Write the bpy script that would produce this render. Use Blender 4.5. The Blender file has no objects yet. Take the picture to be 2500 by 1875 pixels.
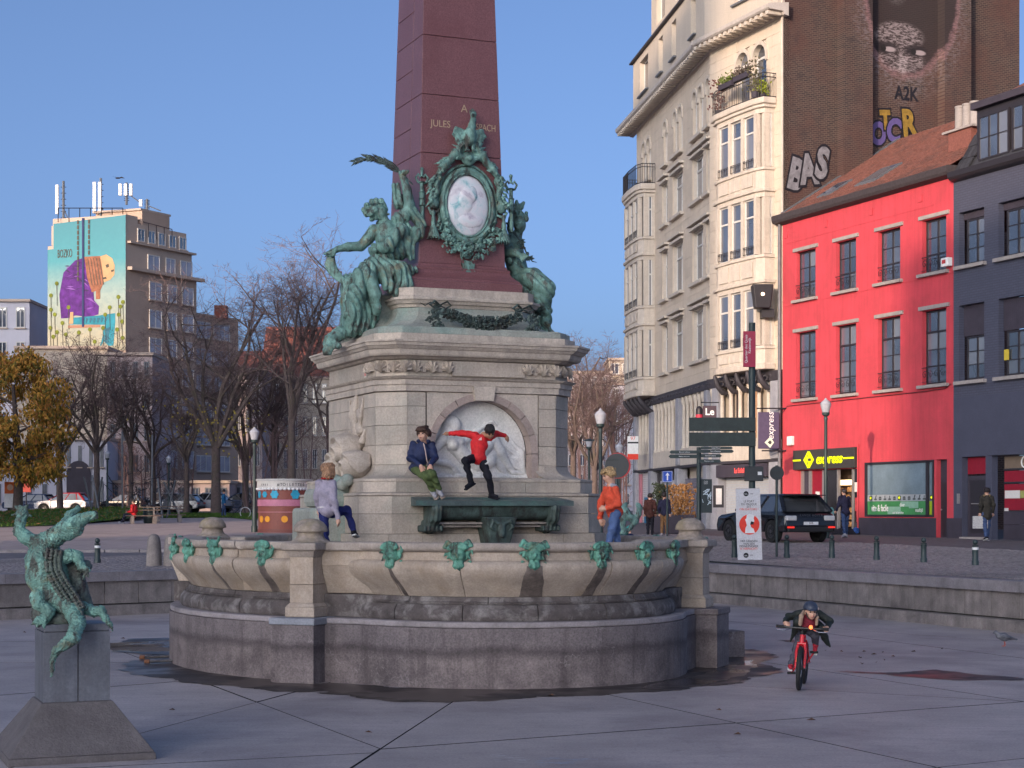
import bpy, math, random
import numpy as np
from mathutils import Vector, Matrix
random.seed(11)
R = math.radians
PI = math.pi
SC = bpy.context.scene
COL = SC.collection

# ------------------------------------------------------------------ camera
CAMZ, FPX, HOR = 2.06, 4250.0, 1247.0
cam_d = bpy.data.cameras.new('camera')
cam = bpy.data.objects.new('camera', cam_d)
COL.objects.link(cam)
cam.location = (0, 0, CAMZ)
cam.rotation_euler = (R(90), 0, 0)
cam_d.sensor_width = 36
cam_d.lens = FPX / 2500 * 36
cam_d.shift_y = (HOR - 937.5) / 2500
cam_d.clip_start = 0.2
cam_d.clip_end = 4000
SC.camera = cam

# ------------------------------------------------------------------ sun and sky
SUN_AZ, SUN_EL = 29.0, 10.5          # light travels towards azimuth 29 deg right of +Y
LD = Vector((math.sin(R(SUN_AZ)) * math.cos(R(SUN_EL)), math.cos(R(SUN_AZ)) * math.cos(R(SUN_EL)), -math.sin(R(SUN_EL))))
sun_d = bpy.data.lights.new('sun', 'SUN')
sun_d.energy = 2.1
sun_d.angle = R(0.5)
sun_d.color = (1.0, 0.74, 0.52)
sun = bpy.data.objects.new('sun', sun_d)
COL.objects.link(sun)
sun.rotation_euler = LD.to_track_quat('-Z', 'Y').to_euler()
sun.location = (-40, -60, 60)
world = bpy.data.worlds.new('World')
SC.world = world
world.use_nodes = True
wn = world.node_tree
sky = wn.nodes.new('ShaderNodeTexSky')
sky.sky_type = 'NISHITA'
sky.sun_disc = False
sky.sun_elevation = R(SUN_EL)
sky.sun_rotation = R(180 + SUN_AZ)
sky.altitude = 20
sky.air_density = 0.42
sky.dust_density = 4.6
sky.ozone_density = 2.4
bg = wn.nodes['Background']
wn.links.new(sky.outputs[0], bg.inputs[0])
bg.inputs[1].default_value = 0.15
SC.view_settings.view_transform = 'Standard'
SC.view_settings.look = 'None'
SC.view_settings.gamma = 1
SC.view_settings.exposure = 0.98
SC.view_settings.use_curve_mapping = False
SC.cycles.max_bounces = 6
SC.cycles.use_denoising = True

# ------------------------------------------------------------------ helpers
def P(px, D):
    return ((px - 1250) / FPX * D, D)

def W(px, py, D):
    return Vector(((px - 1250) / FPX * D, D, CAMZ - (py - HOR) / FPX * D))

def gz(Y):
    return 0.86 + 0.0106 * (min(max(Y, 36), 160) - 36)

class MB:
    def __init__(s):
        s.v = []; s.f = []
    def add(s, vs, fs):
        b = len(s.v)
        s.v.extend([tuple(v) for v in vs])
        s.f.extend([tuple(b + i for i in f) for f in fs])
        return s
    def box(s, x0, x1, y0, y1, z0, z1):
        return s.add([(x0,y0,z0),(x1,y0,z0),(x1,y1,z0),(x0,y1,z0),(x0,y0,z1),(x1,y0,z1),(x1,y1,z1),(x0,y1,z1)],
                     [(0,3,2,1),(4,5,6,7),(0,1,5,4),(1,2,6,5),(2,3,7,6),(3,0,4,7)])
    def obox(s, c, size, M):
        hx, hy, hz = size[0]/2, size[1]/2, size[2]/2
        vs = []
        for z in (-hz, hz):
            for x, y in ((-hx,-hy),(hx,-hy),(hx,hy),(-hx,hy)):
                vs.append(Vector(c) + M @ Vector((x, y, z)))
        return s.add(vs, [(0,3,2,1),(4,5,6,7),(0,1,5,4),(1,2,6,5),(2,3,7,6),(3,0,4,7)])
    def frustum(s, p0, z0, p1, z1, cap=True):
        n = len(p0)
        vs = [(x, y, z0) for x, y in p0] + [(x, y, z1) for x, y in p1]
        fs = [(i, (i+1) % n, n + (i+1) % n, n + i) for i in range(n)]
        if cap:
            fs += [tuple(reversed(range(n))), tuple(range(n, 2*n))]
        return s.add(vs, fs)
    def prism(s, p, z0, z1):
        return s.frustum(p, z0, p, z1)
    def sheet(s, poly, d, th, M=None):
        """polygon in (x,z), from y=d back to y=d+th (front face at d); M optional matrix"""
        n = len(poly)
        vs = [Vector((x, d, z)) for x, z in poly] + [Vector((x, d + th, z)) for x, z in poly]
        if M is not None:
            vs = [M @ v for v in vs]
        fs = [tuple(range(n)), tuple(reversed(range(n, 2*n)))]
        fs += [(i, n + i, n + (i+1) % n, (i+1) % n) for i in range(n)]
        return s.add(vs, fs)
    def tube(s, path, rad, n=8, cap=True, flat=1.0):
        path = [Vector(p) for p in path]
        if not hasattr(rad, '__len__'):
            rad = [rad] * len(path)
        rings = []
        prev = None
        for i, p in enumerate(path):
            t = (path[min(i+1, len(path)-1)] - path[max(i-1, 0)])
            if t.length < 1e-9: t = Vector((0, 0, 1))
            t.normalize()
            if prev is None:
                a = Vector((0, 0, 1)) if abs(t.z) < .9 else Vector((1, 0, 0))
                u = t.cross(a).normalized()
            else:
                u = (prev - t * prev.dot(t))
                u = u.normalized() if u.length > 1e-6 else t.orthogonal().normalized()
            prev = u
            w = t.cross(u)
            rings.append([p + (u * math.cos(2*PI*k/n) + w * math.sin(2*PI*k/n) * flat) * rad[i] for k in range(n)])
        vs = [v for r in rings for v in r]
        fs = []
        for i in range(len(rings)-1):
            for k in range(n):
                a, b = i*n + k, i*n + (k+1) % n
                fs.append((a, b, b + n, a + n))
        if cap:
            fs.append(tuple(reversed(range(n))))
            fs.append(tuple(range((len(rings)-1)*n, len(rings)*n)))
        return s.add(vs, fs)
    def lathe(s, prof, n=24, c=(0,0,0), sx=1, sy=1, cap=True):
        vs = []
        for r, z in prof:
            for k in range(n):
                vs.append((c[0] + r*sx*math.cos(2*PI*k/n), c[1] + r*sy*math.sin(2*PI*k/n), c[2] + z))
        fs = []
        for i in range(len(prof)-1):
            for k in range(n):
                a, b = i*n + k, i*n + (k+1) % n
                fs.append((a, b, b + n, a + n))
        if cap:
            fs.append(tuple(reversed(range(n))))
            fs.append(tuple(range((len(prof)-1)*n, len(prof)*n)))
        return s.add(vs, fs)
    def ball(s, c, r, n=10, M=None):
        if not hasattr(r, '__len__'): r = (r, r, r)
        vs = []; fs = []
        m = max(4, n // 2 + 1)
        for i in range(m + 1):
            a = PI * i / m
            for k in range(n):
                b = 2*PI*k/n
                v = Vector((r[0]*math.sin(a)*math.cos(b), r[1]*math.sin(a)*math.sin(b), -r[2]*math.cos(a)))
                vs.append(Vector(c) + (M @ v if M is not None else v))
        for i in range(m):
            for k in range(n):
                a, b = i*n + k, i*n + (k+1) % n
                fs.append((a, b, b + n, a + n))
        return s.add(vs, fs)
    def cyl(s, a, b, r0, r1=None, n=12):
        return s.tube([a, b], [r0, r0 if r1 is None else r1], n)
    def disc(s, c, nrm, r, th, n=24, sx=1.0):
        nrm = Vector(nrm).normalized()
        a = Vector(c); b = a + nrm * th
        return s.tube([a, b], [r, r], n)
    def xf(s, M):
        s.v = [tuple(M @ Vector(v)) for v in s.v]
        return s
    def build(s, name, m, parent=None, smooth=False, bevel=0, loc=None, kind=None, label=None):
        me = bpy.data.meshes.new(name)
        me.from_pydata(s.v, [], s.f)
        me.validate()
        return link(name, me, m, parent, smooth, bevel, loc, kind, label)

def link(name, me, m, parent=None, smooth=False, bevel=0, loc=None, kind=None, label=None):
    if m is not None and len(me.materials) == 0:
        me.materials.append(m)
    if smooth:
        me.polygons.foreach_set('use_smooth', [True] * len(me.polygons))
        if smooth != 'all':
            try:
                me.set_sharp_from_angle(angle=R(45))
            except Exception:
                pass
    o = bpy.data.objects.new(name, me)
    COL.objects.link(o)
    if parent is not None: o.parent = parent
    if loc is not None: o.location = loc
    if bevel:
        bm = o.modifiers.new('bevel', 'BEVEL')
        bm.width = bevel; bm.segments = 2; bm.limit_method = 'ANGLE'; bm.angle_limit = R(40)
    if kind: o['kind'] = kind
    if label: o['label'] = label
    return o

def tag(o, label=None, cat=None, group=None, kind=None):
    if label: o['label'] = label
    if cat: o['category'] = cat
    if group: o['group'] = group
    if kind: o['kind'] = kind
    return o

def thing(name, label, cat, loc=(0,0,0), rz=0, group=None):
    o = bpy.data.objects.new(name, None)
    COL.objects.link(o)
    o.empty_display_size = .1
    o.location = loc
    o.rotation_euler = (0, 0, rz)
    return tag(o, label, cat, group)

def kids(o):
    return [c for c in COL.objects if c.parent == o]

_KID = {}
def copy_tree(src, loc=None, rz=None, label=None, scale=None, parent=None):
    """copy of a thing with copies of its parts and sub-parts"""
    c = src.copy(); COL.objects.link(c)
    if parent is not None: c.parent = parent
    for k in [k for k in bpy.data.objects if k.parent == src]:
        copy_tree(k, parent=c)
    if loc is not None: c.location = loc
    if rz is not None: c.rotation_euler = (0, 0, rz)
    if scale is not None: c.scale = scale if hasattr(scale, '__len__') else (scale,)*3
    if label: c['label'] = label
    return c

_unit = {}
def blk(name, c, size, m, parent=None, rz=0.0):
    """one block: a shared unit cube, sized by the object's scale"""
    if m.name not in _unit:
        b = MB().box(-.5,.5,-.5,.5,-.5,.5)
        me = bpy.data.meshes.new('unit_block'); me.from_pydata(b.v, [], b.f); me.materials.append(m)
        _unit[m.name] = me
    o = bpy.data.objects.new(name, _unit[m.name])
    COL.objects.link(o)
    o.location = c; o.scale = size; o.rotation_euler = (0, 0, rz)
    if parent is not None: o.parent = parent
    return o

# ------------------------------------------------------------------ materials
def rgb(c):
    return (c[0], c[1], c[2], 1)

def mul(c, k):
    return tuple(min(1, max(0, x*k)) for x in c)

class NT:
    def __init__(s, m):
        s.t = m.node_tree; s.n = s.t.nodes; s.l = s.t.links
        s.bsdf = s.n['Principled BSDF']
        s.geo = s.n.new('ShaderNodeNewGeometry')
    def pos(s, scale=(1,1,1), rot=(0,0,0)):
        mp = s.n.new('ShaderNodeMapping')
        mp.inputs['Scale'].default_value = scale
        mp.inputs['Rotation'].default_value = rot
        s.l.new(s.geo.outputs['Position'], mp.inputs['Vector'])
        return mp.outputs[0]
    def noise(s, vec, scale, detail=4, rough=.55, dist=0):
        t = s.n.new('ShaderNodeTexNoise')
        t.inputs['Scale'].default_value = scale
        t.inputs['Detail'].default_value = detail
        t.inputs['Roughness'].default_value = rough
        t.inputs['Distortion'].default_value = dist
        s.l.new(vec, t.inputs['Vector'])
        return t.outputs[0]
    def voro(s, vec, scale, feature='F1', out=0):
        t = s.n.new('ShaderNodeTexVoronoi'); t.feature = feature
        t.inputs['Scale'].default_value = scale
        s.l.new(vec, t.inputs['Vector'])
        return t.outputs[out]
    def ramp(s, fac, stops):
        r = s.n.new('ShaderNodeValToRGB')
        el = r.color_ramp.elements
        while len(el) < len(stops): el.new(.5)
        for e, (p, c) in zip(el, stops):
            e.position = p; e.color = rgb(c) if hasattr(c, '__len__') else (c, c, c, 1)
        s.l.new(fac, r.inputs[0])
        return r.outputs[0]
    def mix(s, fac, a, b, mode='MIX'):
        m = s.n.new('ShaderNodeMix'); m.data_type = 'RGBA'; m.blend_type = mode
        for sock, v in ((m.inputs[0], fac), (m.inputs[6], a), (m.inputs[7], b)):
            if isinstance(v, (int, float)): sock.default_value = v
            elif isinstance(v, tuple): sock.default_value = rgb(v)
            else: s.l.new(v, sock)
        return m.outputs[2]
    def math(s, op, a, b=0.0):
        m = s.n.new('ShaderNodeMath'); m.operation = op
        for sock, v in ((m.inputs[0], a), (m.inputs[1], b)):
            if isinstance(v, (int, float)): sock.default_value = v
            else: s.l.new(v, sock)
        return m.outputs[0]
    def z(s):
        x = s.n.new('ShaderNodeSeparateXYZ'); s.l.new(s.geo.outputs['Position'], x.inputs[0]); return x.outputs[2]
    def maprange(s, v, a, b, c=0, d=1):
        m = s.n.new('ShaderNodeMapRange')
        m.inputs[1].default_value = a; m.inputs[2].default_value = b
        m.inputs[3].default_value = c; m.inputs[4].default_value = d
        s.l.new(v, m.inputs[0]); return m.outputs[0]
    def rnd(s):
        o = s.n.new('ShaderNodeObjectInfo'); return o.outputs['Random']
    def bump(s, h, strength=.3, dist=.02):
        b = s.n.new('ShaderNodeBump')
        b.inputs['Strength'].default_value = strength
        b.inputs['Distance'].default_value = dist
        s.l.new(h, b.inputs['Height'])
        s.l.new(b.outputs[0], s.bsdf.inputs['Normal'])
    def base(s, c):
        if isinstance(c, tuple): s.bsdf.inputs['Base Color'].default_value = rgb(c)
        else: s.l.new(c, s.bsdf.inputs['Base Color'])

MATS = {}
def M(name, col, rough=.8, var=.2, scale=5, bump=.2, bscale=60, metal=0.0, rnd=0.0, streak=0.0, spec=.4, stain=None, stain_amt=.5, stain_scale=1.2, detail=5, grain=.10):
    """general procedural surface: mottled colour, optional runs down the face, optional second colour in patches, fine relief"""
    m = bpy.data.materials.new(name); m.use_nodes = True
    n = NT(m); b = n.bsdf
    b.inputs['Roughness'].default_value = rough
    b.inputs['Metallic'].default_value = metal
    b.inputs['Specular IOR Level'].default_value = spec
    p = n.pos()
    c = n.ramp(n.noise(p, scale, detail, .6), [(.28, mul(col, 1 - var)), (.72, mul(col, 1 + var))])
    if stain is not None:
        f = n.ramp(n.noise(p, stain_scale, 6, .65, .4), [(.48, 0.0), (.68, stain_amt)])
        c = n.mix(f, c, stain)
    if streak:
        q = n.pos((3.2, 3.2, .22))
        f = n.ramp(n.noise(q, 2.2, 5, .6), [(.42, 0.0), (.75, streak)])
        c = n.mix(f, c, mul(col, .38))
    if grain and scale < 12:
        c = n.mix(1.0, c, n.ramp(n.noise(p, 38, 3, .7), [(.36, 1 - 2*grain), (.62, 1.0)]), 'MULTIPLY')
    if rnd:
        k = n.maprange(n.rnd(), 0, 1, 1 - rnd, 1 + rnd)
        c = n.mix(1.0, c, n.ramp(n.rnd(), [(0, mul((1,1,1), 1 - rnd)), (1, (1, 1, 1))]), 'MULTIPLY')
    n.base(c)
    if bump:
        n.bump(n.noise(p, bscale, 4, .6), bump, .02)
    MATS[name] = m
    return m

def flat(name, col, rough=.6, metal=0.0, spec=.4):
    m = bpy.data.materials.new(name); m.use_nodes = True
    n = NT(m)
    c = n.ramp(n.noise(n.pos(), 9, 3), [(.3, mul(col, .9)), (.7, mul(col, 1.08))])
    n.base(c)
    n.bsdf.inputs['Roughness'].default_value = rough
    n.bsdf.inputs['Metallic'].default_value = metal
    n.bsdf.inputs['Specular IOR Level'].default_value = spec
    MATS[name] = m
    return m

def emit(name, col, strength):
    m = bpy.data.materials.new(name); m.use_nodes = True
    n = NT(m); n.base(col)
    n.bsdf.inputs['Emission Color'].default_value = rgb(col)
    n.bsdf.inputs['Emission Strength'].default_value = strength
    return m

def text(s, size, m, parent=None, loc=(0,0,0), rot=(R(90),0,0), ext=.004, name='lettering', align='CENTER', shear=0, sx=1.0, spacing=1.0, bold=0.0):
    cu = bpy.data.curves.new(name, 'FONT')
    cu.body = s; cu.size = size; cu.extrude = ext; cu.align_x = align; cu.align_y = 'CENTER'
    cu.shear = shear; cu.space_character = spacing; cu.offset = bold
    cu.resolution_u = 3
    tmp = bpy.data.objects.new(name, cu)
    me = bpy.data.meshes.new_from_object(tmp)
    bpy.data.objects.remove(tmp); bpy.data.curves.remove(cu)
    me.materials.clear(); me.materials.append(m); me.name = name
    o = bpy.data.objects.new(name, me); COL.objects.link(o)
    o.location = loc; o.rotation_euler = rot; o.scale = (sx, 1, 1)
    if parent is not None: o.parent = parent
    return o

# ------------------------------------------------------------------ smooth solids from blended volumes
def rotm(ax=0, ay=0, az=0):
    return np.array((Matrix.Rotation(az, 3, 'Z') @ Matrix.Rotation(ay, 3, 'Y') @ Matrix.Rotation(ax, 3, 'X')))

class SDF:
    def __init__(s, h=.015, k=.03):
        s.p = []; s.sub = []; s.h = h; s.k = k; s.disp = None
    def cap(s, a, b, ra, rb=None, k=None):
        a = np.array(a, float); b = np.array(b, float); rb = ra if rb is None else rb
        r = max(ra, rb)
        s.p.append((np.minimum(a, b) - r, np.maximum(a, b) + r, ('c', a, b, ra, rb), k)); return s
    def chain(s, pts, rads, k=None):
        for i in range(len(pts)-1):
            s.cap(pts[i], pts[i+1], rads[i], rads[i+1], k)
        return s
    def ell(s, c, r, M=None, k=None, sub=False):
        c = np.array(c, float); r = np.array(r if hasattr(r, '__len__') else (r, r, r), float)
        e = np.full(3, r.max()) if M is not None else r
        (s.sub if sub else s.p).append((c - e, c + e, ('e', c, r, M), k)); return s
    def box(s, c, hs, rnd=.01, M=None, k=None, sub=False):
        c = np.array(c, float); hs = np.array(hs, float)
        e = np.full(3, np.linalg.norm(hs)) if M is not None else hs
        (s.sub if sub else s.p).append((c - e, c + e, ('b', c, hs, rnd, M), k)); return s
    @staticmethod
    def dist(q, X, Y, Z):
        if q[0] == 'c':
            a, b, ra, rb = q[1:]
            ba = b - a; L = max(1e-9, float(ba @ ba))
            px, py, pz = X - a[0], Y - a[1], Z - a[2]
            t = np.clip((px*ba[0] + py*ba[1] + pz*ba[2]) / L, 0, 1)
            return np.sqrt((px - t*ba[0])**2 + (py - t*ba[1])**2 + (pz - t*ba[2])**2) - (ra + (rb - ra) * t)
        c = q[1]
        px, py, pz = X - c[0], Y - c[1], Z - c[2]
        Mx = q[-1]
        if Mx is not None:
            m = Mx.T
            px, py, pz = (m[0,0]*px + m[0,1]*py + m[0,2]*pz, m[1,0]*px + m[1,1]*py + m[1,2]*pz, m[2,0]*px + m[2,1]*py + m[2,2]*pz)
        if q[0] == 'e':
            r = q[2]
            k0 = np.sqrt((px/r[0])**2 + (py/r[1])**2 + (pz/r[2])**2)
            k1 = np.sqrt((px/r[0]**2)**2 + (py/r[1]**2)**2 + (pz/r[2]**2)**2) + 1e-9
            return k0 * (k0 - 1) / k1
        hs, rnd = q[2], q[3]
        dx, dy, dz = np.abs(px) - hs[0] + rnd, np.abs(py) - hs[1] + rnd, np.abs(pz) - hs[2] + rnd
        return np.sqrt(np.maximum(dx,0)**2 + np.maximum(dy,0)**2 + np.maximum(dz,0)**2) + np.minimum(np.maximum(dx, np.maximum(dy, dz)), 0) - rnd
    def mesh(s, name):
        h = s.h
        lo = np.min([p[0] for p in s.p], axis=0) - 4*h - s.k
        hi = np.max([p[1] for p in s.p], axis=0) + 4*h + s.k
        n = np.ceil((hi - lo) / h).astype(int) + 1
        ax = [lo[i] + h*np.arange(n[i]) for i in range(3)]
        D = np.full(n, .5)
        def sl(p, pad):
            r = []
            for i in range(3):
                a = max(0, int((p[0][i] - pad - lo[i]) / h)); b = min(n[i], int((p[1][i] + pad - lo[i]) / h) + 2)
                r.append(slice(a, b))
            return tuple(r)
        for p in s.p:
            k = s.k if p[3] is None else p[3]
            q = sl(p, k + 3*h)
            X, Y, Z = np.meshgrid(ax[0][q[0]], ax[1][q[1]], ax[2][q[2]], indexing='ij', sparse=True)
            d = s.dist(p[2], X, Y, Z)
            a = D[q]
            if k > 0:
                e = np.maximum(k - np.abs(a - d), 0) / k
                D[q] = np.minimum(a, d) - e*e*k/4
            else:
                D[q] = np.minimum(a, d)
        if s.disp is not None:
            X, Y, Z = np.meshgrid(*ax, indexing='ij', sparse=True)
            D = D + s.disp(X, Y, Z)
        for p in s.sub:
            q = sl(p, 3*h)
            X, Y, Z = np.meshgrid(ax[0][q[0]], ax[1][q[1]], ax[2][q[2]], indexing='ij', sparse=True)
            D[q] = np.maximum(D[q], -s.dist(p[2], X, Y, Z))
        ins = D < 0
        cn = ins[:-1,:-1,:-1].astype(np.int8)
        tot = np.zeros(tuple(x - 1 for x in n), np.int8)
        for dx in (0, 1):
            for dy in (0, 1):
                for dz in (0, 1):
                    tot += ins[dx:n[0]-1+dx, dy:n[1]-1+dy, dz:n[2]-1+dz]
        act = (tot > 0) & (tot < 8)
        I, J, K = np.nonzero(act)
        idx = np.full(act.shape, -1, np.int64); idx[I, J, K] = np.arange(len(I))
        acc = np.zeros((len(I), 3)); cnt = np.zeros(len(I))
        corners = [(0,0,0),(1,0,0),(0,1,0),(1,1,0),(0,0,1),(1,0,1),(0,1,1),(1,1,1)]
        for a in range(8):
            for b in range(a+1, 8):
                ca, cb = corners[a], corners[b]
                if sum(abs(ca[i]-cb[i]) for i in range(3)) != 1: continue
                da = D[I+ca[0], J+ca[1], K+ca[2]]; db = D[I+cb[0], J+cb[1], K+cb[2]]
                mk = (da < 0) != (db < 0)
                t = np.where(mk, da / np.where(mk, da - db, 1), 0)
                for i in range(3):
                    acc[:, i] += np.where(mk, ca[i] + t*(cb[i]-ca[i]), 0)
                cnt += mk
        V = acc / cnt[:, None] + np.stack([I, J, K], 1)
        V = V * h + lo
        F = []
        for axs in range(3):
            o1, o2 = [(1, 2), (2, 0), (0, 1)][axs]
            e = [slice(None)]*3; e2 = [slice(None)]*3
            e[axs] = slice(0, -1); e2[axs] = slice(1, None)
            A = ins[tuple(e)]; B = ins[tuple(e2)]
            ch = A != B
            idxs = list(np.nonzero(ch))
            g = np.stack(idxs, 1)
            ok = (g[:, o1] > 0) & (g[:, o2] > 0) & (g[:, o1] < n[o1]-1) & (g[:, o2] < n[o2]-1)
            g = g[ok]
            fl = A[g[:,0], g[:,1], g[:,2]]
            def cell(d1, d2):
                c = g.copy(); c[:, o1] -= d1; c[:, o2] -= d2
                return idx[c[:,0], c[:,1], c[:,2]]
            q = np.stack([cell(1,1), cell(0,1), cell(0,0), cell(1,0)], 1)
            q[~fl] = q[~fl][:, ::-1]
            F.append(q)
        F = np.concatenate(F)
        F = F[(F >= 0).all(1)]
        me = bpy.data.meshes.new(name)
        me.from_pydata(V.tolist(), [], F.tolist())
        return me
    def build(s, name, m, parent=None, loc=None, kind=None, label=None):
        return link(name, s.mesh(name), m, parent, 'all', 0, loc, kind, label)
# ------------------------------------------------------------------ surfaces of the setting
m_slab = M('pale_concrete', (.47,.405,.395), .6, .2, .8, .3, 45, rnd=.10, stain=(.22,.18,.19), stain_amt=.75, stain_scale=.35, detail=9, grain=.13)
_n = NT(m_slab); _src = _n.bsdf.inputs['Base Color'].links[0].from_socket
_c = _n.mix(_n.ramp(_n.noise(_n.pos((.5,5,1), (0,0,.25)), 2.2, 6, .7), [(.38, .0), (.72, .30)]), _src, (.19,.165,.185))
_c = _n.mix(_n.ramp(_n.noise(_n.pos(), 5.5, 7, .75), [(.56, 0.0), (.66, .45)]), _c, (.17,.145,.155))
_c = _n.mix(_n.maprange(_n.voro(_n.pos(), 2.3), .035, .02, 0, .55), _c, (.10,.09,.10))
_n.base(_c)
m_joint = flat('joint_dirt', (.03,.028,.028), .9)
m_cobble = M('cobble_stone', (.22,.195,.205), .55, .35, 7, .3, 50, stain=(.08,.075,.08), stain_scale=.4)
m_street = M('street_bed', (.15,.13,.135), .75, .3, 5, .3, 40)
m_gravel = M('gravel', (.44,.35,.33), .9, .2, 2, .5, 90, stain=(.25,.2,.19), stain_scale=.2)
m_grass = M('grass_green', (.06,.13,.018), .9, .4, 3, .3, 60, stain=(.13,.10,.03), stain_amt=.6, stain_scale=.5)
m_far = M('far_ground', (.15,.14,.14), .9, .2, .2, 0)
m_granite_grey = M('wall_granite', (.27,.24,.235), .75, .22, 4, .35, 60, rnd=.18, streak=.5, stain=(.09,.08,.085), stain_amt=.6, stain_scale=1.5)
m_coping = M('coping_bluestone', (.25,.23,.25), .6, .2, 3, .3, 50, rnd=.15, stain=(.10,.09,.10), stain_scale=1.0)

def clip(poly, n, c):
    """convex polygon clipped to n.p <= c"""
    out = []
    for i in range(len(poly)):
        a, b = poly[i], poly[(i+1) % len(poly)]
        da = n[0]*a[0] + n[1]*a[1] - c; db = n[0]*b[0] + n[1]*b[1] - c
        if da <= 0: out.append(a)
        if (da < 0 < db) or (db < 0 < da):
            t = da / (da - db)
            out.append((a[0] + t*(b[0]-a[0]), a[1] + t*(b[1]-a[1])))
    return out

def inset(poly, g):
    out = poly
    n = len(poly)
    area = sum(poly[i][0]*poly[(i+1)%n][1] - poly[(i+1)%n][0]*poly[i][1] for i in range(n))
    for i in range(n):
        a, b = poly[i], poly[(i+1) % n]
        dx, dy = b[0]-a[0], b[1]-a[1]
        L = math.hypot(dx, dy)
        if L < 1e-6: continue
        nx, ny = (dy/L, -dx/L) if area > 0 else (-dy/L, dx/L)
        out = clip(out, (nx, ny), nx*a[0] + ny*a[1] - g)
        if len(out) < 3: return []
    return out

def G(px, py):
    D = FPX * CAMZ / (py - HOR)
    return ((px-1250)/FPX*D, D)

# --- basin floor: cast slabs with open joints
CORNER = (2.9, 43.35)
WR = (8.68, 29.6)                      # a point on the right wall, which runs along (-.386,.9225)
WRD = (-.3895, .921)
WL = (-9.7, 33.0); WLD = (.7726, .635)
floor = MB().add([(-60,-40,-.02),(60,-40,-.02),(60,50,-.02),(-60,50,-.02)], [(0,1,2,3)]).build('basin_floor', m_joint)
tag(floor, 'sunken concrete floor around the fountain', None, None, 'structure')
def rside(q, p): return lambda c: (p[0]-q[0])*(c[1]-q[1]) - (p[1]-q[1])*(c[0]-q[0])
polys = [[(-26,-12),(26,-12),(26,48),(-26,48)]]
def cut(a, b, cond=lambda c: True):
    global polys
    dx, dy = b[0]-a[0], b[1]-a[1]; L = math.hypot(dx, dy)
    n = (dy/L, -dx/L); c = n[0]*a[0] + n[1]*a[1]
    new = []
    for p in polys:
        ce = (sum(v[0] for v in p)/len(p), sum(v[1] for v in p)/len(p))
        if cond(ce):
            for q in (clip(p, n, c), clip(p, (-n[0], -n[1]), -c)):
                if len(q) > 2: new.append(q)
        else: new.append(p)
    polys = new
LA_, LB_ = G(1098,1718), G(929,1828)
LF = lambda c: (LB_[0]-LA_[0])*(c[1]-LA_[1]) - (LB_[1]-LA_[1])*(c[0]-LA_[0]) < 0
cut(LA_, LB_)
cut(G(732,1686), G(317,1797), LF)
cut(G(642,1720), G(929,1828), LF)
cut(G(0,1697), G(377,1668), lambda c: c[0] < -3)
cut(G(0,1618), G(350,1617), lambda c: c[0] < -4)
cut(G(0,1567), G(195,1564), lambda c: c[0] < -4)
cut(G(268,1871), G(640,1852), lambda c: LF(c) and c[1] < 16)
NLF = lambda c: not LF(c)
cut(G(1480,1695), G(2297,1875), NLF)
cut(G(1700,1772), G(2500,1713), lambda c: NLF(c) and c[0] > .6)
cut(G(1780,1673), G(2423,1709), lambda c: c[0] > 0 and c[1] > 18)
cut(G(2015,1639), G(2500,1713), lambda c: c[0] > 1 and c[1] > 20)
cut(G(2022,1547), G(2500,1607), lambda c: c[0] > 1 and c[1] > 22)
cut(G(1761,1514), G(1950,1528), lambda c: c[0] > 1 and c[1] > 26)
cut(G(2279,1874), G(2500,1851), lambda c: c[0] > 1 and c[1] < 17)
for p in polys:
    q = inset(p, .011)
    if len(q) >= 3:
        b = MB().prism(q, -.015, random.uniform(-.002, .002))
        so_ = b.build('slab', m_slab, floor); so_.data.materials.append(m_joint)
        for f_ in so_.data.polygons: f_.material_index = 0 if f_.normal.z > .5 else 1

# chalk scribbles on the near slabs
m_chalk = flat('chalk_blue', (.32,.40,.55), .9); m_chalkw = flat('chalk_white', (.55,.53,.55), .9)
rc = random.Random(31)
for k_, (mm, px0, px1, py0) in enumerate(((m_chalkw,1195,1265,1852),(m_chalk,1300,1420,1860))):
    b = MB()
    for i in range(16):
        x0, y0 = G(rc.uniform(px0,px1), py0 + rc.uniform(-9,9)); a = rc.uniform(-.5,.5); L = rc.uniform(.05,.16); w = .006
        b.add([(x0,y0-w,.0045+i*.00005),(x0+L*math.cos(a),y0+L*math.sin(a)-w,.0045+i*.00005),(x0+L*math.cos(a),y0+L*math.sin(a)+w,.0045+i*.00005),(x0,y0+w,.0045+i*.00005)], [(0,1,2,3)])
    o_ = b.build('chalk_marks', mm, kind='stuff'); tag(o_, 'faint chalk scribbles on the floor slabs near the viewer')
# --- streets and plaza above the basin
def lay(name, poly, dz, m, label):
    b = MB()
    for y0, y1 in ((-400, 36), (36, 160), (160, 3000)):
        q = clip(clip(poly, (0, -1), -y0), (0, 1), y1)
        if len(q) > 2:
            b.add([(x, y, gz(y) + dz) for x, y in q], [tuple(range(len(q)))])
    o = b.build(name, m)
    return tag(o, label, None, None, 'structure')
def on_r(t, off=0): return (WR[0] + WRD[0]*t + off*.921, WR[1] + WRD[1]*t + off*.3895)
def on_l(t, off=0): return (WL[0] + WLD[0]*t - off*.635, WL[1] + WLD[1]*t + off*.7726)
rA, rB = on_r(-60, .3), on_r(14.9, .3)
lA, lB = on_l(-30, .3), on_l(16.3, .3)
street = lay('street', [rA, (60,-60), (200,-60), (200,150), (2.5,150), (2.9,43.75), rB], 0, m_street, 'cobbled street in front of the shops')
lay('square', [lA, lB, (2.5,150), (-200,150), (-200,10)], -.004, m_street, 'cobbled road along the back of the basin')
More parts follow.
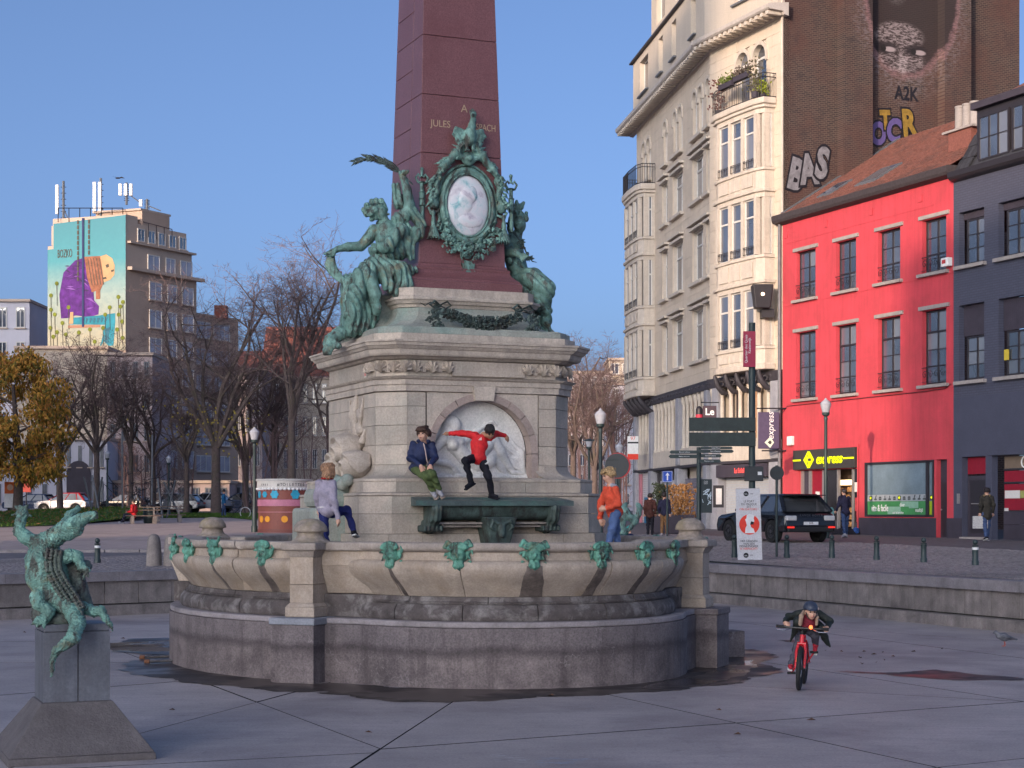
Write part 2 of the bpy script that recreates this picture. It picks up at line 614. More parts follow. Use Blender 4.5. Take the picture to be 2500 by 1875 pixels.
lay('plaza', [(-200,43.0), (-4,46.6), (2.4,47.2), (2.5,125), (-200,125)], .03, m_gravel, 'pinkish gravel esplanade before the trees')
lay('ground', [(-3000,150), (3000,150), (3000,3000), (-3000,3000)], -.008, m_far, 'ground under the far houses')
lay('road', [(-200,125), (2.5,125), (2.5,150), (-200,150)], .002, m_street, 'road with parked cars behind the lawn')
lay('pavement', [(-300,-400), (300,-400), (300,-60), (-300,-60)], 0, m_far, 'pavement behind the viewer')

# --- the two basin walls: coping, upright panels and a projecting foot, stone by stone
def basin_wall(name, label, org, d, t0, t1, side, lens, nstart=0):
    rz = math.atan2(d[1], d[0])
    th = thing(name, label, 'wall', (org[0], org[1], 0), rz)
    s = side
    core = MB().box(t0, t1, *sorted((s*.03, s*.6)), 0, .66).build('core', m_joint, th)
    t = t0; i = 0
    while t < t1 - .05:
        L = min(.74, t1 - t)
        blk('panel', (t + L/2, s*(.06 + random.uniform(-.004,.004)), .445), (L - .012, .14, .44), m_granite_grey, th)
        t += L
    t = t0
    while t < t1 - .05:
        L = min(random.uniform(1.7, 2.5), t1 - t)
        blk('coping_stone', (t + L/2, s*.17, .765), (L - .008, .52, .19), m_coping, th)
        t += L
    t = t0
    while t < t1 - .05:
        L = min(random.uniform(1.5, 2.2), t1 - t)
        blk('foot_stone', (t + L/2, -s*.06, .1), (L - .008, .34, .2), m_granite_grey, th)
        t += L
    return th
basin_wall('basin_wall', 'long grey stone basin wall on the side of the red shop, dark coping on upright panels', WR, WRD, -14, 14.8, -1, 0)
basin_wall('basin_wall', 'grey stone basin wall behind the bronze crocodile, bordering the gravel square', WL, WLD, -6, 16.2, 1, 0)

# --- cobbles close enough to be told apart: one mass of setts beside each wall
def setts(name, org, d, t0, t1, o0, o1, side, step, label):
    b = MB()
    nrm = (d[1]*side, -d[0]*side)
    o = o0; row = 0
    while o < o1:
        t = t0 + (row % 2) * step * .5
        while t < t1:
            x = org[0] + d[0]*t + nrm[0]*o; y = org[1] + d[1]*t + nrm[1]*o
            if abs(x / max(y, 1)) < .34 and y > 20:
                L = step*random.uniform(.84,.92); w = .118
                z = gz(y) + .012 + random.uniform(0, .012)
                vs = []
                for a, c in ((0,0),(L,0),(L,w),(0,w)):
                    vs.append((x + d[0]*a + nrm[0]*c, y + d[1]*a + nrm[1]*c, gz(y) - .01))
                for a, c in ((.012,.012),(L-.012,.012),(L-.012,w-.012),(.012,w-.012)):
                    vs.append((x + d[0]*a + nrm[0]*c, y + d[1]*a + nrm[1]*c, z))
                b.add(vs, [(4,5,6,7),(0,1,5,4),(1,2,6,5),(2,3,7,6),(3,0,4,7)])
            t += step
        o += .132; row += 1
    o = b.build(name, m_cobble, kind='stuff')
    tag(o, label)
setts('cobbles', WR, WRD, -14, 34, .45, 11.5, 1, .19, 'grey cobblestones between the basin wall and the shops')
setts('cobbles', WL, WLD, -4, 17, .45, 7.6, -1, .19, 'grey cobblestones between the basin wall and the gravel square')
kerb = thing('kerb', 'pale kerb stones edging the gravel square', 'kerb', (-4, 46.5, 0), math.atan2(.6, 6.4))
for k in range(-18, 9):
    blk('kerb_stone', (k*.9, 0, gz(46.5) + .0), (.88, .22, .14), m_coping, kerb)
tag(kerb, kind='structure')
# ------------------------------------------------------------------ fountain basin
TH = R(22.7)
FC = (-.93, 24.6)
BC = (-1.05, 24.6)
m_conc = bpy.data.materials.new('old_concrete'); m_conc.use_nodes = True
n_ = NT(m_conc); p_ = n_.pos()
c_ = n_.ramp(n_.noise(p_, 2.2, 9, .72), [(.30, (.10,.082,.086)), (.50, (.205,.17,.175)), (.72, (.32,.27,.27))])
wz = n_.math('ADD', n_.z(), n_.math('MULTIPLY', n_.math('SUBTRACT', n_.noise(p_, 1.1, 5, .6), .5), .28))
c_ = n_.mix(n_.maprange(wz, .40, .47, 0, .5), c_, (.20,.175,.19))                       # smoother upper course
c_ = n_.mix(n_.math('MULTIPLY', n_.maprange(wz, .33, .41, 0, 1), n_.maprange(wz, .50, .43, 0, .7)), c_, (.07,.057,.063))   # old water line
c_ = n_.mix(n_.ramp(n_.noise(n_.pos((2.5,2.5,.25)), 2.4, 6, .65), [(.50, 0.0), (.70, .6)]), c_, (.065,.052,.055))
q_ = n_.pos(); ds_ = n_.noise(p_, 3, 5, .6, 1.5)
vv = n_.n.new('ShaderNodeTexVoronoi'); vv.feature = 'DISTANCE_TO_EDGE'; vv.inputs['Scale'].default_value = 1.5
mx_ = n_.n.new('ShaderNodeVectorMath'); mx_.operation = 'ADD'; nn_ = n_.n.new('ShaderNodeTexNoise'); nn_.inputs['Scale'].default_value = 3.5; nn_.inputs['Detail'].default_value = 5
sc_ = n_.n.new('ShaderNodeVectorMath'); sc_.operation = 'SCALE'; sc_.inputs['Scale'].default_value = .55
n_.l.new(p_, nn_.inputs['Vector']); n_.l.new(nn_.outputs['Color'], sc_.inputs[0]); n_.l.new(p_, mx_.inputs[0]); n_.l.new(sc_.outputs[0], mx_.inputs[1]); n_.l.new(mx_.outputs[0], vv.inputs['Vector'])
cr_ = n_.math('MULTIPLY', n_.maprange(vv.outputs['Distance'], .010, .002, 0, 1), n_.ramp(n_.noise(p_, 1.3, 4), [(.50, 0.0), (.62, .45)]))
c_ = n_.mix(cr_, c_, (.40,.36,.37))                                                     # lime-filled cracks
c_ = n_.mix(1.0, c_, n_.ramp(n_.noise(p_, 42, 4, .75), [(.34, .55), (.64, 1.0)]), 'MULTIPLY')
n_.base(c_); n_.bsdf.inputs['Roughness'].default_value = .85; n_.bump(n_.noise(p_, 30, 6, .75), .7, .02)
m_sand = M('yellow_sandstone', (.46,.385,.325), .85, .2, 3, .45, 70, rnd=.10, streak=.28, stain=(.30,.21,.13), stain_amt=.55, stain_scale=1.1)
m_rim = M('rim_stone', (.42,.36,.32), .8, .2, 4, .4, 60, rnd=.14, streak=.3, stain=(.2,.18,.17), stain_amt=.5, stain_scale=2)
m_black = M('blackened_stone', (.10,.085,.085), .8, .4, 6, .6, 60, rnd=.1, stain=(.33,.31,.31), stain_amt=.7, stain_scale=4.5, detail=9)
m_wet = M('wet_stain', (.14,.115,.105), .5, .5, 9, .4, 70, detail=8)
m_blue = M('bluestone_cap', (.25,.27,.32), .6, .15, 4, .2, 60, stain=(.15,.15,.17))
m_lichen = M('lichen_stone', (.31,.26,.225), .95, .35, 14, .9, 60, stain=(.30,.24,.09), stain_amt=.5, stain_scale=3)
def patina(name, col, dark=(.055,.05,.045), rust=(.20,.13,.05)):
    m = bpy.data.materials.new(name); m.use_nodes = True
    n = NT(m); p = n.pos()
    c = n.ramp(n.noise(p, 7, 6, .65), [(.3, mul(col, .55)), (.5, col), (.72, mul(col, 1.75))])
    c = n.mix(n.ramp(n.noise(n.pos((1,1,.3)), 26, 5, .7), [(.54, 0.0), (.68, .6)]), c, dark)
    c = n.mix(n.ramp(n.noise(p, 3.0, 7, .7, .6), [(.56, 0.0), (.68, .75)]), c, rust)
    c = n.mix(n.ramp(n.noise(n.pos((1,1,.45)), 9, 7, .7, .3), [(.50, 0.0), (.60, .92)]), c, dark)
    n.base(c)
    n.bsdf.inputs['Roughness'].default_value = .62
    n.bsdf.inputs['Metallic'].default_value = .15
    n.bump(n.noise(p, 55, 5, .65), .5, .015)
    return m
m_bronze = patina('green_bronze', (.14,.265,.235))
m_bronze_bright = patina('bright_green_bronze', (.10,.27,.21), (.035,.035,.03))
m_bronze_dark = patina('dark_bronze', (.055,.085,.08), (.03,.028,.028), (.10,.08,.05))

basin = thing('fountain_basin', 'wide scalloped stone basin with bulging bowl on a grey concrete ring', 'fountain basin', (BC[0], BC[1], 0), TH)
ARCS = [(2.38, 2.37, 66, 0), (-1.01, 4.71, 29, 1), (2.38, 2.37, 66, 2), (-1.01, 4.71, 29, 3)]
def arc_pt(d, r, phi, k):
    x, y = r*math.sin(phi), -d - r*math.cos(phi)
    for _ in range(k): x, y = y, -x       # turn by -90 degrees each: front, left, back, right
    return x, y
def arc_sweep(prof, arc, a0, a1, n):
    """closed profile (offset, z) swept along part of an arc"""
    d, r, _, k = arc
    b = MB(); m = len(prof); vs = []
    for i in range(n + 1):
        a = a0 + (a1 - a0) * i / n
        for o, z in prof:
            x, y = arc_pt(d, r + o, a, k); vs.append((x, y, z))
    fs = []
    for i in range(n):
        for j in range(m):
            q = i*m + j; w = i*m + (j+1) % m
            fs.append((q, w, w + m, q + m))
    fs.append(tuple(range(m-1, -1, -1))); fs.append(tuple(range(n*m, n*m + m)))
    return b.add(vs, fs)
# concrete ring: four bulging sides and a block at each corner
ring = []
for d, r, h, k in ARCS:
    seg = [arc_pt(d, r, R(-h + 2*h*i/26), k) for i in range(27)]
    ring.append(seg if True else seg[::-1])
pl = []
order = [0, 3, 2, 1]
for k in order:
    seg = ring[k]
    seg = sorted(seg, key=lambda p: math.atan2(p[1], p[0]) if k != 1 else math.atan2(p[1], p[0]) % (2*PI))
    pl += seg
MB().prism(pl, 0, .70).build('concrete_ring', m_conc, basin)
pl2 = [(x*.997, y*.997) for x, y in pl]
MB().prism(pl2, .703, .772).build('ring_top', M('ring_top_concrete', (.30,.27,.285), .75, .22, 3, .45, 50, stain=(.10,.09,.09), stain_amt=.6, stain_scale=1.6), basin, bevel=.015)
DG = math.sqrt(.5)
for k, (sx, sy) in enumerate(((-1,-1),(1,-1),(1,1),(-1,1))):
    rz = math.atan2(sy, sx)
    pr = bpy.data.objects.new('pier', None); COL.objects.link(pr); pr.parent = basin; pr.rotation_euler = (0, 0, rz)
    MB().box(3.0, 4.15, -.29, .29, 0, .694).build('pier_block', m_conc, pr)
    MB().box(3.0, 4.17, -.31, .31, .697, .778).build('pier_slab', m_blue if k == 0 else m_conc, pr, bevel=.012)
    MB().box(3.0, 3.97, -.2, .2, .78, .90).add(*(lambda b: (b.v, b.f))(MB().frustum([(3.0,-.2),(3.97,-.2),(3.97,.2),(3.0,.2)], .902, [(3.0,-.16),(3.92,-.16),(3.92,.16),(3.0,.16)], .95))).build('pier_foot', m_sand, pr, bevel=.01)
    MB().box(3.0, 3.92, -.158, .158, .952, 1.17).build('pier_shaft', m_sand, pr)
    MB().box(3.0, 3.918, -.157, .157, 1.176, 1.50).build('pier_shaft', m_sand, pr)
    MB().frustum([(3.0,-.16),(3.92,-.16),(3.92,.16),(3.0,.16)], 1.503, [(3.0,-.2),(3.97,-.2),(3.97,.2),(3.0,.2)], 1.58).build('pier_neck', m_rim, pr)
    for e in (-1, 1):                     # walls that link each pier to the bulging bowls
        q0 = sorted(((e*.165), (e*1.12)))
        rr_ = 3.78 if (k in (0, 3)) == (e > 0) else 3.58
        if k in (1, 2): rr_ = 3.78 if (k == 1) == (e < 0) else 3.58
        MB().frustum([(2.9,q0[0]),(rr_-.22,q0[0]),(rr_-.22,q0[1]),(2.9,q0[1])], 1.06, [(2.9,q0[0]),(rr_-.06,q0[0]),(rr_-.06,q0[1]),(2.9,q0[1])], 1.40).frustum([(2.9,q0[0]),(rr_-.06,q0[0]),(rr_-.06,q0[1]),(2.9,q0[1])], 1.403, [(2.9,q0[0]),(rr_-.09,q0[0]),(rr_-.09,q0[1]),(2.9,q0[1])], 1.576).build('link_wall', m_sand, pr)
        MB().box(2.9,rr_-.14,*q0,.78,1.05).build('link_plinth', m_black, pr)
        MB().box(3.25,rr_-.03,*q0,1.579,1.680).build('link_rim', m_rim, pr, bevel=.015)
    MB().box(3.0, 4.01, -.24, .24, 1.583, 1.675).build('pier_cap', m_rim, pr, bevel=.018)
    MB().lathe([(.27,1.677),(.19,1.72),(.165,1.76),(.165,1.80),(.21,1.806),(.218,1.82),(.205,1.87),(.165,1.92),(.10,1.955),(.03,1.965)], 26, (3.70,0,0), .92, 1.0).build('pier_finial', m_lichen, pr, smooth=True)
# bowl, moulding and rim: separate stones round each side
P_BASE = [(-.5,.775),(-.16,.775),(-.145,.80),(-.14,.86),(-.15,.90),(-.185,.945),(-.20,.96),(-.5,.96)]
P_NECK = [(-.6,.963),(-.235,.963),(-.225,.985),(-.255,1.0),(-.265,1.05),(-.6,1.05)]
P_BOWL = [(-.55,1.053),(-.30,1.053),(-.27,1.09),(-.215,1.16),(-.14,1.23),(-.075,1.30),(-.04,1.37),(-.035,1.42),(-.055,1.455),(-.10,1.475),(-.125,1.482),(-.13,1.575),(-.46,1.575),(-.5,1.4)]
P_RIM = [(-.46,1.578),(-.115,1.578),(-.085,1.60),(-.072,1.615),(-.072,1.665),(-.085,1.682),(-.44,1.682),(-.46,1.66)]
for ai, arc in enumerate(ARCS):
    h = arc[2] + (14 if ai % 2 == 0 else 6)
    n = 7 if ai % 2 == 0 else 5
    g = .0025
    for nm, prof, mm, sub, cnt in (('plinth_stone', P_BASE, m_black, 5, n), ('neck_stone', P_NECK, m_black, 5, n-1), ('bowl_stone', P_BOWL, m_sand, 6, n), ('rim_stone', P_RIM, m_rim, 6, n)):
        for i in range(cnt):
            a0 = -h + 2*h*i/cnt; a1 = -h + 2*h*(i+1)/cnt
            off = random.uniform(-.004, .004)
            b = arc_sweep([(o + off, z) for o, z in prof], arc, R(a0) + g, R(a1) - g, sub)
            b.build(nm, mm, basin, smooth=True)
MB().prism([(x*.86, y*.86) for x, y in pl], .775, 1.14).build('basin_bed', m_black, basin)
# black algae runs below each spout: thin deposits lying on the bowl
def run(arc, phi, w0, w1, lean=0.0):
    d, r, _, k = arc
    prof = [(o, z) for o, z in P_BOWL if z <= 1.43 and o > -.35][:8]
    prof = sorted(prof, key=lambda q: -q[1])
    rnd_ = random.Random(int(phi*100) + k)
    b = MB(); vs = []; N = 10
    for i, (o, z) in enumerate(prof):
        f = i / (len(prof)-1)
        w = w0 + (w1 - w0) * f**.8
        for j in range(N + 1):
            e = (j/N*2 - 1)
            a = phi + (e*w*(1 + rnd_.uniform(-.12,.12)) + lean*f) / r
            edge = 1 - abs(e)**4
            x, y = arc_pt(d, r + o + .0065*edge - .0005, a, k)
            vs.append((x, y, z))
    fs = [(i*(N+1)+j, i*(N+1)+j+1, (i+1)*(N+1)+j+1, (i+1)*(N+1)+j) for i in range(len(prof)-1) for j in range(N)]
    b.add(vs, fs).build('algae_run', m_wet, basin, smooth=True)

# ---- bronze grotesque masks under the rim
def mask_mesh(seed, horns):
    rn = random.Random(seed)
    s = SDF(.0075, .009)
    s.ell((0, -.02, .0), (.082, .075, .115))                     # face
    s.ell((0, -.085, -.005), (.02, .03, .035))                   # nose
    for e in (-1, 1):
        s.ell((e*.038, -.07, .022), (.03, .02, .012))            # brow
        s.ell((e*.042, -.068, -.03), (.028, .02, .024))          # cheek
        s.ell((e*.10, .0, .01), (.022, .03, .045))               # ear
        s.ell((e*.033, -.087, .004), (.014, .012, .009), sub=True)
        for t in range(4):                                       # curling leaves at the sides
            z = .09 - t*.065
            x0 = e*(.085 + .02*math.sin(t*2))
            s.chain([(x0, .01, z), (x0 + e*.045, -.01, z + rn.uniform(-.01,.04)), (x0 + e*.06, -.035, z + rn.uniform(-.03,.02))], [.022, .016, .008])
        if horns == 1:
            s.chain([(e*.06,-.01,.10), (e*.11,-.03,.125), (e*.145,-.035,.165)], [.026,.02,.012])
            s.ell((e*.147,-.035,.168), .018)
        elif horns == 2:
            s.chain([(e*.05,-.01,.10), (e*.12,-.02,.15), (e*.155,-.03,.10), (e*.12,-.045,.085)], [.03,.026,.02,.01])
        s.chain([(e*.03,-.055,-.085), (e*.045,-.06,-.12), (e*.035,-.05,-.155)], [.03,.022,.012])   # beard locks
    for t in range(9):                                           # hair and vine curls on the brow
        a = (t - 4)*.36
        s.ell((.1*math.sin(a), -.05 - .01*rn.random(), .075 + .055*math.cos(a)), .021 + rn.random()*.009)
        s.ell((.07*math.sin(a), -.065, .06 + .03*math.cos(a)), .016 + rn.random()*.007)
    s.chain([(0,-.06,-.1), (0,-.065,-.135), (.01*rn.choice((-1,1)),-.05,-.17)], [.035,.028,.012])
    s.ell((0, -.10, -.062), (.021, .045, .019), sub=True)        # open mouth, the spout
    return s.mesh('spout_mask')
MASKS = [mask_mesh(1, 1), mask_mesh(2, 2), mask_mesh(3, 0)]
for me in MASKS: me.materials.append(m_bronze_bright)
def place_mask(arc, phi, kind, runw=None, lean=0):
    d, r, _, k = arc
    x, y = arc_pt(d, r - .105, phi, k)
    o = link('spout_mask', MASKS[kind], None, basin, 'all')
    o.location = (x, y, 1.545)
    o.rotation_euler = (R(random.uniform(-4, 4)), R(random.uniform(-5, 5)), phi - k*PI/2)
    o.scale = (1.05, 1.05, 1.02)
    if runw: run(arc, phi, *runw, lean=lean)
for phi, kd, rw, ln in ((-57,2,(.022,.035),.07), (-35,1,None,0), (-13,1,(.085,.16),0), (8,2,(.06,.09),-.05), (26,2,(.045,.08),0), (45,2,(.05,.06),0)):
    place_mask(ARCS[0], R(phi), kd, rw, ln)
for phi, kd, rw in ((28,2,(.055,.085)), (15,0,(.03,.05)), (4,2,None), (-10,0,(.05,.06)), (-24,2,None)):
    place_mask(ARCS[1], R(phi), kd, rw)
    place_mask(ARCS[3], R(phi), kd, rw)
for phi in (-40, -15, 15, 40):
    place_mask(ARCS[2], R(phi), 2)

# ---- puddles and small things on the basin floor
def water(name, rough):
    m = bpy.data.materials.new(name); m.use_nodes = True
    n = NT(m); p = n.pos()
    n.base(n.ramp(n.noise(p, 1.6, 5), [(.3, (.022,.016,.016)), (.7, (.06,.045,.042))]))
    rr = n.ramp(n.noise(p, .9, 4), [(.45, rough), (.62, min(1, rough + .4))])
    n.l.new(rr, n.bsdf.inputs['Roughness'])
    return m
m_puddle = water('puddle_water', .04)
m_damp = water('damp_concrete', .32)
def blob_sheet(name, pts, z, m, seed, label, ragged=.06):
    """a sheet with a ragged outline through the given ground points"""
    rn = random.Random(seed)
    out = []
    n = len(pts)
    for i in range(n):
        a, b = Vector(pts[i]), Vector(pts[(i+1) % n])
        L = (b - a).length
        k = max(1, int(L / .05)); ph = rn.uniform(0, 6)
        nv = Vector((-(b-a).y, (b-a).x)).normalized()
        for j in range(k):
            t = j / k
            w = ragged*(1.1*math.sin(j*.21 + ph) + .6*math.sin(j*.57 + 2*ph)) + rn.gauss(0, ragged*.28)
            out.append(a.lerp(b, t) + nv*w)
    o = MB().add([(p.x, p.y, z) for p in out], [tuple(range(len(out)))]).build(name, m)
    tag(o, label, None, None, 'structure')
gp = lambda L: [G(*p) for p in L]
blob_sheet('puddle', gp([(330,1560),(470,1556),(560,1640),(770,1668),(1100,1685),(1240,1705),(1100,1714),(800,1690),(690,1688),(560,1676),(420,1662),(300,1640),(290,1628),(350,1608),(400,1590),(260,1575)]), .006, m_damp, 3, 'damp dark patch round the left foot of the fountain')
blob_sheet('puddle', gp([(760,1692),(1000,1682),(1300,1680),(1500,1660),(1640,1640),(1700,1626),(1760,1590),(1850,1585),(1890,1604),(1860,1615),(1900,1640),(1800,1668),(1660,1685),(1500,1696),(1300,1702),(1160,1714),(980,1712)]), .0065, m_damp, 5, 'dark wet band along the front foot of the fountain')
blob_sheet('puddle', gp([(1745,1640),(1780,1618),(1835,1612),(1850,1630),(1800,1655),(1720,1672),(1600,1684),(1560,1680),(1700,1650)]), .009, m_puddle, 7, 'small mirror-like puddle by the right corner of the fountain', .03)
blob_sheet('puddle', gp([(258,1572),(420,1564),(425,1600),(330,1597),(270,1590)]), .009, m_puddle, 8, 'shallow puddle left of the fountain', .03)
blob_sheet('puddle', gp([(2040,1639),(2200,1643),(2280,1636),(2420,1650),(2500,1657),(2500,1662),(2330,1661),(2250,1655)]), .006, m_damp, 9, 'long dark wet patch on the slabs at the right', .04)
blob_sheet('puddle', gp([(1898,1564),(1935,1563),(1960,1566),(1935,1569)]), .006, m_damp, 10, 'small damp spot behind the cyclist', .02)
cb = thing('stone_block', 'grey concrete block beside the right corner of the fountain', 'block', (*P(1783, 24.6), 0), TH)
MB().box(-.14,.14,-.17,.17,.0,.37).build('block_body', m_conc, cb, bevel=.015)
for (a, b_) in (((350,1612),(440,1608)), ((362,1622),(440,1619))):
    pa, pb = G(*a), G(*b_)
    pp = thing('pipe', 'rusty metal pipe lying in the puddle left of the fountain, ' + ('upper of two' if a[1] < 1615 else 'lower of two'), 'pipe', (pa[0], pa[1], .04), 0, 'pipes by the fountain')
    MB().tube([(0,0,0),(pb[0]-pa[0], pb[1]-pa[1], 0)], .02, 8).build('tube', M('pipe_metal%d' % a[1], (.22,.21,.22), .45, .3, 9, metal=.6), pp)
    MB().tube([(-.05,0,0),(.02,0,0)], .03, 8).build('flange', M('pipe_rust%d' % a[1], (.16,.07,.04), .8, .3, 20), pp)
lm = M('dead_leaf', (.10,.05,.03), .8, .4, 30)
rl = random.Random(4)
lb = MB()
for px, py in [(2015,1590),(2055,1592),(2110,1592),(2133,1599),(2155,1594),(2180,1604),(2160,1613),(2105,1622),(2230,1592),(2300,1585),(2100,1607),(2138,1619),(270,1545),(300,1560),(60,1545),(420,1560),(1980,1760),(1755,1735),(1800,1795),(1345,1700),(900,1790),(420,1735)]:
    x, y = G(px, py); a = rl.uniform(0, 6.3); s = rl.uniform(.025,.055)
    c, d_ = math.cos(a)*s, math.sin(a)*s
    lb.add([(x-c,y-d_,.006),(x+d_*.5,y-c*.5,.02),(x+c,y+d_,.012),(x-d_*.5,y+c*.5,.028)], [(0,1,2),(0,2,3)])
tag(lb.build('fallen_leaves', lm, kind='stuff'), 'scattered dead leaves on the basin floor')
# ------------------------------------------------------------------ pedestal and obelisk
m_ped = M('pedestal_stone', (.55,.475,.41), .82, .16, 2.6, .35, 60, rnd=.24, streak=.28, stain=(.28,.30,.27), stain_amt=.5, stain_scale=1.3, detail=8)
m_ped2 = M('moulded_stone', (.55,.475,.41), .82, .2, 4, .35, 60, rnd=.07, streak=.35, stain=(.21,.19,.18), stain_amt=.5, stain_scale=2.0)
m_green = M('green_stained_stone', (.35,.37,.335), .8, .2, 2.0, .3, 60, streak=.3, stain=(.17,.33,.30), stain_amt=.75, stain_scale=1.5)
m_core = flat('mortar', (.10,.09,.085), .95)
m_marble = M('white_marble', (.76,.75,.74), .6, .08, 3, .1, 60, stain=(.46,.50,.48), stain_amt=.4, stain_scale=2.5)
m_gran = M('red_granite', (.19,.083,.09), .34, .35, 60, .05, 90, rnd=.05, streak=.12, stain=(.15,.055,.058), stain_amt=.5, stain_scale=1.2)
m_gold = flat('faded_gilding', (.42,.30,.20), .5)
mon = thing('obelisk_monument', 'tall red granite obelisk on a carved stone pedestal inside the fountain', 'monument', (FC[0], FC[1], 0), TH)

def octa(a, c):
    return [(-a+c,-a),(a-c,-a),(a,-a+c),(a,a-c),(a-c,a),(-a+c,a),(-a,a-c),(-a,-a+c)]
def oct_loft(name, prof, mm, parent=mon, bevel=0):
    b = MB()
    rings = [octa(a, c) for a, c, z in prof]
    n = 8
    vs = [(x, y, prof[i][2]) for i, r in enumerate(rings) for x, y in r]
    fs = [(i*n+k, i*n+(k+1) % n, (i+1)*n+(k+1) % n, (i+1)*n+k) for i in range(len(rings)-1) for k in range(n)]
    fs += [tuple(reversed(range(n))), tuple(range((len(rings)-1)*n, len(rings)*n))]
    return b.add(vs, fs).build(name, mm, parent, bevel=bevel)
def course(a, c, z0, z1, shift=0, skip_front=None, mm=m_ped, th=.17, L0=.62):
    pts = octa(a, c)
    for k in range(8):
        p, q = Vector(pts[k]), Vector(pts[(k+1) % 8])
        L = (q - p).length; d = (q - p) / L
        nrm = Vector((d.y, -d.x)); rz = math.atan2(d.y, d.x)
        n = max(1, round(L / L0))
        cuts = [0.0]
        if n > 1:
            for i in range(1, n): cuts.append(L * (i + (.22 if (shift + i) % 2 else -.22)) / n)
        cuts.append(L)
        for i in range(len(cuts)-1):
            s0, s1 = cuts[i], cuts[i+1]
            if k == 0 and skip_front is not None:
                x0, x1 = s0 - L/2, s1 - L/2
                if x0 > -skip_front and x1 < skip_front: continue
                if x0 < -skip_front < x1: x1 = -skip_front
                if x0 < skip_front < x1: x0 = skip_front
                if x1 - x0 < .03: continue
                s0, s1 = x0 + L/2, x1 + L/2
            m = p + d * (s0 + s1) / 2 - nrm * (th/2 - random.uniform(-.003, .003))
            blk('stone', (m.x, m.y, (z0+z1)/2), (s1 - s0 - .006, th, z1 - z0 - .006), mm, mon, rz)
# hidden core behind the face stones, leaving the niche free
oct_loft('core', [(1.62,.3,.9),(1.62,.3,2.26)], m_core)
MB().prism([(-1.25,-1.12),(1.25,-1.12),(1.25,1.25),(-1.25,1.25)], 2.26, 3.66).build('core', m_core, mon)
course(1.80, .34, 1.14, 1.50, 0); course(1.80, .34, 1.50, 1.76, 1)
course(1.74, .34, 1.76, 2.02, 0); course(1.735, .34, 2.02, 2.25, 1)
oct_loft('ledge', [(1.73,.34,2.25),(1.745,.34,2.262),(1.745,.34,2.285),(1.66,.34,2.30)], m_ped2)
course(1.655, .34, 2.30, 2.44, 1)
oct_loft('ledge', [(1.655,.34,2.44),(1.66,.34,2.452),(1.66,.34,2.478),(1.60,.34,2.49)], m_ped2)
# concave foot of the shaft, left open in front where the relief stands
pf = [(1.60 - .20*math.sin(t*PI/2), .34, 2.49 + .18*(1 - math.cos(t*PI/2))) for t in (0,.2,.4,.6,.8,1)]
b = MB()
for k in range(8):
    pa = [octa(a, c)[k] for a, c, z in pf]; pb = [octa(a, c)[(k+1) % 8] for a, c, z in pf]
    segs = [(0, 1)] if k else [(0, .15), (.85, 1)]
    for s0, s1 in segs:
        vs = []
        for (x0,y0),(x1,y1),(_,_,z) in zip(pa, pb, pf):
            vs += [(x0+(x1-x0)*s0, y0+(y1-y0)*s0, z), (x0+(x1-x0)*s1, y0+(y1-y0)*s1, z)]
        n = len(pf)
        b.add(vs, [(2*i, 2*i+1, 2*i+3, 2*i+2) for i in range(n-1)])
b.build('flared_foot', m_ped, mon, smooth=True)
for e in (-1, 1): blk('stone', (e*.845, -1.33, 2.58), (.088, .20, .178), m_ped, mon)
MB().box(-.88,.88,-1.56,-1.10,2.47,2.50).build('niche_sill', m_ped, mon, bevel=.01)
zs = [2.67, 2.93, 3.19, 3.44, 3.63]
NR = .80                                        # half width of the niche, with its arch ring
for i in range(4):
    course(1.40, .33, zs[i], zs[i+1], i, skip_front=NR + .012)
# niche: spandrel wall with an arched hole, voussoirs, keystone
AR, AZ = .80, 2.83
sp = MB(); N = 24
arc_ = [(-AR*math.cos(PI*i/N), AZ + AR*math.sin(PI*i/N)) for i in range(N+1)]
out = []
for x, z in arc_:
    out.append((x, -1.402, z)); out.append((x, -1.402, max(z, 3.63)))
for i in range(N):
    sp.add([out[2*i], out[2*i+1], out[2*i+3], out[2*i+2]], [(0,3,2,1)])
sp.build('spandrel', m_ped, mon)
def vouss(a0, a1, r0, r1, y0, y1, mm, name):
    b = MB(); n = 4; vs = []
    for i in range(n+1):
        a = a0 + (a1-a0)*i/n
        for r, y in ((r0,y0),(r1,y0),(r1,y1),(r0,y1)):
            vs.append((-r*math.cos(a), y, AZ + r*math.sin(a)))
    fs = [(i*4+j, (i+1)*4+j, (i+1)*4+(j+1) % 4, i*4+(j+1) % 4) for i in range(n) for j in range(4)] + [(0,1,2,3), (n*4+3,n*4+2,n*4+1,n*4)]
    b.add(vs, fs).build(name, mm, mon)
m_vou = M('arch_stone', (.40,.32,.29), .8, .15, 4, .3, 60, rnd=.1)
for i in range(9):
    vouss(PI*i/9 + .006, PI*(i+1)/9 - .006, .705, .80, -1.415, -1.22, m_vou, 'voussoir')
for e in (-1, 1):
    blk('voussoir', (e*.7525, -1.315, 2.665), (.095, .20, .325), m_vou, mon)
MB().frustum([(-.13,-1.47),(.13,-1.47),(.13,-1.35),(-.13,-1.35)], 3.53, [(-.16,-1.47),(.16,-1.47),(.16,-1.35),(-.16,-1.35)], 3.72).build('keystone', m_ped, mon)
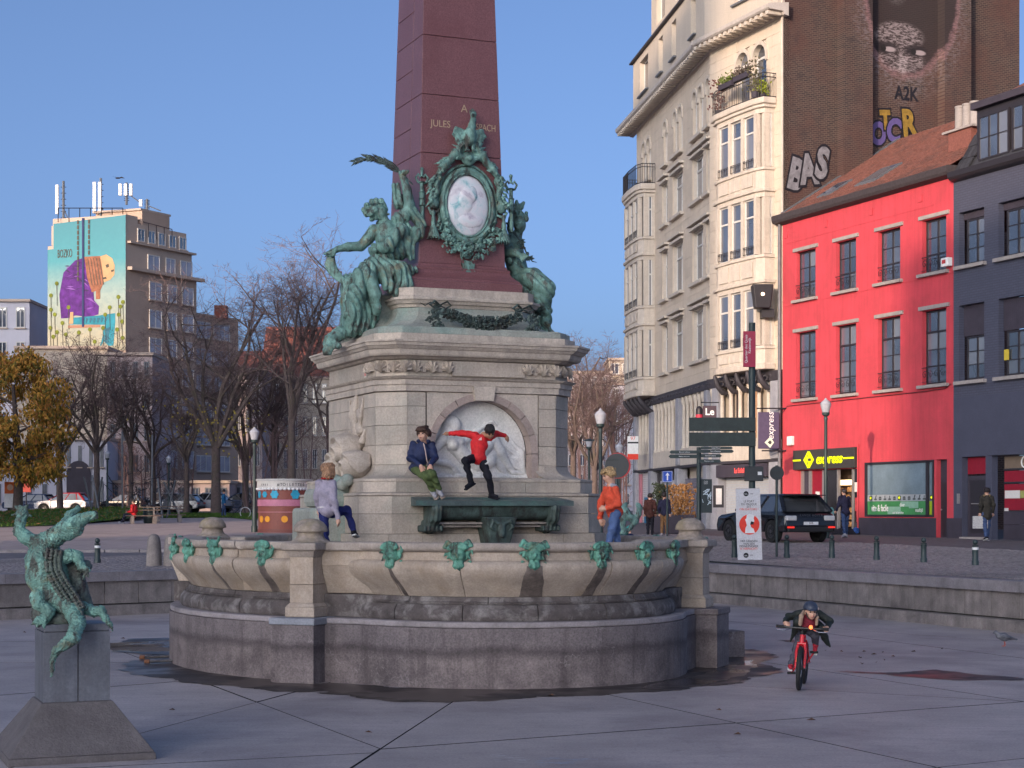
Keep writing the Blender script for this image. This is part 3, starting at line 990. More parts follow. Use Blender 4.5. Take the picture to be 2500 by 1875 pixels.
# relief of a reclining bather in the niche
rl_ = thing('relief_panel', None, None); rl_.parent = mon
pn = MB(); vs = [(-.705,-1.20,2.495),(.705,-1.20,2.495)] + [(.705*math.cos(PI*i/24), -1.20, AZ + .705*math.sin(PI*i/24)) for i in range(25)]
pn.add(vs, [tuple(range(len(vs)))]).build('back_panel', m_marble, rl_)
def rp(cx, cy, y):
    px, py = 940 + cx*.1809, 1000 + cy*.1809
    return ((px - 1180)*.00589, y, CAMZ + (HOR - py)*.00548)
s = SDF(.0085, .02)
s.chain([rp(930,330,-1.20), rp(1010,470,-1.21), rp(1150,640,-1.20), rp(1330,690,-1.20)], [.10,.115,.10,.115])     # torso
s.ell(rp(965,475,-1.29), .075); s.ell(rp(1070,430,-1.26), .065)
s.ell(rp(1010,200,-1.23), (.085,.07,.105)); s.chain([rp(1000,250,-1.2), rp(960,330,-1.2)], [.055,.06])
s.ell(rp(950,160,-1.22), (.10,.07,.09)); s.chain([rp(900,200,-1.2), rp(850,330,-1.19)], [.06,.03])                # hair
s.ell(rp(1060,215,-1.235), (.02,.03,.018))
s.chain([rp(880,370,-1.22), rp(720,560,-1.24), rp(700,680,-1.25)], [.075,.058,.05])
s.chain([rp(700,690,-1.25), rp(880,720,-1.27), rp(960,760,-1.26)], [.05,.045,.035])
for f in range(4):
    s.chain([rp(950+f*18,770,-1.26), rp(975+f*22,830,-1.25), rp(985+f*26,885 - f*6,-1.235)], [.017,.013,.009], .012)
s.chain([rp(1300,640,-1.21), rp(1420,480,-1.25), rp(1520,370,-1.26)], [.11,.095,.07])
s.chain([rp(1520,370,-1.26), rp(1620,560,-1.25), rp(1740,750,-1.23), rp(1800,830,-1.22)], [.07,.072,.05,.036])
s.chain([rp(1800,840,-1.23), rp(1900,850,-1.22), rp(1980,865,-1.21)], [.04,.033,.02])
s.chain([rp(1330,720,-1.2), rp(1480,690,-1.23), rp(1530,560,-1.22)], [.1,.085,.06])
s.chain([rp(1540,590,-1.22), rp(1640,760,-1.2), rp(1700,850,-1.2)], [.06,.055,.035])
s.chain([rp(1150,420,-1.2), rp(1300,290,-1.2), rp(1440,185,-1.21)], [.055,.045,.035])
s.chain([rp(1440,180,-1.21), rp(1520,150,-1.215), rp(1585,205,-1.21)], [.035,.028,.012])
s.build('carved_figure', m_marble, rl_)
s = SDF(.012, .03)
rk = random.Random(5)
for i in range(26):
    cx = 720 + i*52
    s.ell(rp(cx, 905 + rk.uniform(-12,10), -1.2), (.05, .05 + rk.random()*.03, .035 + rk.random()*.02))
for i in range(7):                                # reeds and leaves at the right
    a = .25 + i*.17
    s.chain([rp(1960,840,-1.195), rp(1960 - 170*math.cos(a)*(.6+.3*math.sin(i)), 840 - 300*math.sin(a), -1.2), rp(1880 - 260*math.cos(a), 840 - 560*math.sin(a)*(.7 + .3*rk.random()), -1.195)], [.025,.03,.012])
s.build('carved_plants', m_marble, rl_)
# frame courses above
oct_loft('architrave', [(1.40,.33,3.635),(1.43,.33,3.64),(1.43,.33,3.72),(1.445,.33,3.725),(1.445,.33,3.79),(1.47,.33,3.80),(1.49,.33,3.825),(1.40,.33,3.835)], m_ped2)
course(1.395, .33, 3.838, 4.055, 1, L0=.9)
MB().box(-.45,.60,-1.43,-1.38,3.85,4.05).build('frieze_tablet', m_ped, mon, bevel=.008)
oct_loft('cornice', [(1.40,.33,4.058),(1.43,.33,4.065),(1.46,.33,4.09),(1.52,.32,4.10),(1.535,.32,4.125),(1.545,.32,4.18),(1.56,.31,4.185),(1.585,.31,4.22),(1.60,.31,4.225),(1.61,.31,4.262),(1.625,.31,4.27),(1.625,.31,4.295),(1.50,.3,4.31)], m_ped2)
oct_loft('blocking_course', [(1.46,.28,4.31),(1.46,.28,4.40)], m_ped2, bevel=.01)
oct_loft('blocking_course', [(1.40,.26,4.403),(1.40,.26,4.48)], m_green, bevel=.01)
# shells and bars on the frieze
def shell():
    b = MB(); n = 11
    rim = []
    for i in range(n+1):
        a = R(-25) + R(230)*i/n
        k = 1.0 if i % 2 == 0 else .90
        rim.append((math.cos(a)*.095*k, -.05 if i % 2 == 0 else -.015, math.sin(a)*.095*k + .0))
    vs = [(0,-.03,-.075)] + rim + [(x*.5,-.085 if i % 2 == 0 else -.045, z*.5 - .02) for i, (x,_,z) in enumerate(rim)] + [(x, .01, z) for x,_,z in rim]
    m = n + 1; fs = []
    for i in range(n):
        fs += [(0, 1+m+i, 1+m+i+1), (1+m+i, 1+i, 1+i+1, 1+m+i+1), (1+i, 1+2*m+i, 1+2*m+i+1, 1+i+1)]
    b.add(vs, fs)
    return b.build('scallop_shell', m_ped2, mon, smooth=True)
sh0 = shell()
def on_face(k, t, a=1.40, c=.33, z=3.95, out_=.0):
    p, q = Vector(octa(a, c)[k]), Vector(octa(a, c)[(k+1) % 8])
    d = (q-p).normalized(); nrm = Vector((d.y, -d.x))
    m = p.lerp(q, t) + nrm*out_
    return (m.x, m.y, z), math.atan2(d.y, d.x)
first = True
for k, ts in ((0, (.05,.155,.26,.80,.90,.99)), (7, (.2,.62,.98)), (1, (.45,.9)), (6, (.88,.94))):
    for t in ts:
        loc, rz = on_face(k, t)
        o = sh0 if first else sh0.copy()
        if not first: COL.objects.link(o)
        first = False
        o.location = loc; o.rotation_euler = (0,0,rz)
for k, ts in ((0, (.10,.208,.305,.75,.85,.945)), (7, (.41,.80)), (1, (.2,.68))):
    for t in ts:
        for j in (-1, 0, 1):
            loc, rz = on_face(k, t, out_=.008)
            d = Vector((math.cos(rz), math.sin(rz)))
            blk('frieze_bar', (loc[0] + d.x*j*.026, loc[1] + d.y*j*.026, 3.945), (.018,.05,.11), m_ped2, mon, rz)
# scotia under the obelisk, cap, and the consoles that carry the statues
sc = [(1.36,.24,4.483),(1.36,.24,4.50)] + [(1.34 - .36*math.sin(t*PI/2), .22, 4.50 + .30*(1-math.cos(t*PI/2))) for t in (.15,.3,.45,.6,.75,.9,1)] + [(.98,.2,4.80)]
oct_loft('scotia', sc, m_green)
oct_loft('scotia_cap', [(.985,.2,4.803),(1.0,.2,4.84),(1.03,.2,4.85),(1.05,.2,4.885),(1.07,.2,4.90),(1.07,.2,4.93),(1.0,.16,4.94),(.985,.15,4.96),(.985,.15,5.065)], m_ped2)
for e in (-1, 1):
    pr_ = [(1.58,4.483),(1.56,4.55),(1.48,4.60),(1.36,4.70),(1.30,4.80),(1.30,4.86),(1.36,4.87),(1.38,4.90),(1.38,5.0),(.8,5.0),(.8,4.483)]
    b = MB(); n = len(pr_)
    vs = [(e*x, -.46, z) for x, z in pr_] + [(e*x, .46, z) for x, z in pr_]
    b.add(vs, [tuple(range(n)), tuple(range(2*n-1, n-1, -1))] + [(i, (i+1) % n, n+(i+1) % n, n+i) for i in range(n)])
    b.build('console', m_green, mon)
# obelisk of red granite, course by course
def sq(a): return [(-a,-a),(a,-a),(a,a),(-a,a)]
b = MB()
pr_ = [(.82,5.068),(.82,5.19),(.80,5.205),(.795,5.23),(.745,5.27),(.70,5.32),(.685,5.36),(.69,5.375),(.69,5.395),(.66,5.41),(.65,5.45)]
for (a0,z0),(a1,z1) in zip(pr_[:-1], pr_[1:]):
    b.frustum(sq(a0), z0, sq(a1), z1, cap=False)
b.build('obelisk_foot', m_gran, mon)
def oa(z): return .638 - (z - 5.45)*.0292
MB().frustum(sq(.55), 5.3, sq(.25), 15.5).build('core', m_core, mon)
zc = [5.45, 5.95, 6.97, 7.78] + [7.78 + .82*i for i in range(1, 10)]
rj = random.Random(8)
for z0, z1 in zip(zc[:-1], zc[1:]):
    g = .006
    a0, a1 = oa(z0) , oa(z1)
    k = random.uniform(-.002,.002)
    m0 = (z0+z1)/2
    # front and back slabs full height, side slabs in two halves
    def slab(pts0, pts1, zz0, zz1):
        MB().frustum(pts0, zz0 + g/2, pts1, zz1 - g/2).build('granite_block', m_gran, mon, bevel=.006)
    slab([(-a0,-a0),(a0,-a0),(a0,-.15),(-a0,-.15)], [(-a1,-a1),(a1,-a1),(a1,-.15),(-a1,-.15)], z0, z1)
    for h0, h1 in ((z0, m0), (m0, z1)):
        p0, p1 = oa(h0) + k, oa(h1) + k
        slab([(-p0,-.145),(p0,-.145),(p0,p0),(-p0,p0)], [(-p1,-.145),(p1,-.145),(p1,p1),(-p1,p1)], h0, h1)
MB().frustum(sq(oa(15.16)), 15.17, sq(.01), 15.9).build('pyramid_tip', m_gran, mon)
def on_front(x, z): return (x, -oa(z) - .004, z)
tilt = R(90) - math.atan(.0292)
text('A', .15, m_gold, mon, on_front(.05, 7.62), (tilt,0,0), .002)
text('JULES', .135, m_gold, mon, on_front(-.30, 7.38), (tilt,0,0), .002, sx=.9)
text('ANSPACH', .135, m_gold, mon, on_front(.30, 7.38), (tilt,0,0), .002, sx=.72)

# ------------------------------------------------------------------ portrait medallion
med = thing('medallion', 'green bronze medallion with a rooster on top, fixed to the front of the obelisk', 'medallion', None or (0,0,0))
cR = Matrix.Rotation(TH, 4, 'Z')
mp_ = Vector((FC[0], FC[1], 0)) + cR.to_3x3() @ Vector((.07, -.618, 6.27))
med.location = mp_; med.rotation_euler = (-math.atan(.0292), 0, TH)
m_pearl = bpy.data.materials.new('clouded_glass'); m_pearl.use_nodes = True
n_ = NT(m_pearl); p_ = n_.pos()
c_ = n_.ramp(n_.noise(p_, 4.5, 6, .65, .5), [(.3, (.36,.32,.40)), (.46, (.70,.68,.72)), (.58, (.60,.66,.70)), (.68, (.22,.46,.50))])
n_.base(c_); n_.bsdf.inputs['Roughness'].default_value = .22
n_.bump(n_.noise(p_, 30, 3), .15, .01)
MB().ball((0,-.02,0), (.315,.07,.425), 36).build('portrait_glass', m_pearl, med, smooth=True)
s = SDF(.01, .03)
s.ell((-.02,-.07,.13), (.11,.05,.12)); s.ell((.05,-.07,.15), (.08,.045,.12)); s.ell((-.11,-.07,.09), (.05,.03,.035))
s.ell((-.02,-.055,-.02), (.10,.05,.10)); s.ell((.02,-.05,-.20), (.2,.045,.12)); s.ell((-.10,-.07,.03),(.06,.03,.05)); s.ell((.07,-.085,.11),(.025,.02,.035))
s.build('carved_bust', m_pearl, med)
def oval_ring(name, rx, rz_, r, mm, y=-.03, parent=med, n=48, m=8):
    vs = []; fs = []
    for i in range(n):
        a = 2*PI*i/n
        for j in range(m):
            c = 2*PI*j/m
            k = math.cos(c)*r
            vs.append(((rx + k)*math.cos(a), y + math.sin(c)*r, (rz_ + k)*math.sin(a)))
    fs = [(i*m+j, i*m+(j+1) % m, ((i+1) % n)*m+(j+1) % m, ((i+1) % n)*m+j) for i in range(n) for j in range(m)]
    return MB().add(vs, fs).build(name, mm, parent, smooth=True)
oval_ring('oval_frame', .37, .49, .05, m_bronze)
oval_ring('inner_bead', .325, .437, .018, m_bronze, -.06)
oval_ring('outer_bead', .44, .565, .02, m_bronze, -.02)
def leaf(b, c, d, L, w, nrm=Vector((0,-1,0)), bend=.3):
    c = Vector(c); d = Vector(d).normalized(); s_ = d.cross(nrm).normalized()
    a = c; e = c + d*L + nrm*(-.1*L)
    m1 = c + d*L*.45 + nrm*(bend*L)
    b.add([a, m1 + s_*w - nrm*w*.5, e, m1 - s_*w - nrm*w*.5, m1], [(0,1,4),(1,2,4),(2,3,4),(3,0,4)])
rg = random.Random(2)
b = MB()
for i in range(150):
    a = R(rg.uniform(205, 335)); k = rg.uniform(.92, 1.22)
    c = (.45*k*math.cos(a), rg.uniform(-.10,-.03), .58*k*math.sin(a))
    leaf(b, c, (rg.uniform(-1,1), -.3, rg.uniform(-1,.6)), rg.uniform(.07,.13), rg.uniform(.02,.04))
for i in range(40): b.ball((rg.gauss(0,.16), -.09, -.64 + rg.gauss(0,.04)), rg.uniform(.012,.022), 6)
b.build('oak_wreath', m_bronze, med)
b = MB()
for e in (-1, 1):
    for i in range(46):
        t = rg.random(); a = R(90 - e*(12 + 75*t)); k = rg.uniform(1.03, 1.25)
        c = (.45*k*math.cos(a) , rg.uniform(-.10,-.04), .58*k*math.sin(a))
        leaf(b, c, (e*1.0, -.2, .35 - t*1.6), rg.uniform(.10,.17), rg.uniform(.018,.03))
    for i in range(7):
        leaf(b, (e*.05, -.07, .72), (e*(.3 + .15*i), -.25, 1.0 - .22*i), .24, .03)
b.build('wheat_and_laurel', m_bronze, med)
s = SDF(.012, .025)
for e in (-1, 1):
    s.chain([(e*.07,-.09,.64),(e*.20,-.11,.70),(e*.27,-.09,.60),(e*.36,-.09,.52),(e*.43,-.08,.42)], [.04,.055,.05,.055,.035])
    s.chain([(e*.42,-.07,.36),(e*.47,-.07,.26),(e*.45,-.06,.16),(e*.49,-.06,.08)], [.04,.04,.035,.02])
    s.ell((e*.50,-.05,.0), (.075,.05,.085))
    s.chain([(e*.44,-.04,.11),(e*.53,-.05,.13),(e*.57,-.05,.06)], [.02,.025,.015])
    s.chain([(e*.44,-.04,-.11),(e*.53,-.05,-.14),(e*.58,-.05,-.07)], [.02,.025,.015])
s.ell((0,-.09,.64), (.10,.05,.10)); s.ell((0,-.14,.64), .045)
s.build('ribbon', m_bronze, med)
for e in (-1, 1):
    b = MB().lathe([(.012,.0),(.02,-.02),(.028,-.05),(.02,-.08),(.03,-.12),(.035,-.17),(.03,-.2),(.05,-.24),(.075,-.36),(.07,-.37)], 12)
    for i in range(14):
        a = 2*PI*i/14
        b.tube([(.03*math.cos(a), .03*math.sin(a), -.22), (.06*math.cos(a), .06*math.sin(a), -.32), (.085*math.cos(a+.3), .085*math.sin(a+.3), -.40)], [.012,.012,.006], 5)
    b.build('tassel', m_bronze, med, smooth=True, loc=(e*.52, -.08, -.10))
    b = MB().tube([(0,0,-.30),(0,0,-.02)], .028, 10).tube([(0,0,-.02),(0,0,.16)], .038, 10).tube([(0,0,.16),(0,0,.30)], .026, 10)
    for j in (-.02, .07, .16, .3): b.lathe([(.03,-.012),(.05,0),(.03,.012)], 12, (0,0,j))
    for q in (-1, 1): b.tube([(0,0,.28),(q*.06,0,.30),(q*.09,0,.36),(q*.05,0,.41),(q*.025,0,.37)], .016, 7)
    b.tube([(0,0,.38),(0,0,.47)], .02, 8).ball((0,0,.48), .028, 8)
    b.build('fasces_rod', m_bronze, med, smooth=True, loc=(e*.66, -.02, -.02))
# cross of an order hanging under the wreath
b = MB()
for i in range(4):
    a = i*PI/2 + PI/4*0
    M3 = Matrix.Rotation(a, 3, 'Y')
    b.sheet([(-.015,.02),(-.06,.10),(0,.085),(.06,.10),(.015,.02)], -.045, .035, M3.to_4x4())
    b.sheet([(-.01,.02),(-.02,.085),(.02,.085),(.01,.02)], -.04, .025, Matrix.Rotation(a + PI/4, 4, 'Y'))
b.disc((0,-.02,0), (0,-1,0), .035, .035, 14)
b.sheet([(-.04,.12),(-.05,.16),(-.02,.15),(0,.175),(.02,.15),(.05,.16),(.04,.12)], -.04, .03)
b.build('order_cross', m_bronze, med, loc=(0,-.0,-.855))
s = SDF(.0085, .012)
s.ell((.0,-.15,.92), (.085,.08,.12)); s.chain([(0,-.15,.98),(.03,-.16,1.08),(.05,-.17,1.20)], [.078,.052,.038])
s.ell((.045,-.18,1.225), (.042,.045,.045)); s.chain([(.03,-.21,1.225),(.0,-.25,1.215)], [.016,.006])
for t in range(4): s.chain([(.005 + t*.022, -.175, 1.25), (.0 + t*.027, -.175, 1.295 + .015*math.sin(t*1.2))], [.016,.009])
s.ell((.02,-.2,1.18),(.014,.014,.03))
for e in (-1, 1):
    for q in range(6):
        s.chain([(e*.07,-.12,1.0 - q*.018), (e*(.19 - q*.008),-.12,1.04 - q*.035), (e*(.245 - q*.022),-.13,.95 - q*.032)], [.03,.024,.011], .014)
    s.chain([(e*.045,-.14,.83),(e*.05,-.15,.76)], [.035,.02])
    for q in (-1,0,1): s.cap((e*.05,-.15,.755), (e*.05 + q*.028,-.18,.735), .014, .008)
for q in range(4): s.chain([(.0,-.1,.88),(.03*(q-1.5),-.06,.86),(.05*(q-1.5),-.05,.96 - .02*q)], [.04,.03,.015])
s.disp = lambda X, Y, Z: .004*np.sin(70*Z + 30*X)*np.sin(60*X)
s.build('rooster', m_bronze, med)
# garland on the scotia
gl = thing('garland', 'dark bronze leaf garland hung between two bows below the obelisk', 'garland', Vector((FC[0], FC[1], 0)) + cR.to_3x3() @ Vector((.06,-1.10,4.78)), TH)
b = MB()
for i in range(420):
    t = rg.uniform(-1, 1)
    x = t*.55; z = -.06 - .15*(1 - t*t); r = .075*(1 - .45*abs(t))
    a = rg.uniform(0, 6.28)
    leaf(b, (x, -.16*(1-abs(t)*.2) - .08*(1-t*t) + r*math.sin(a)*.5 , z + r*math.cos(a)), (rg.uniform(-1,1), -.5 + math.sin(a)*.4, rg.uniform(-.7,.7)), .07, .024)
b.tube([(x*.55, -.12 - .08*(1-x*x), -.06 - .15*(1-x*x)) for x in [i/8 - 1 for i in range(17)]], [.03 + .04*(1 - abs(i/8-1)) for i in range(17)], 8)
b.build('leaf_swag', m_bronze_dark, gl)
for e in (-1, 1):
    b = MB()
    for q in (-1, 1):
        b.tube([(0,-.10,0),(q*.09,-.14,.05),(q*.15,-.13,.0),(q*.08,-.12,-.045),(0,-.10,0)], [.018,.03,.03,.028,.018], 7, flat=.5)
    b.tube([(0,-.1,0),(e*.12,-.06,.04),(e*.2,-.08,-.01),(e*.28,-.1,.02)], [.015,.02,.018,.006], 6, flat=.4)
    for i in range(50):
        leaf(b, (e*rg.uniform(.0,.17)*1.0 + e*.02, -.19 + rg.uniform(-.03,.03), -.07 - rg.uniform(0,.24)), (rg.uniform(-1,1),-.3,rg.uniform(-1,.3)), .075, .024)
    b.lathe([(.03,-.02),(.055,-.01),(.055,.01),(.03,.02)], 12)
    b.build('bow', m_bronze_dark, gl, smooth=True, loc=(e*.60, 0, .03))

# ------------------------------------------------------------------ bronze trough under the niche
tr = thing('bronze_trough', 'long dark green bronze trough on brackets under the niche', 'trough', Vector((FC[0], FC[1], 0)) + cR.to_3x3() @ Vector((-.06,-1.74,0)), TH)
MB().add([(-1.08,.0,2.24),(-1.16,-.42,2.19),(1.05,-.42,2.19),(1.0,.0,2.24),(-.88,-.08,2.235),(-.90,-.30,2.205),(.84,-.30,2.205),(.82,-.08,2.235),
          (-1.16,-.42,2.125),(1.05,-.42,2.125),(1.0,.0,2.125),(-1.08,.0,2.125),(-.86,-.1,2.06),(-.88,-.29,2.06),(.82,-.29,2.06),(.8,-.1,2.06)],
         [(0,1,5,4),(1,2,6,5),(2,3,7,6),(3,0,4,7),(1,8,9,2),(2,9,10,3),(3,10,11,0),(0,11,8,1),(8,11,10,9),(4,5,13,12),(5,6,14,13),(6,7,15,14),(7,4,12,15),(12,13,14,15)]).build('rim_tray', M('trough_metal', (.10,.135,.135), .5, .3, 5, .2, 50, metal=.35, stain=(.09,.20,.17), stain_amt=.7, stain_scale=2.4), tr)
b = MB()
pr_ = [(-.03,1.93),(-.27,1.95),(-.33,2.00),(-.34,2.06),(-.37,2.12),(-.03,2.12)]
vs = [(-.92,y,z) for y,z in pr_] + [(.86,y,z) for y,z in pr_]; n = len(pr_)
b.add(vs, [tuple(range(n)), tuple(range(2*n-1,n-1,-1))] + [(i,(i+1)%n,n+(i+1)%n,n+i) for i in range(n)]).build('frieze', m_bronze_dark, tr, smooth=True)
b = MB()
for z, y in ((1.86,-.22),(1.90,-.27)): b.box(-.90,.84,y,-.02,z-.014,z+.012)
b.build('lower_rail', M('rail_stone', (.27,.24,.22), .7, .3, 6), tr)
for x in (-.86, .80):
    s = SDF(.012, .03)
    s.chain([(x,-.04,1.86),(x,-.2,1.9),(x,-.33,1.98),(x,-.36,2.08)], [.10,.085,.075,.085]); s.box((x,-.14,1.83), (.13,.14,.035), .01)
    s.disp = lambda X, Y, Z: .007*np.sin(110*X)
    s.build('bracket', m_bronze_dark, tr)
MB().frustum([(-.13,-.40),(.15,-.40),(.15,-.04),(-.13,-.04)], 1.62, [(-.21,-.46),(.23,-.46),(.23,-.04),(-.21,-.04)], 1.98).build('ram_bracket', m_bronze_dark, tr, bevel=.02)
s = SDF(.009, .02)
s.ell((.01,-.44,1.82), (.055,.04,.10)); s.ell((.01,-.45,1.74), (.035,.03,.04))
for e in (-1,1): s.chain([(.01+e*.04,-.45,1.89),(.01+e*.12,-.45,1.93),(.01+e*.15,-.45,1.85),(.01+e*.10,-.45,1.80)], [.022,.022,.018,.008])
s.build('ram_head', m_bronze_dark, tr)
MB().box(-.035,.055,-.22,-.06,1.14,1.615).build('drain_pipe', M('lead_pipe', (.20,.19,.19), .6, .2, 8), tr)
MB().add([(-.66,-.003,1.16),(.62,-.003,1.16),(.66,-.003,1.5),(.60,-.003,1.60),(.1,-.003,1.58),(-.3,-.003,1.56),(-.5,-.003,1.50),(-.60,-.003,1.3)], [tuple(range(8))]).build('damp_stain', m_wet, mon, loc=(-.06,-1.803,0))

# ------------------------------------------------------------------ scallops and trophy on the left side of the pedestal
sd = thing('shell_console', None, None); sd.parent = mon
for (y, z, r, nm) in ((-.35,2.92,.26,m_ped2),(-.05,2.70,.24,m_ped2),(-.75,2.69,.25,m_ped2)):
    s = SDF(.013, .02)
    s.ell((-1.58,y,z), (.20,r*.9,r*.85))
    s.disp = (lambda yy, zz: (lambda X, Y, Z: .034*np.sin(50*np.sqrt((Y-yy)**2 + (Z-zz+.08)**2)) + .008*np.sin(30*Z+20*Y)))(y, z)
    s.build('scallop', nm, sd)
s = SDF(.013, .04)
for q in range(8):
    s.ell((-1.72 - .04*math.sin(q*2.1), -.85 + q*.1, 2.42 + .05*math.cos(q*1.7)), .085)
s.build('carved_fruit', m_green, sd)
MB().box(-2.14,-1.66,-.8,.4,1.14,2.1).build('side_block', m_green, sd, bevel=.05)
MB().box(-2.0,-1.66,-.74,.34,2.104,2.36).build('side_block', m_green, sd, bevel=.08)
s = SDF(.013, .025)
tr_ = random.Random(9)
for q in range(15):
    z = 2.80 + .05*q; y = -.30 + .16*math.sin(q*1.5)
    s.ell((-1.405, y, z), (.05, .11 - .003*q, .06))
for q in (-1, 1):
    s.chain([(-1.41,-.28 + q*.05,3.0),(-1.42,-.28 + q*.22,3.35),(-1.41,-.28 + q*.30,3.58)], [.03,.035,.012])
    s.chain([(-1.41,-.3,2.85),(-1.43,-.3 + q*.3,3.0),(-1.41,-.3 + q*.36,3.15)], [.05,.045,.02])
s.chain([(-1.41,-.28,3.1),(-1.43,-.26,3.4),(-1.41,-.28,3.62)], [.07,.06,.03])
s.build('carved_trophy', m_ped2, sd)
stk = MB(); stk.sheet([(-.045,3.87),(.045,3.87),(.045,4.02),(-.045,4.02)], 0, .002)
pl_, rz_ = on_face(7, .30, out_=.003, z=0)
MB().sheet([(-.05,3.86),(.05,3.86),(.05,4.01),(-.05,4.01)], 0, .002).build('sticker', flat('sticker_white', (.6,.55,.5)), mon, loc=on_face(6, .80, out_=.004, z=0)[0]).rotation_euler = (0,0,on_face(6, .8)[1])
st = MB()
for (x0,z0,x1,z1) in ((-.03,3.875,-.012,3.93),(.012,3.875,.03,3.93),(-.034,3.93,.034,3.955),(-.025,3.96,.025,3.985),(-.02,3.985,-.008,4.0),(.006,3.985,.018,4.0)):
    st.sheet([(x0,z0),(x1,z0),(x1,z1),(x0,z1)], 0, .002)
so = st.build('sticker_print', flat('sticker_red', (.6,.03,.03)), mon, loc=on_face(6, .80, out_=.0065, z=0)[0]); so.rotation_euler = (0,0,on_face(6, .8)[1])
# ------------------------------------------------------------------ bronze statues
def folds(amp, f, ax, ay, az, w=9.0):
    """drapery relief: sharp-crested ripples across the direction (ax, ay, az)"""
    def d(X, Y, Z):
        q = ax*X + ay*Y + az*Z + .035*np.sin(w*Z + 3*X) + .03*np.sin(7*X - 5*Z)
        return -amp*(np.abs(np.sin(f*q)) - .5)
    return d
def crop(ox, oy, k, D0):
    return lambda cx, cy, dd=0.0: tuple(W(ox + cx*k, oy + cy*k, D0 + dd))
# left: seated woman raising a palm branch
L_ = crop(760, 360, .3134, 23.75); q_ = .3134*23.75/FPX
sl = thing('seated_statue', 'green bronze woman holding up a palm branch, seated left of the obelisk', 'statue', L_(560,1250))
o0 = Vector(sl.location)
def lo(p): return tuple(Vector(p) - o0)
def ch(s, pts, rr, k=None): s.chain([lo(p) for p in pts], [r*q_ for r in rr], k)
s = SDF(.0105, .018)
ch(s, [L_(590,650), L_(600,720), L_(575,830), L_(560,950,.05)], [88,98,78,105])
ch(s, [L_(575,620), L_(560,560)], [42,38])
s.ell(lo(L_(545,515,-.02)), (.088,.105,.115)); s.ell(lo(L_(600,520,-.06)), (.022,.02,.016)); s.ell(lo(L_(575,560,-.03)), (.05,.06,.035))
s.ell(lo(L_(590,585,-.02)), (.03,.03,.02))
s.ell(lo(L_(580,500,-.11)), (.02,.012,.01), sub=True)
ch(s, [L_(490,650), L_(440,715,-.03), L_(385,770,-.06)], [52,45,38])
ch(s, [L_(385,770,-.06), L_(290,775,-.1), L_(210,790,-.15)], [38,36,24])
ch(s, [L_(210,790,-.15), L_(160,815,-.18), L_(100,830,-.2)], [24,22,8])
for f in range(4): ch(s, [L_(190+f*8,800,-.2+.02*f), L_(180-f*16,835,-.22+.02*f), L_(165-f*18,850,-.2+.02*f)], [11,9,6], .012)
ch(s, [L_(660,610), L_(740,520,-.02), L_(765,450,-.05)], [55,50,42])
ch(s, [L_(765,450,-.05), L_(745,330,-.06), L_(715,235,-.06)], [42,36,24])
ch(s, [L_(715,235,-.06), L_(700,200,-.06)], [26,22]); 
for f in range(4): ch(s, [L_(700+f*12,205,-.1), L_(715+f*13,185,-.12), L_(735+f*4,200,-.1)], [10,9,7], .012)
s.ell(lo(L_(560,720,-.22)), .062); s.ell(lo(L_(640,730,-.2)), .062)
ch(s, [L_(560,960,0), L_(430,1000,-.25), L_(410,1020,-.3)], [80,72,60]); ch(s, [L_(450,1000,-.3), L_(500,1150,-.3), L_(510,1280,-.25)], [55,50,30])
ch(s, [L_(540,980,.1), L_(300,1060,-.05)], [80,66]); ch(s, [L_(290,1060,-.05), L_(280,1200,-.1), L_(300,1380,-.1)], [60,52,30])
ch(s, [L_(300,1400,-.1), L_(270,1440,-.2)], [34,20]); ch(s, [L_(510,1280,-.25), L_(530,1250,-.35)], [32,22])
s.build('figure', m_bronze, sl)
s = SDF(.0105, .022)
ch(s, [L_(500,800,-.06), L_(590,830,-.06), L_(690,800,0), L_(700,680,-.02)], [50,66,70,60])          # bodice
ch(s, [L_(480,800,-.14), L_(600,760,-.24), L_(690,640,-.18)], [22,52,44])
ch(s, [L_(560,900), L_(450,950,-.22), L_(390,1000,-.3)], [95,72,66])                                     # lap
ch(s, [L_(420,980,-.33), L_(360,1120,-.3), L_(320,1290,-.22), L_(310,1410,-.15)], [50,66,78,64])
ch(s, [L_(300,1050,0), L_(290,1200,0), L_(310,1400,0)], [66,60,80])
ch(s, [L_(430,1050,-.1), L_(410,1250,-.12), L_(390,1400,-.1)], [64,74,60]); ch(s, [L_(470,1240,-.1), L_(450,1360,-.05)], [70,60])
ch(s, [L_(560,930,-.14), L_(700,960,-.2), L_(800,955,-.12)], [66,66,26])
ch(s, [L_(700,980,-.15), L_(740,1080,-.2), L_(690,1150,-.16)], [80,62,34])
ch(s, [L_(560,960,-.15), L_(610,1080,-.25), L_(690,1160,-.2)], [50,46,30])
ch(s, [L_(680,560,-.02), L_(780,500,-.02), L_(850,600,.0), L_(800,700,.02)], [52,46,38,44])           # sleeve
ch(s, [L_(860,620,-.05), L_(840,680,-.05), L_(770,730,-.03), L_(780,860,0)], [30,30,34,20]); ch(s, [L_(720,640), L_(735,800,.02)], [56,40])
ch(s, [L_(690,440,.08), L_(660,300,.12)], [44,26])
s.disp = folds(.034, 34, .9, .5, .28)
s.build('drapery', m_bronze, sl)
s = SDF(.0105, .016)
s.ell(lo(L_(495,500,.0)), (.10,.12,.115)); rk = random.Random(3)
for i in range(36):
    a = rk.uniform(0, 6.28); z = rk.uniform(-.1,.12)
    p = Vector(lo(L_(490,500,.0)))
    s.ell((p.x + .10*math.cos(a), p.y + .12*math.sin(a), p.z + z*.9), rk.uniform(.018,.034))
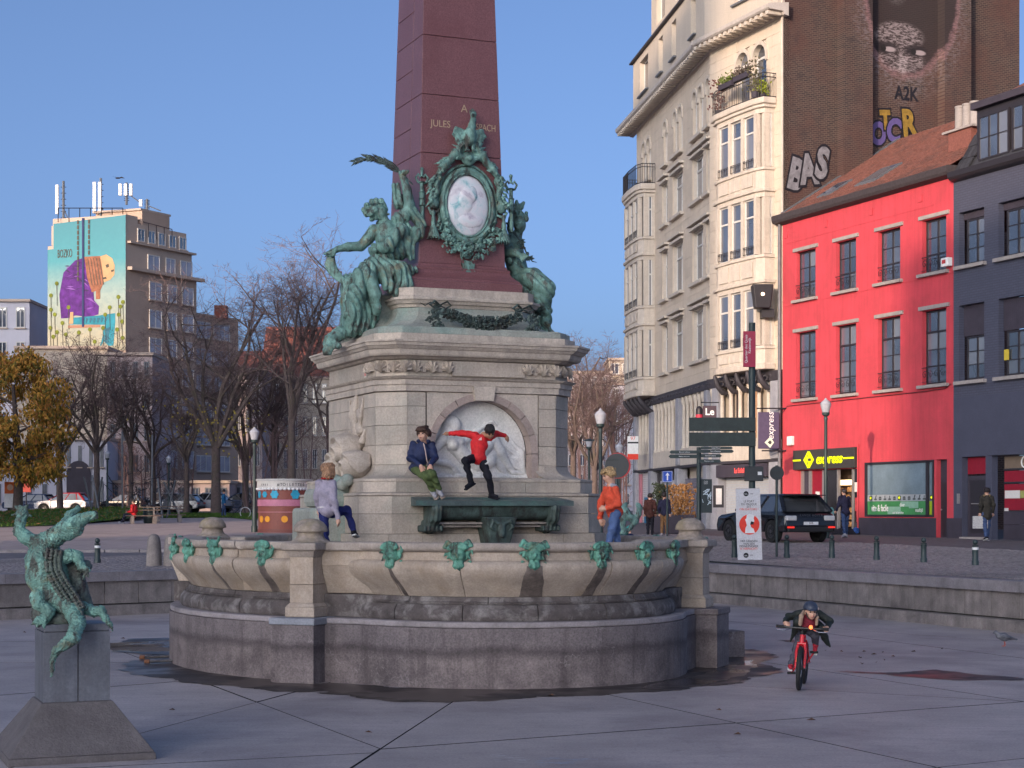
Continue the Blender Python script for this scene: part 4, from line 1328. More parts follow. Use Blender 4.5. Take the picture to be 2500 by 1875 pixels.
for cx, cy in ((470,420),(505,412),(545,415),(430,450),(410,485),(560,445)):
    ch(s, [L_(cx+20,cy+40,.0), L_(cx,cy,.0)], [20,22], .01)
s.ell(lo(L_(505,555,-.09)), .026); s.ell(lo(L_(470,560,-.04)), .034); s.ell(lo(L_(520,590,.03)), .032)
s.build('curls_and_crown', m_bronze, sl)
b = MB()
st_ = [Vector(lo(L_(cx,cy,-.06 + dd))) for cx, cy, dd in ((790,290,0),(720,215,0),(665,170,0),(600,125,.05),(520,92,.1),(430,80,.15),(325,118,.2))]
b.tube(st_, [.012,.014,.013,.011,.009,.007,.003], 6)
for i in range(64):
    t = .22 + .76*i/64; f = t*(len(st_)-1); j = min(int(f), len(st_)-2)
    p = st_[j].lerp(st_[j+1], f - j); d = (st_[j+1]-st_[j]).normalized()
    sd_ = 1 if i % 2 else -1
    leaf(b, p, d*1.0 + Vector((0, .0, .42*sd_)) + Vector((0,rk.uniform(-.2,.2),0)), .17*(1.15 - t*.5), .012, Vector((0,-1,0)), .1)
b.build('palm_branch', m_bronze_dark, sl)
s = SDF(.012, .02)
for i in range(9):
    t = i/8; s.ell(lo(L_(155 + 90*t - 40*math.sin(t*PI), 850 + 190*t, -.12)), (.05 + .035*math.sin(t*PI), .022, .05))
s.build('carved_prow', m_bronze, sl)
s = SDF(.012, .03)
ch(s, [L_(300,1420,-.15), L_(220,1450,-.2), L_(150,1500,-.25), L_(130,1570,-.3)], [40,52,46,34])
ch(s, [L_(180,1520,-.28), L_(210,1545,-.3), L_(170,1560,-.32)], [26,22,14]); ch(s, [L_(120,1540,-.27), L_(110,1600,-.3), L_(150,1600,-.33)], [22,20,14]); ch(s, [L_(150,1470,-.2), L_(105,1520,-.25)], [24,16])
s.disp = folds(.012, 42, .7, .2, .7)
s.build('lion_paw', m_bronze, sl)

# right: seated woman with a leafy headdress
R_ = crop(1220, 470, .2289, 24.75); q_ = .2289*24.75/FPX
sr = thing('seated_statue', 'green bronze woman with leafy headdress, seated on the right side of the obelisk', 'statue', R_(300,1150))
o0 = Vector(sr.location)
s = SDF(.0105, .016)
s.ell(lo(R_(214,345,-.05)), (.088,.105,.12)); s.ell(lo(R_(222,335,-.135)), (.015,.02,.022)); s.ell(lo(R_(215,380,-.10)), (.04,.03,.02))
for e in (190, 245): s.ell(lo(R_(e,315,-.135)), (.018,.016,.009), sub=True)
ch(s, [R_(195,430), R_(170,500)], [52,62])
ch(s, [R_(140,540), R_(150,640), R_(190,820,.05)], [110,105,110])
ch(s, [R_(90,560,-.08), R_(90,640,-.2), R_(170,640,-.35)], [62,56,44]); ch(s, [R_(170,640,-.35), R_(220,680,-.42)], [42,30])
for f in range(4): ch(s, [R_(215+f*14,670-f*6,-.43), R_(235+f*18,720-f*14,-.45), R_(240+f*24,745-f*22,-.45)], [13,11,7], .012)
ch(s, [R_(420,1280,-.1), R_(430,1400,-.1), R_(440,1470,-.12)], [50,36,30]); ch(s, [R_(430,1470,-.12), R_(500,1490,-.25)], [34,20])
s.build('figure', m_bronze, sr)
s = SDF(.0105, .022)
ch(s, [R_(110,520,-.05), R_(200,560,-.08)], [60,40]); ch(s, [R_(120,700,-.1), R_(190,830,-.05), R_(200,880)], [70,90,90])
ch(s, [R_(200,900,-.05), R_(340,920,-.2), R_(490,1030,-.3)], [90,110,96])
ch(s, [R_(240,960,-.1), R_(290,1060,-.15)], [70,60])
ch(s, [R_(490,1040,-.3), R_(440,1160,-.26), R_(480,1250,-.2), R_(510,1450,-.1)], [96,100,70,40])
ch(s, [R_(390,1080,-.25), R_(400,1200,-.25)], [70,50]); ch(s, [R_(120,690,-.2), R_(110,740,-.22)], [34,24])
s.disp = folds(.034, 30, .6, .5, .8)
s.build('drapery', m_bronze, sr)
s = SDF(.011, .02)
s.ell(lo(R_(195,262,.04)), (.11,.12,.075))
for i in range(22):
    a = rk.uniform(0,6.28); p = Vector(lo(R_(198,252,.04))); s.ell((p.x + .115*math.cos(a), p.y + .125*math.sin(a), p.z + rk.uniform(-.03,.05)), rk.uniform(.016,.028))
for cx, cy, x1, y1 in ((180,200,180,95),(190,200,255,110),(160,200,110,120)):
    ch(s, [R_(cx,cy), R_((cx+x1)/2,(cy+y1)/2), R_(x1,y1)], [26,32,18])
s.ell(lo(R_(285,280,-.02)), (.035,.03,.05)); ch(s, [R_(130,280,.05), R_(110,380,.06), R_(120,450,.06)], [40,34,24])
s.build('headdress', m_bronze, sr)
b = MB()
st_ = [Vector(lo(R_(cx,cy,-.2))) for cx, cy in ((70,320),(160,440),(250,560),(300,680),(350,735),(395,745))]
b.tube(st_, [.014,.014,.012,.011,.009,.004], 6)
for i in range(26):
    t = .3 + .45*rk.random(); f = t*(len(st_)-1); j = int(f); p = st_[j].lerp(st_[j+1], f-j)
    leaf(b, p, (rk.uniform(-1,1), -.4, rk.uniform(-1,.5)), .08, .02)
b.build('olive_branch', m_bronze_dark, sr)
s = SDF(.014, .03)
ch(s, [R_(560,1530,-.05), R_(590,1560,0)], [46,36]); ch(s, [R_(592,1560,0), R_(590,1490,0)], [12,6])
s.build('plinth_lump', m_bronze, sr)

# ------------------------------------------------------------------ bronze crocodile on its own pedestal
m_slate = M('slate_panel', (.155,.165,.20), .5, .22, 3, .2, 50, streak=.55, stain=(.07,.065,.07), stain_amt=.5, stain_scale=2)
m_foot = M('pedestal_foot_concrete', (.135,.12,.125), .75, .22, 5, .45, 60, stain=(.085,.075,.075), stain_amt=.6, stain_scale=2.2)
PX_, PD_ = P(176, 14.75)
cp = thing('crocodile_pedestal', 'grey pedestal of slate panels on a sloping concrete foot under the bronze crocodile', 'pedestal', (PX_, PD_, 0), R(22.7))
def sqr(a, b_): return [(-a,-b_),(a,-b_),(a,b_),(-a,b_)]
b = MB().frustum(sqr(.60,.60), 0, sqr(.59,.59), .06).frustum(sqr(.585,.585), .062, sqr(.29,.29), .47)
b.build('sloping_foot', m_foot, cp, bevel=.008)
MB().box(-.24,.24,-.24,.24,.47,1.05).build('core', m_core, cp)
for x0, x1 in ((-.272,.003),(.012,.272)):
    blk('slate_panel', ((x0+x1)/2, -.258, .762), (x1-x0, .03, .58), m_slate, cp)
    blk('slate_panel', ((x0+x1)/2, .258, .762), (x1-x0, .03, .58), m_slate, cp)
for e in (-1, 1):
    for y0, y1 in ((-.24,-.006),(.006,.24)):
        blk('slate_panel', (e*.258, (y0+y1)/2, .762), (.03, y1-y0, .58), m_slate, cp)
MB().box(-.268,.268,-.268,.268,1.055,1.115).build('cap_slab', m_slate, cp, bevel=.006)
C_ = crop(20, 1210, .2834, 14.6); q_ = .2834*14.6/FPX
cr = thing('bronze_crocodile', 'green bronze crocodile rearing up with one raised paw and open jaws, tail over its pedestal', 'statue', C_(450,1085))
o0 = Vector(cr.location)
def scales(X, Y, Z):
    a = .006*np.sin(95*X + 40*np.sin(9*Z))*np.sin(95*Z + 3*np.sin(30*X))
    return a + .0025*np.sin(230*X + 60*Z)*np.sin(210*Z - 40*X)
s = SDF(.007, .02)
ch(s, [C_(300,420), C_(270,560,-.02), C_(280,700,-.02), C_(350,830), C_(480,920,-.04), C_(560,1000,-.1), C_(600,1100,-.22), C_(560,1220,-.32), C_(480,1290,-.36), C_(410,1340,-.37), C_(380,1420,-.36), C_(380,1500,-.35), C_(372,1565,-.35)],
   [95,120,125,118,92,78,66,58,46,34,22,17,8])
ch(s, [C_(400,520,.02), C_(430,680,.02), C_(480,800,.02)], [80,90,70])
ch(s, [C_(300,410), C_(400,360), C_(470,310), C_(520,280)], [88,84,80,76])                               # neck
ch(s, [C_(520,270,-.03), C_(600,220,-.05), C_(690,180,-.07), C_(745,170,-.08)], [70,58,42,34])            # upper jaw
ch(s, [C_(490,240,.09), C_(530,165,.14), C_(600,110,.17)], [46,34,26])                                     # lower jaw
ch(s, [C_(520,330,-.02), C_(600,300,-.04), C_(640,250,-.05)], [60,42,26])
s.ell(lo(C_(745,150,-.09)), .022); s.ell(lo(C_(560,240,-.1)), .028); s.ell(lo(C_(600,270,-.08)), .03)
ch(s, [C_(260,420,-.02), C_(150,360,-.04), C_(95,310,-.04)], [66,58,50])                                   # raised arm
ch(s, [C_(95,310,-.04), C_(105,220,-.05), C_(125,150,-.05)], [50,42,38])
for x1, y1, w in ((60,90,10),(105,85,9),(170,85,10),(195,180,9),(40,165,9)):
    ch(s, [C_(125,150,-.05), C_((125+x1)/2,(140+y1)/2,-.05), C_(x1,y1,-.05)], [22,15,w], .02)
ch(s, [C_(440,560,-.04), C_(530,510,-.06), C_(600,520,-.06)], [58,52,44]); ch(s, [C_(600,520,-.06), C_(630,610,-.06), C_(670,640,-.08)], [44,36,26])   # other arm
for x1, y1 in ((690,700),(650,720),(705,640)): ch(s, [C_(670,630,-.08), C_(x1,y1,-.09)], [18,10], .015)
ch(s, [C_(330,890,-.05), C_(250,870,-.12), C_(260,930,-.14)], [80,62,56]); ch(s, [C_(260,920,-.14), C_(350,1000,-.15), C_(330,1050,-.16)], [56,52,42])
for x1, y1 in ((200,1110),(245,1130),(310,1140),(225,1090)): ch(s, [C_(320,1050,-.16), C_((310+x1)/2,(1055+y1)/2 - 8,-.19), C_(x1,y1,-.2)], [30,20,9], .02)
ch(s, [C_(640,960,.0), C_(740,1000,-.02), C_(800,990,-.04)], [56,44,40]); ch(s, [C_(800,990,-.04), C_(840,1060,-.06), C_(880,1110,-.06), C_(900,1160,-.06)], [40,30,18,8])
s.disp = scales
m_croc = patina('crocodile_bronze', (.15,.30,.26)); n_ = NT(m_croc)
n_.bump(n_.math('ADD', n_.voro(n_.pos((1,1,.8)), 34, 'DISTANCE_TO_EDGE'), n_.math('MULTIPLY', n_.noise(n_.pos(), 60, 4), .3)), .55, .02)
s.build('body', m_croc, cr)
m_hide = patina('brown_green_bronze', (.10,.13,.115), (.05,.04,.04), (.13,.085,.06))
s = SDF(.007, .0)                               # ridges of plates along the back
sp_ = [(400,470),(385,560),(395,650),(440,740),(500,830),(560,920),(610,1010),(630,1100),(590,1200),(520,1280)]
for i in range(34):
    f = i/33*(len(sp_)-1); j = min(int(f), len(sp_)-2); t = f - j
    x = sp_[j][0] + (sp_[j+1][0]-sp_[j][0])*t; y = sp_[j][1] + (sp_[j+1][1]-sp_[j][1])*t
    dd = -.115 - .22*max(0, f-5)/4.0
    dx, dy = sp_[j+1][0]-sp_[j][0], sp_[j+1][1]-sp_[j][1]; L = math.hypot(dx, dy)
    for w in ((-58,-20,20,58) if f < 6 else (-22,16)):
        s.ell(lo(C_(x - dy/L*w, y + dx/L*w, dd + .0007*abs(w)*q_*300*.3)), (.019,.026,.0165))
s.build('back_plates', m_hide, cr)
s = SDF(.009, .03)
s.ell(lo(C_(450,1060,.06)), (.21,.18,.09)); s.ell(lo(C_(300,1020,.08)), (.10,.12,.12))
ch(s, [C_(520,640,.08), C_(580,700,.08), C_(600,790,.1), C_(680,940,.08)], [70,70,80,50]); s.ell(lo(C_(590,600,.06)), .05); s.ell(lo(C_(660,610,.02)), .06)
s.disp = scales
s.build('rock_and_prey', m_hide, cr)
# ------------------------------------------------------------------ town boxes, added out of view, their roofline set to shade the square
m_blocker = M('blocker_plaster', (.33,.30,.27), .85, .15, 1, .1, 30)
m_blocker_w = flat('blocker_glass', (.05,.06,.08), .1)
A_ = R(SUN_AZ)
def st(s_, t_): return (s_*math.cos(A_) + t_*math.sin(A_), -s_*math.sin(A_) + t_*math.cos(A_))
def blocker(s0, s1, h, label, depth=14, t0=-120):
    c = st((s0+s1)/2, t0 - depth/2)
    o = thing('sun_blocker', label, 'house', (c[0], c[1], .8), -A_)
    w = s1 - s0
    MB().box(-w/2, w/2, -depth/2, depth/2, 0, h-.8).build('wall', m_blocker, o)
    b = MB()
    nx = max(1, int(w/3)); nz = int((h-2)/3.3)
    for i in range(nx):
        for k in range(nz):
            x = -w/2 + w*(i+.5)/nx
            b.box(x-.6, x+.6, depth/2-.02, depth/2+.05, 1.2+k*3.3, 3.2+k*3.3)
    b.build('windows', m_blocker_w, o)
    return o
blocker(-18.2, -1.5, 45, 'wide plain tower added out of view behind the viewer to shade the fountain')
blocker(-28.6, -18.2, 36, 'lower block added out of view behind the viewer, sized to let the evening sun through')
blocker(-41.5, -28.6, 61, 'tall narrow plain tower added out of view behind the viewer to shade the beige side wing')
blocker(-90, -58, 33, 'long plain block added out of view left of the square to shade the trees', 10, 18)
blocker(-118, -94, 34, 'tall plain block added out of view left of the square to shade below the painted gable', 10, 18)
blocker(-136, -119, 46, 'plain block added out of view left of the square to shade the far left house', 10, 18)
# ------------------------------------------------------------------ the row of houses on the right
m_redw = M('red_render', (.58,.062,.085), .85, .08, 1.2, .25, 50, stain=(.42,.055,.068), stain_amt=.75, stain_scale=.45, streak=.26, detail=8, grain=.06)
m_greyw = bpy.data.materials.new('dark_painted_brick'); m_greyw.use_nodes = True
def brick_mat(m, c1, c2, cm, bw, bh, axis='x', rough=.85, bump=.5, patches=None, extra=None):
    n = NT(m)
    tc = n.n.new('ShaderNodeTexCoord'); sx = n.n.new('ShaderNodeSeparateXYZ'); cx = n.n.new('ShaderNodeCombineXYZ')
    n.l.new(tc.outputs['Object'], sx.inputs[0])
    n.l.new(sx.outputs[0 if axis == 'x' else 1], cx.inputs[0]); n.l.new(sx.outputs[2], cx.inputs[1])
    t = n.n.new('ShaderNodeTexBrick'); n.l.new(cx.outputs[0], t.inputs['Vector'])
    t.inputs['Color1'].default_value = rgb(c1); t.inputs['Color2'].default_value = rgb(c2); t.inputs['Mortar'].default_value = rgb(cm)
    t.inputs['Scale'].default_value = 1; t.inputs['Mortar Size'].default_value = .012; t.inputs['Brick Width'].default_value = bw; t.inputs['Row Height'].default_value = bh
    c = t.outputs['Color']
    p = n.pos()
    if patches:
        c = n.mix(n.ramp(n.noise(p, .5, 6, .65), [(.4, 0.0), (.7, .7)]), c, patches[0])
        c = n.mix(n.ramp(n.noise(p, 1.7, 7, .7), [(.52, 0.0), (.72, .6)]), c, patches[1])
    if extra: c = extra(n, sx, c)
    n.base(c); n.bsdf.inputs['Roughness'].default_value = rough
    n.bump(t.outputs['Fac'], -bump if False else bump, -.012)
    return n
brick_mat(m_greyw, (.062,.066,.10), (.072,.075,.112), (.05,.052,.08), .24, .085, 'x', .6, .6)
m_greyp = M('dark_plain_paint', (.066,.07,.108), .65, .1, 1.5, .15, 40)
m_plinth = M('dark_plinth', (.05,.042,.06), .7, .15, 2, .2, 40)
m_sill = M('pale_sill', (.36,.325,.315), .75, .12, 5, .2, 50, rnd=.1)
m_dkwin = flat('dark_window_frame', (.028,.025,.032), .45)
m_white = M('white_window_frame', (.62,.60,.58), .5, .05, 6, .05, 50)
m_curt = M('curtain', (.50,.47,.44), .9, .25, 1, .0, 10, streak=.3)
m_iron = flat('wrought_iron', (.018,.016,.022), .5)
m_slate2 = M('roof_slate', (.05,.05,.06), .6, .3, 6, .3, 30, rnd=.3)
m_zinc = M('zinc', (.16,.17,.19), .5, .2, 3, .1, 30, metal=.3)
def glass(name, tint, rough=.04):
    m = bpy.data.materials.new(name); m.use_nodes = True
    n = NT(m); n.base(n.mix(n.ramp(n.rnd(), [(.55, 0.0), (.95, .55)]), n.ramp(n.noise(n.pos(), .35, 3), [(.35, mul(tint,.5)), (.65, mul(tint,1.4))]), (.26,.26,.28)))
    n.bsdf.inputs['Roughness'].default_value = rough; n.bsdf.inputs['IOR'].default_value = 1.9
    n.bsdf.inputs['Specular IOR Level'].default_value = .9
    n.bump(n.noise(n.pos(), .8, 2), .12, .05)
    return m
m_glass = glass('window_glass', (.06,.075,.11)); m_glass_d = glass('dark_glass', (.03,.03,.04))
HA = (10.9, 70.1); HD = (.392, -.920); HZ = 1.05
HRZ = math.atan2(HD[1], HD[0])
def house(name, label, cat='house', org=HA, rz=HRZ):
    return thing(name, label, cat, (org[0], org[1], HZ), rz)
def wall_holes(name, x0, x1, z0, z1, holes, m, parent, depth=.24, y=0.0, th=.35):
    """flat wall with rectangular openings and their reveals"""
    xs = sorted({x0, x1, *[h[0] for h in holes], *[h[1] for h in holes]}); zs = sorted({z0, z1, *[h[2] for h in holes], *[h[3] for h in holes]})
    b = MB()
    for i in range(len(xs)-1):
        for j in range(len(zs)-1):
            cx, cz = (xs[i]+xs[i+1])/2, (zs[j]+zs[j+1])/2
            if not any(h[0] < cx < h[1] and h[2] < cz < h[3] for h in holes):
                b.add([(xs[i],y,zs[j]),(xs[i+1],y,zs[j]),(xs[i+1],y,zs[j+1]),(xs[i],y,zs[j+1])], [(0,1,2,3)])
    for a, c, lo_, hi in holes:
        d = y + depth
        b.add([(a,y,lo_),(c,y,lo_),(c,y,hi),(a,y,hi),(a,d,lo_),(c,d,lo_),(c,d,hi),(a,d,hi)], [(0,3,7,4),(1,5,6,2),(3,2,6,7),(0,4,5,1)])
    for (a, c) in ((x0, x0), (x1, x1)):
        b.add([(a,y,z0),(a,y+th,z0),(a,y+th,z1),(a,y,z1)], [(0,1,2,3)])
    b.add([(x0,y,z1),(x1,y,z1),(x1,y+th,z1),(x0,y+th,z1)], [(0,1,2,3)])
    return b.build(name, m, parent)
def window(parent, x0, x1, z0, z1, y=.16, fm=None, fw_=.06, cols=2, rows=(1,), transom=None, gm=None, curtain=None, bar=.028, name='window'):
    """a framed window; each pane is a piece of its own; rows: panes per casement below / above the transom"""
    fm = fm or m_dkwin; gm = gm or m_glass
    b = MB()
    b.box(x0, x0+fw_, y, y+.07, z0, z1).box(x1-fw_, x1, y, y+.07, z0, z1).box(x0+fw_, x1-fw_, y, y+.07, z0, z0+fw_).box(x0+fw_, x1-fw_, y, y+.07, z1-fw_, z1)
    w = (x1 - x0 - 2*fw_) / cols
    for i in range(1, cols):
        x = x0 + fw_ + i*w; b.box(x-fw_*.55, x+fw_*.55, y+.002, y+.068, z0+fw_, z1-fw_)
    zones = [(z0+fw_, z1-fw_, rows[0])]
    if transom:
        b.box(x0+fw_, x1-fw_, y-.004, y+.066, transom-fw_*.6, transom+fw_*.6)
        zones = [(z0+fw_, transom-fw_*.6, rows[0]), (transom+fw_*.6, z1-fw_, rows[1] if len(rows) > 1 else 1)]
    o = None
    for a, c, nr in zones:
        for r in range(1, nr):
            z = a + (c-a)*r/nr; b.box(x0+fw_, x1-fw_, y+.006, y+.06, z-bar/2, z+bar/2)
    o = b.build(name, fm, parent)
    for a, c, nr in zones:
        for i in range(cols):
            for r in range(nr):
                xa, za, h_ = x0 + fw_ + i*w, a + (c-a)*r/nr, (c-a)/nr
                blk('pane', (xa + w/2, y+.04 + random.uniform(-.003,.003), za + h_/2), (w-.004, .012, h_-.004), gm, o)
    if curtain:
        for s0, s1 in curtain:
            blk('curtain', (x0 + (x1-x0)*(s0+s1)/2, y+.052, (z0+z1)/2), ((x1-x0)*(s1-s0), .006, (z1-z0)-.14), m_curt, o)
    return o
def scroll_guard(parent, x0, x1, z0, h, y=-.03):
    b = MB().tube([(x0,y,z0+h),(x1,y,z0+h)], .014, 6).tube([(x0,y,z0+.05),(x1,y,z0+.05)], .010, 6)
    n = 4
    for i in range(n):
        cx = x0 + (x1-x0)*(i+.5)/n; r = min(h*.42, (x1-x0)/n*.46)
        sgn = 1 if i % 2 == 0 else -1
        pts = [(cx + sgn*r*(1-t/14)*math.cos(t*.75), y, z0 + h*.55 + r*(1-t/14)*math.sin(t*.75)) for t in range(13)]
        b.tube([(cx + sgn*r, y, z0+.05)] + pts, .011, 5)
    return b.build('window_guard', m_iron, parent)

# ---- red house
red = house('red_house', 'red rendered three-storey house with tiled roof and a convenience shop on the ground floor')
bays = [(1.0,2.4),(3.8,5.15),(6.55,7.93),(9.23,10.6)]
holes = [(a, b_, 9.38, 11.26) for a, b_ in bays] + [(a, b_, 5.45, 8.06) for a, b_ in bays] + [(1.18,5.22,.02,2.60),(5.74,9.92,.79,2.80),(10.05,10.64,.02,2.80)]
wall_holes('wall', 0, 11.0, .76, 12.5, [h for h in holes if h[2] > .7], m_redw, red) if False else None
wall_holes('wall', 0, 11.0, 0, 12.5, holes, m_redw, red)
for i, (a, b_) in enumerate(bays):
    window(red, a+.02, b_-.01, 9.40, 11.25, cols=2, rows=(3,), curtain=[(.08,.3)] if i == 2 else None)
    scroll_guard(red, a+.01, b_-.01, 9.42, .52)
    window(red, a+.02, b_-.01, 5.47, 8.05, cols=2, rows=(3,1), transom=7.30, curtain=[(.05,.46)] if i != 1 else [(.05,.34)])
    scroll_guard(red, a+.01, b_-.01, 5.50, .55)
    for z1, z0 in ((11.31, 9.36), (8.11, 5.43)):
        blk('lintel', ((a+b_)/2+.02, -.02, z1+.045), (b_-a+.34, .10, .13), m_sill, red)
        blk('sill', ((a+b_)/2, -.04, z0-.05), (b_-a+.32, .22, .11), m_sill, red)
b = MB().box(.35,9.9,-.012,.0,11.715,11.75).box(.2,10.95,-.014,0,9.20,9.225).box(.2,10.95,-.014,0,5.26,5.285)
for x in (.35,3.2,6.2,9.2): b.box(x,x+.04,-.035,0,11.95,12.2).box(x-.16,x,-.035,0,11.95,11.99)
b.build('string_course', m_redw, red)
b = MB(); pr = [(-.02,12.5),(-.28,12.58),(-.34,12.68),(-.36,12.86),(-.30,12.90),(.2,12.92),(.2,12.5)]
vs = [(-.3,y,z) for y,z in pr] + [(11.05,y,z) for y,z in pr]; n = len(pr)
b.add(vs, [tuple(range(n)), tuple(range(2*n-1,n-1,-1))] + [(i,(i+1)%n,n+(i+1)%n,n+i) for i in range(n)]).build('gutter_cornice', M('gutter_board', (.055,.045,.05), .7, .3, 9, .2, 40), red)
# roof: courses of tiles, laid one by one in rows (one mass of small pieces)
m_tile = M('clay_tile', (.21,.085,.066), .8, .35, 5, .3, 40, stain=(.10,.058,.052), stain_amt=.75, stain_scale=1.1)
b = MB(); rt = random.Random(3)
sl_ = Vector((0, 5.6, 3.45)).normalized(); nl_ = Vector((0, -3.45, 5.6)).normalized()
for r in range(27):
    for c in range(44):
        x = .05 + c*.25 + (r % 2)*.02; p = Vector((x, -.15, 12.9)) + sl_*(r*.245)
        up = nl_*(.02 + rt.uniform(0,.018)); L = .27
        a0, a1 = p + up, p + up + Vector((.235,0,0))
        b0, b1 = p + sl_*L + nl_*.004, p + sl_*L + Vector((.235,0,0)) + nl_*.004
        q0, q1 = p - nl_*.01, p + Vector((.235,0,0)) - nl_*.01
        m_ = (a0 + a1)/2 + nl_*.03; mb = (b0+b1)/2 + nl_*.03
        b.add([a0, m_, a1, b1, mb, b0, q0, q1], [(0,1,4,5),(1,2,3,4),(6,7,2,1,0)])
rf = b.build('roof_tiles', m_tile, red, kind='stuff')
MB().add([(0,-.15,12.88),(11.0,-.15,12.88),(11.0,5.45,16.32),(0,5.45,16.32),(11.0,11,12.9),(0,11,12.9)], [(0,1,2,3),(3,2,4,5)]).build('roof', m_tile, red)
MB().box(.0,.28,-.1,5.5,0,.05).xf(Matrix.Translation((0,0,12.98)) @ Matrix.Shear('XY', 4, (0,0)) if False else Matrix(((1,0,0,0),(0,1,0,0),(0,.616,1,13.02),(0,0,0,1)))).build('lead_flashing', m_zinc, red)
for (x0,x1,y0,y1) in ((1.7,2.7,.5,1.5),(4.3,5.7,.5,1.7)):
    b = MB().box(x0,x1,y0,y1,0,.10).xf(Matrix(((1,0,0,0),(0,1,0,0),(0,.616,1,13.0),(0,0,0,1))))
    so = b.build('skylight', m_zinc, red)
    MB().box(x0+.1,x1-.1,y0+.1,y1-.1,.102,.115).xf(Matrix(((1,0,0,0),(0,1,0,0),(0,.616,1,13.0),(0,0,0,1)))).build('pane', m_glass, so)
ch_ = MB().box(9.0,10.3,1.3,2.0,13.2,14.5).build('chimney', M('chimney_brick', (.20,.075,.06), .85, .3, 14, .4, 40), red)
MB().box(8.75,10.45,1.2,2.1,14.503,14.58).build('chimney_slab', m_sill, ch_)
for x in (9.2,9.62,10.04): MB().lathe([(.18,14.583),(.17,15.4),(.19,15.41),(.19,15.47)], 14, (x,1.65,0)).build('chimney_pot', m_sill, ch_, smooth=True)
# ground floor: shop
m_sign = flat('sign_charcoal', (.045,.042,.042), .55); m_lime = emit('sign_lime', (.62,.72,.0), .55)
m_wht = flat('print_white', (.72,.72,.72), .6)
sg = MB().box(.98,5.24,-.14,-.004,2.63,3.40).build('shop_sign', m_sign, red, bevel=.01)
# diamond emblem with a cut-out letter form
b = MB()
b.sheet([(1.78,3.0),(2.10,3.34),(2.14,3.30),(2.00,3.15),(1.97,3.0),(2.00,2.86),(2.14,2.71),(2.10,2.67)], -.165, .022)
b.sheet([(2.20,3.33),(2.50,3.0),(2.20,2.68),(2.16,2.73),(2.10,2.86),(2.07,2.96),(2.07,3.06),(2.10,3.16),(2.16,3.28)], -.165, .022)
b.build('emblem', m_lime, sg)
MB().sheet([(2.12,3.06),(2.33,3.06),(2.33,2.95),(2.12,2.95)], -.17, .003).build('emblem_notch', m_sign, sg)
text('express', .54, m_lime, sg, (3.55,-.15,3.0), ext=.01, sx=1.06, shear=.18, bold=.012)
b = MB().box(.99,1.55,-.15,-.141,2.97,3.03).box(4.5,5.22,-.15,-.141,2.97,3.03); b.build('sign_stripe', m_lime, sg)
wd = bpy.data.objects.new('shopfront', None); COL.objects.link(wd); wd.parent = red
m_intdark = flat('shop_interior', (.05,.035,.03), .8); m_redpan = flat('red_panel', (.24,.01,.025), .5); m_alu = flat('aluminium', (.34,.32,.32), .35, .5)
MB().box(1.18,5.22,.9,.95,.02,2.6).build('back_wall', m_intdark, wd)
MB().box(1.18,5.22,.24,.9,.0,.02).build('shop_floor', m_intdark, wd)
b = MB()
for x0, x1 in ((1.18,1.38),(1.75,1.95),(2.70,2.95),(3.72,3.82),(4.72,4.80)): b.box(x0,x1,.10,.2,.02,2.6)
b.build('door_frame', m_alu, wd)
MB().box(1.95,2.70,.14,.18,.02,2.6).build('red_panel', m_redpan, wd)
MB().box(1.38,1.75,.14,.18,.02,2.6).build('side_panel', m_plinth, wd)
MB().box(2.95,3.72,.14,.16,.02,2.6).build('glass_door', m_glass_d, wd)
MB().box(4.80,5.22,.14,.16,.02,2.6).build('glass_panel', m_glass_d, wd)
rs = random.Random(2); b = MB()
for i in range(7):
    for j in range(16):
        if rs.random() < .8:
            x = 2.95 + rs.random()*1.75; z = .4 + i*.27
            b.box(x, x + rs.uniform(.05,.14), .78 - rs.random()*.1, .88, z, z + rs.uniform(.08,.2))
b.build('shelf_goods', M('goods', (.38,.22,.10), .6, .9, 16, 0), wd, kind='stuff')
MB().box(2.95,4.72,.6,.66,2.0,2.2).build('lamp_strip', emit('shop_lamp', (1,.72,.4), 1.6), wd)
m_paper = M('paper_notice', (.6,.58,.57), .8, .1, 30, 0); m_redp = M('red_notice', (.45,.05,.06), .7, .5, 25, 0)
for x, z, w, h_, mm in ((2.2,1.55,.3,.42,m_paper),(2.2,1.05,.3,.42,m_paper),(4.86,1.9,.28,.36,m_paper),(5.1,1.9,.2,.36,m_paper),(4.9,1.25,.3,.5,m_redp),(5.0,.8,.3,.4,m_redp)):
    b = blk('notice', (x + w/2, .128, z), (w, .008, h_), mm, wd)
MB().disc((3.3,.13,.95), (0,-1,0), .2, .006, 20).build('round_sticker', flat('sticker_teal', (.04,.12,.15)), wd)
ds = bpy.data.objects.new('display_window', None); COL.objects.link(ds); ds.parent = red
b = MB().box(5.74,5.84,-.03,.1,.79,2.8).box(9.46,9.60,-.03,.1,.79,2.8).box(9.84,9.92,-.03,.1,.79,2.8).box(5.84,9.84,-.03,.1,2.72,2.8).box(5.84,9.84,-.03,.1,.79,.87)
b.build('window_frame', m_dkwin, ds)
m_film = M('frosted_film', (.16,.22,.27), .25, .25, .8, 0); m_grn = M('green_print', (.06,.26,.09), .35, .35, .9, 0); m_grn2 = flat('pale_green_print', (.22,.40,.30), .4)
MB().box(5.84,9.46,.04,.05,1.60,2.72).build('pane', m_film, ds); MB().box(5.84,9.46,.04,.05,1.36,1.597).build('film_band', flat('pale_film', (.30,.33,.36), .4), ds)
MB().box(5.84,9.46,.04,.05,.87,1.357).build('film_green', m_grn, ds); MB().box(9.60,9.84,.04,.05,.87,2.72).build('pane', m_film, ds); MB().box(9.60,9.84,.034,.038,.87,1.35).build('film_lime', flat('lime_print', (.30,.42,.02), .4), ds)
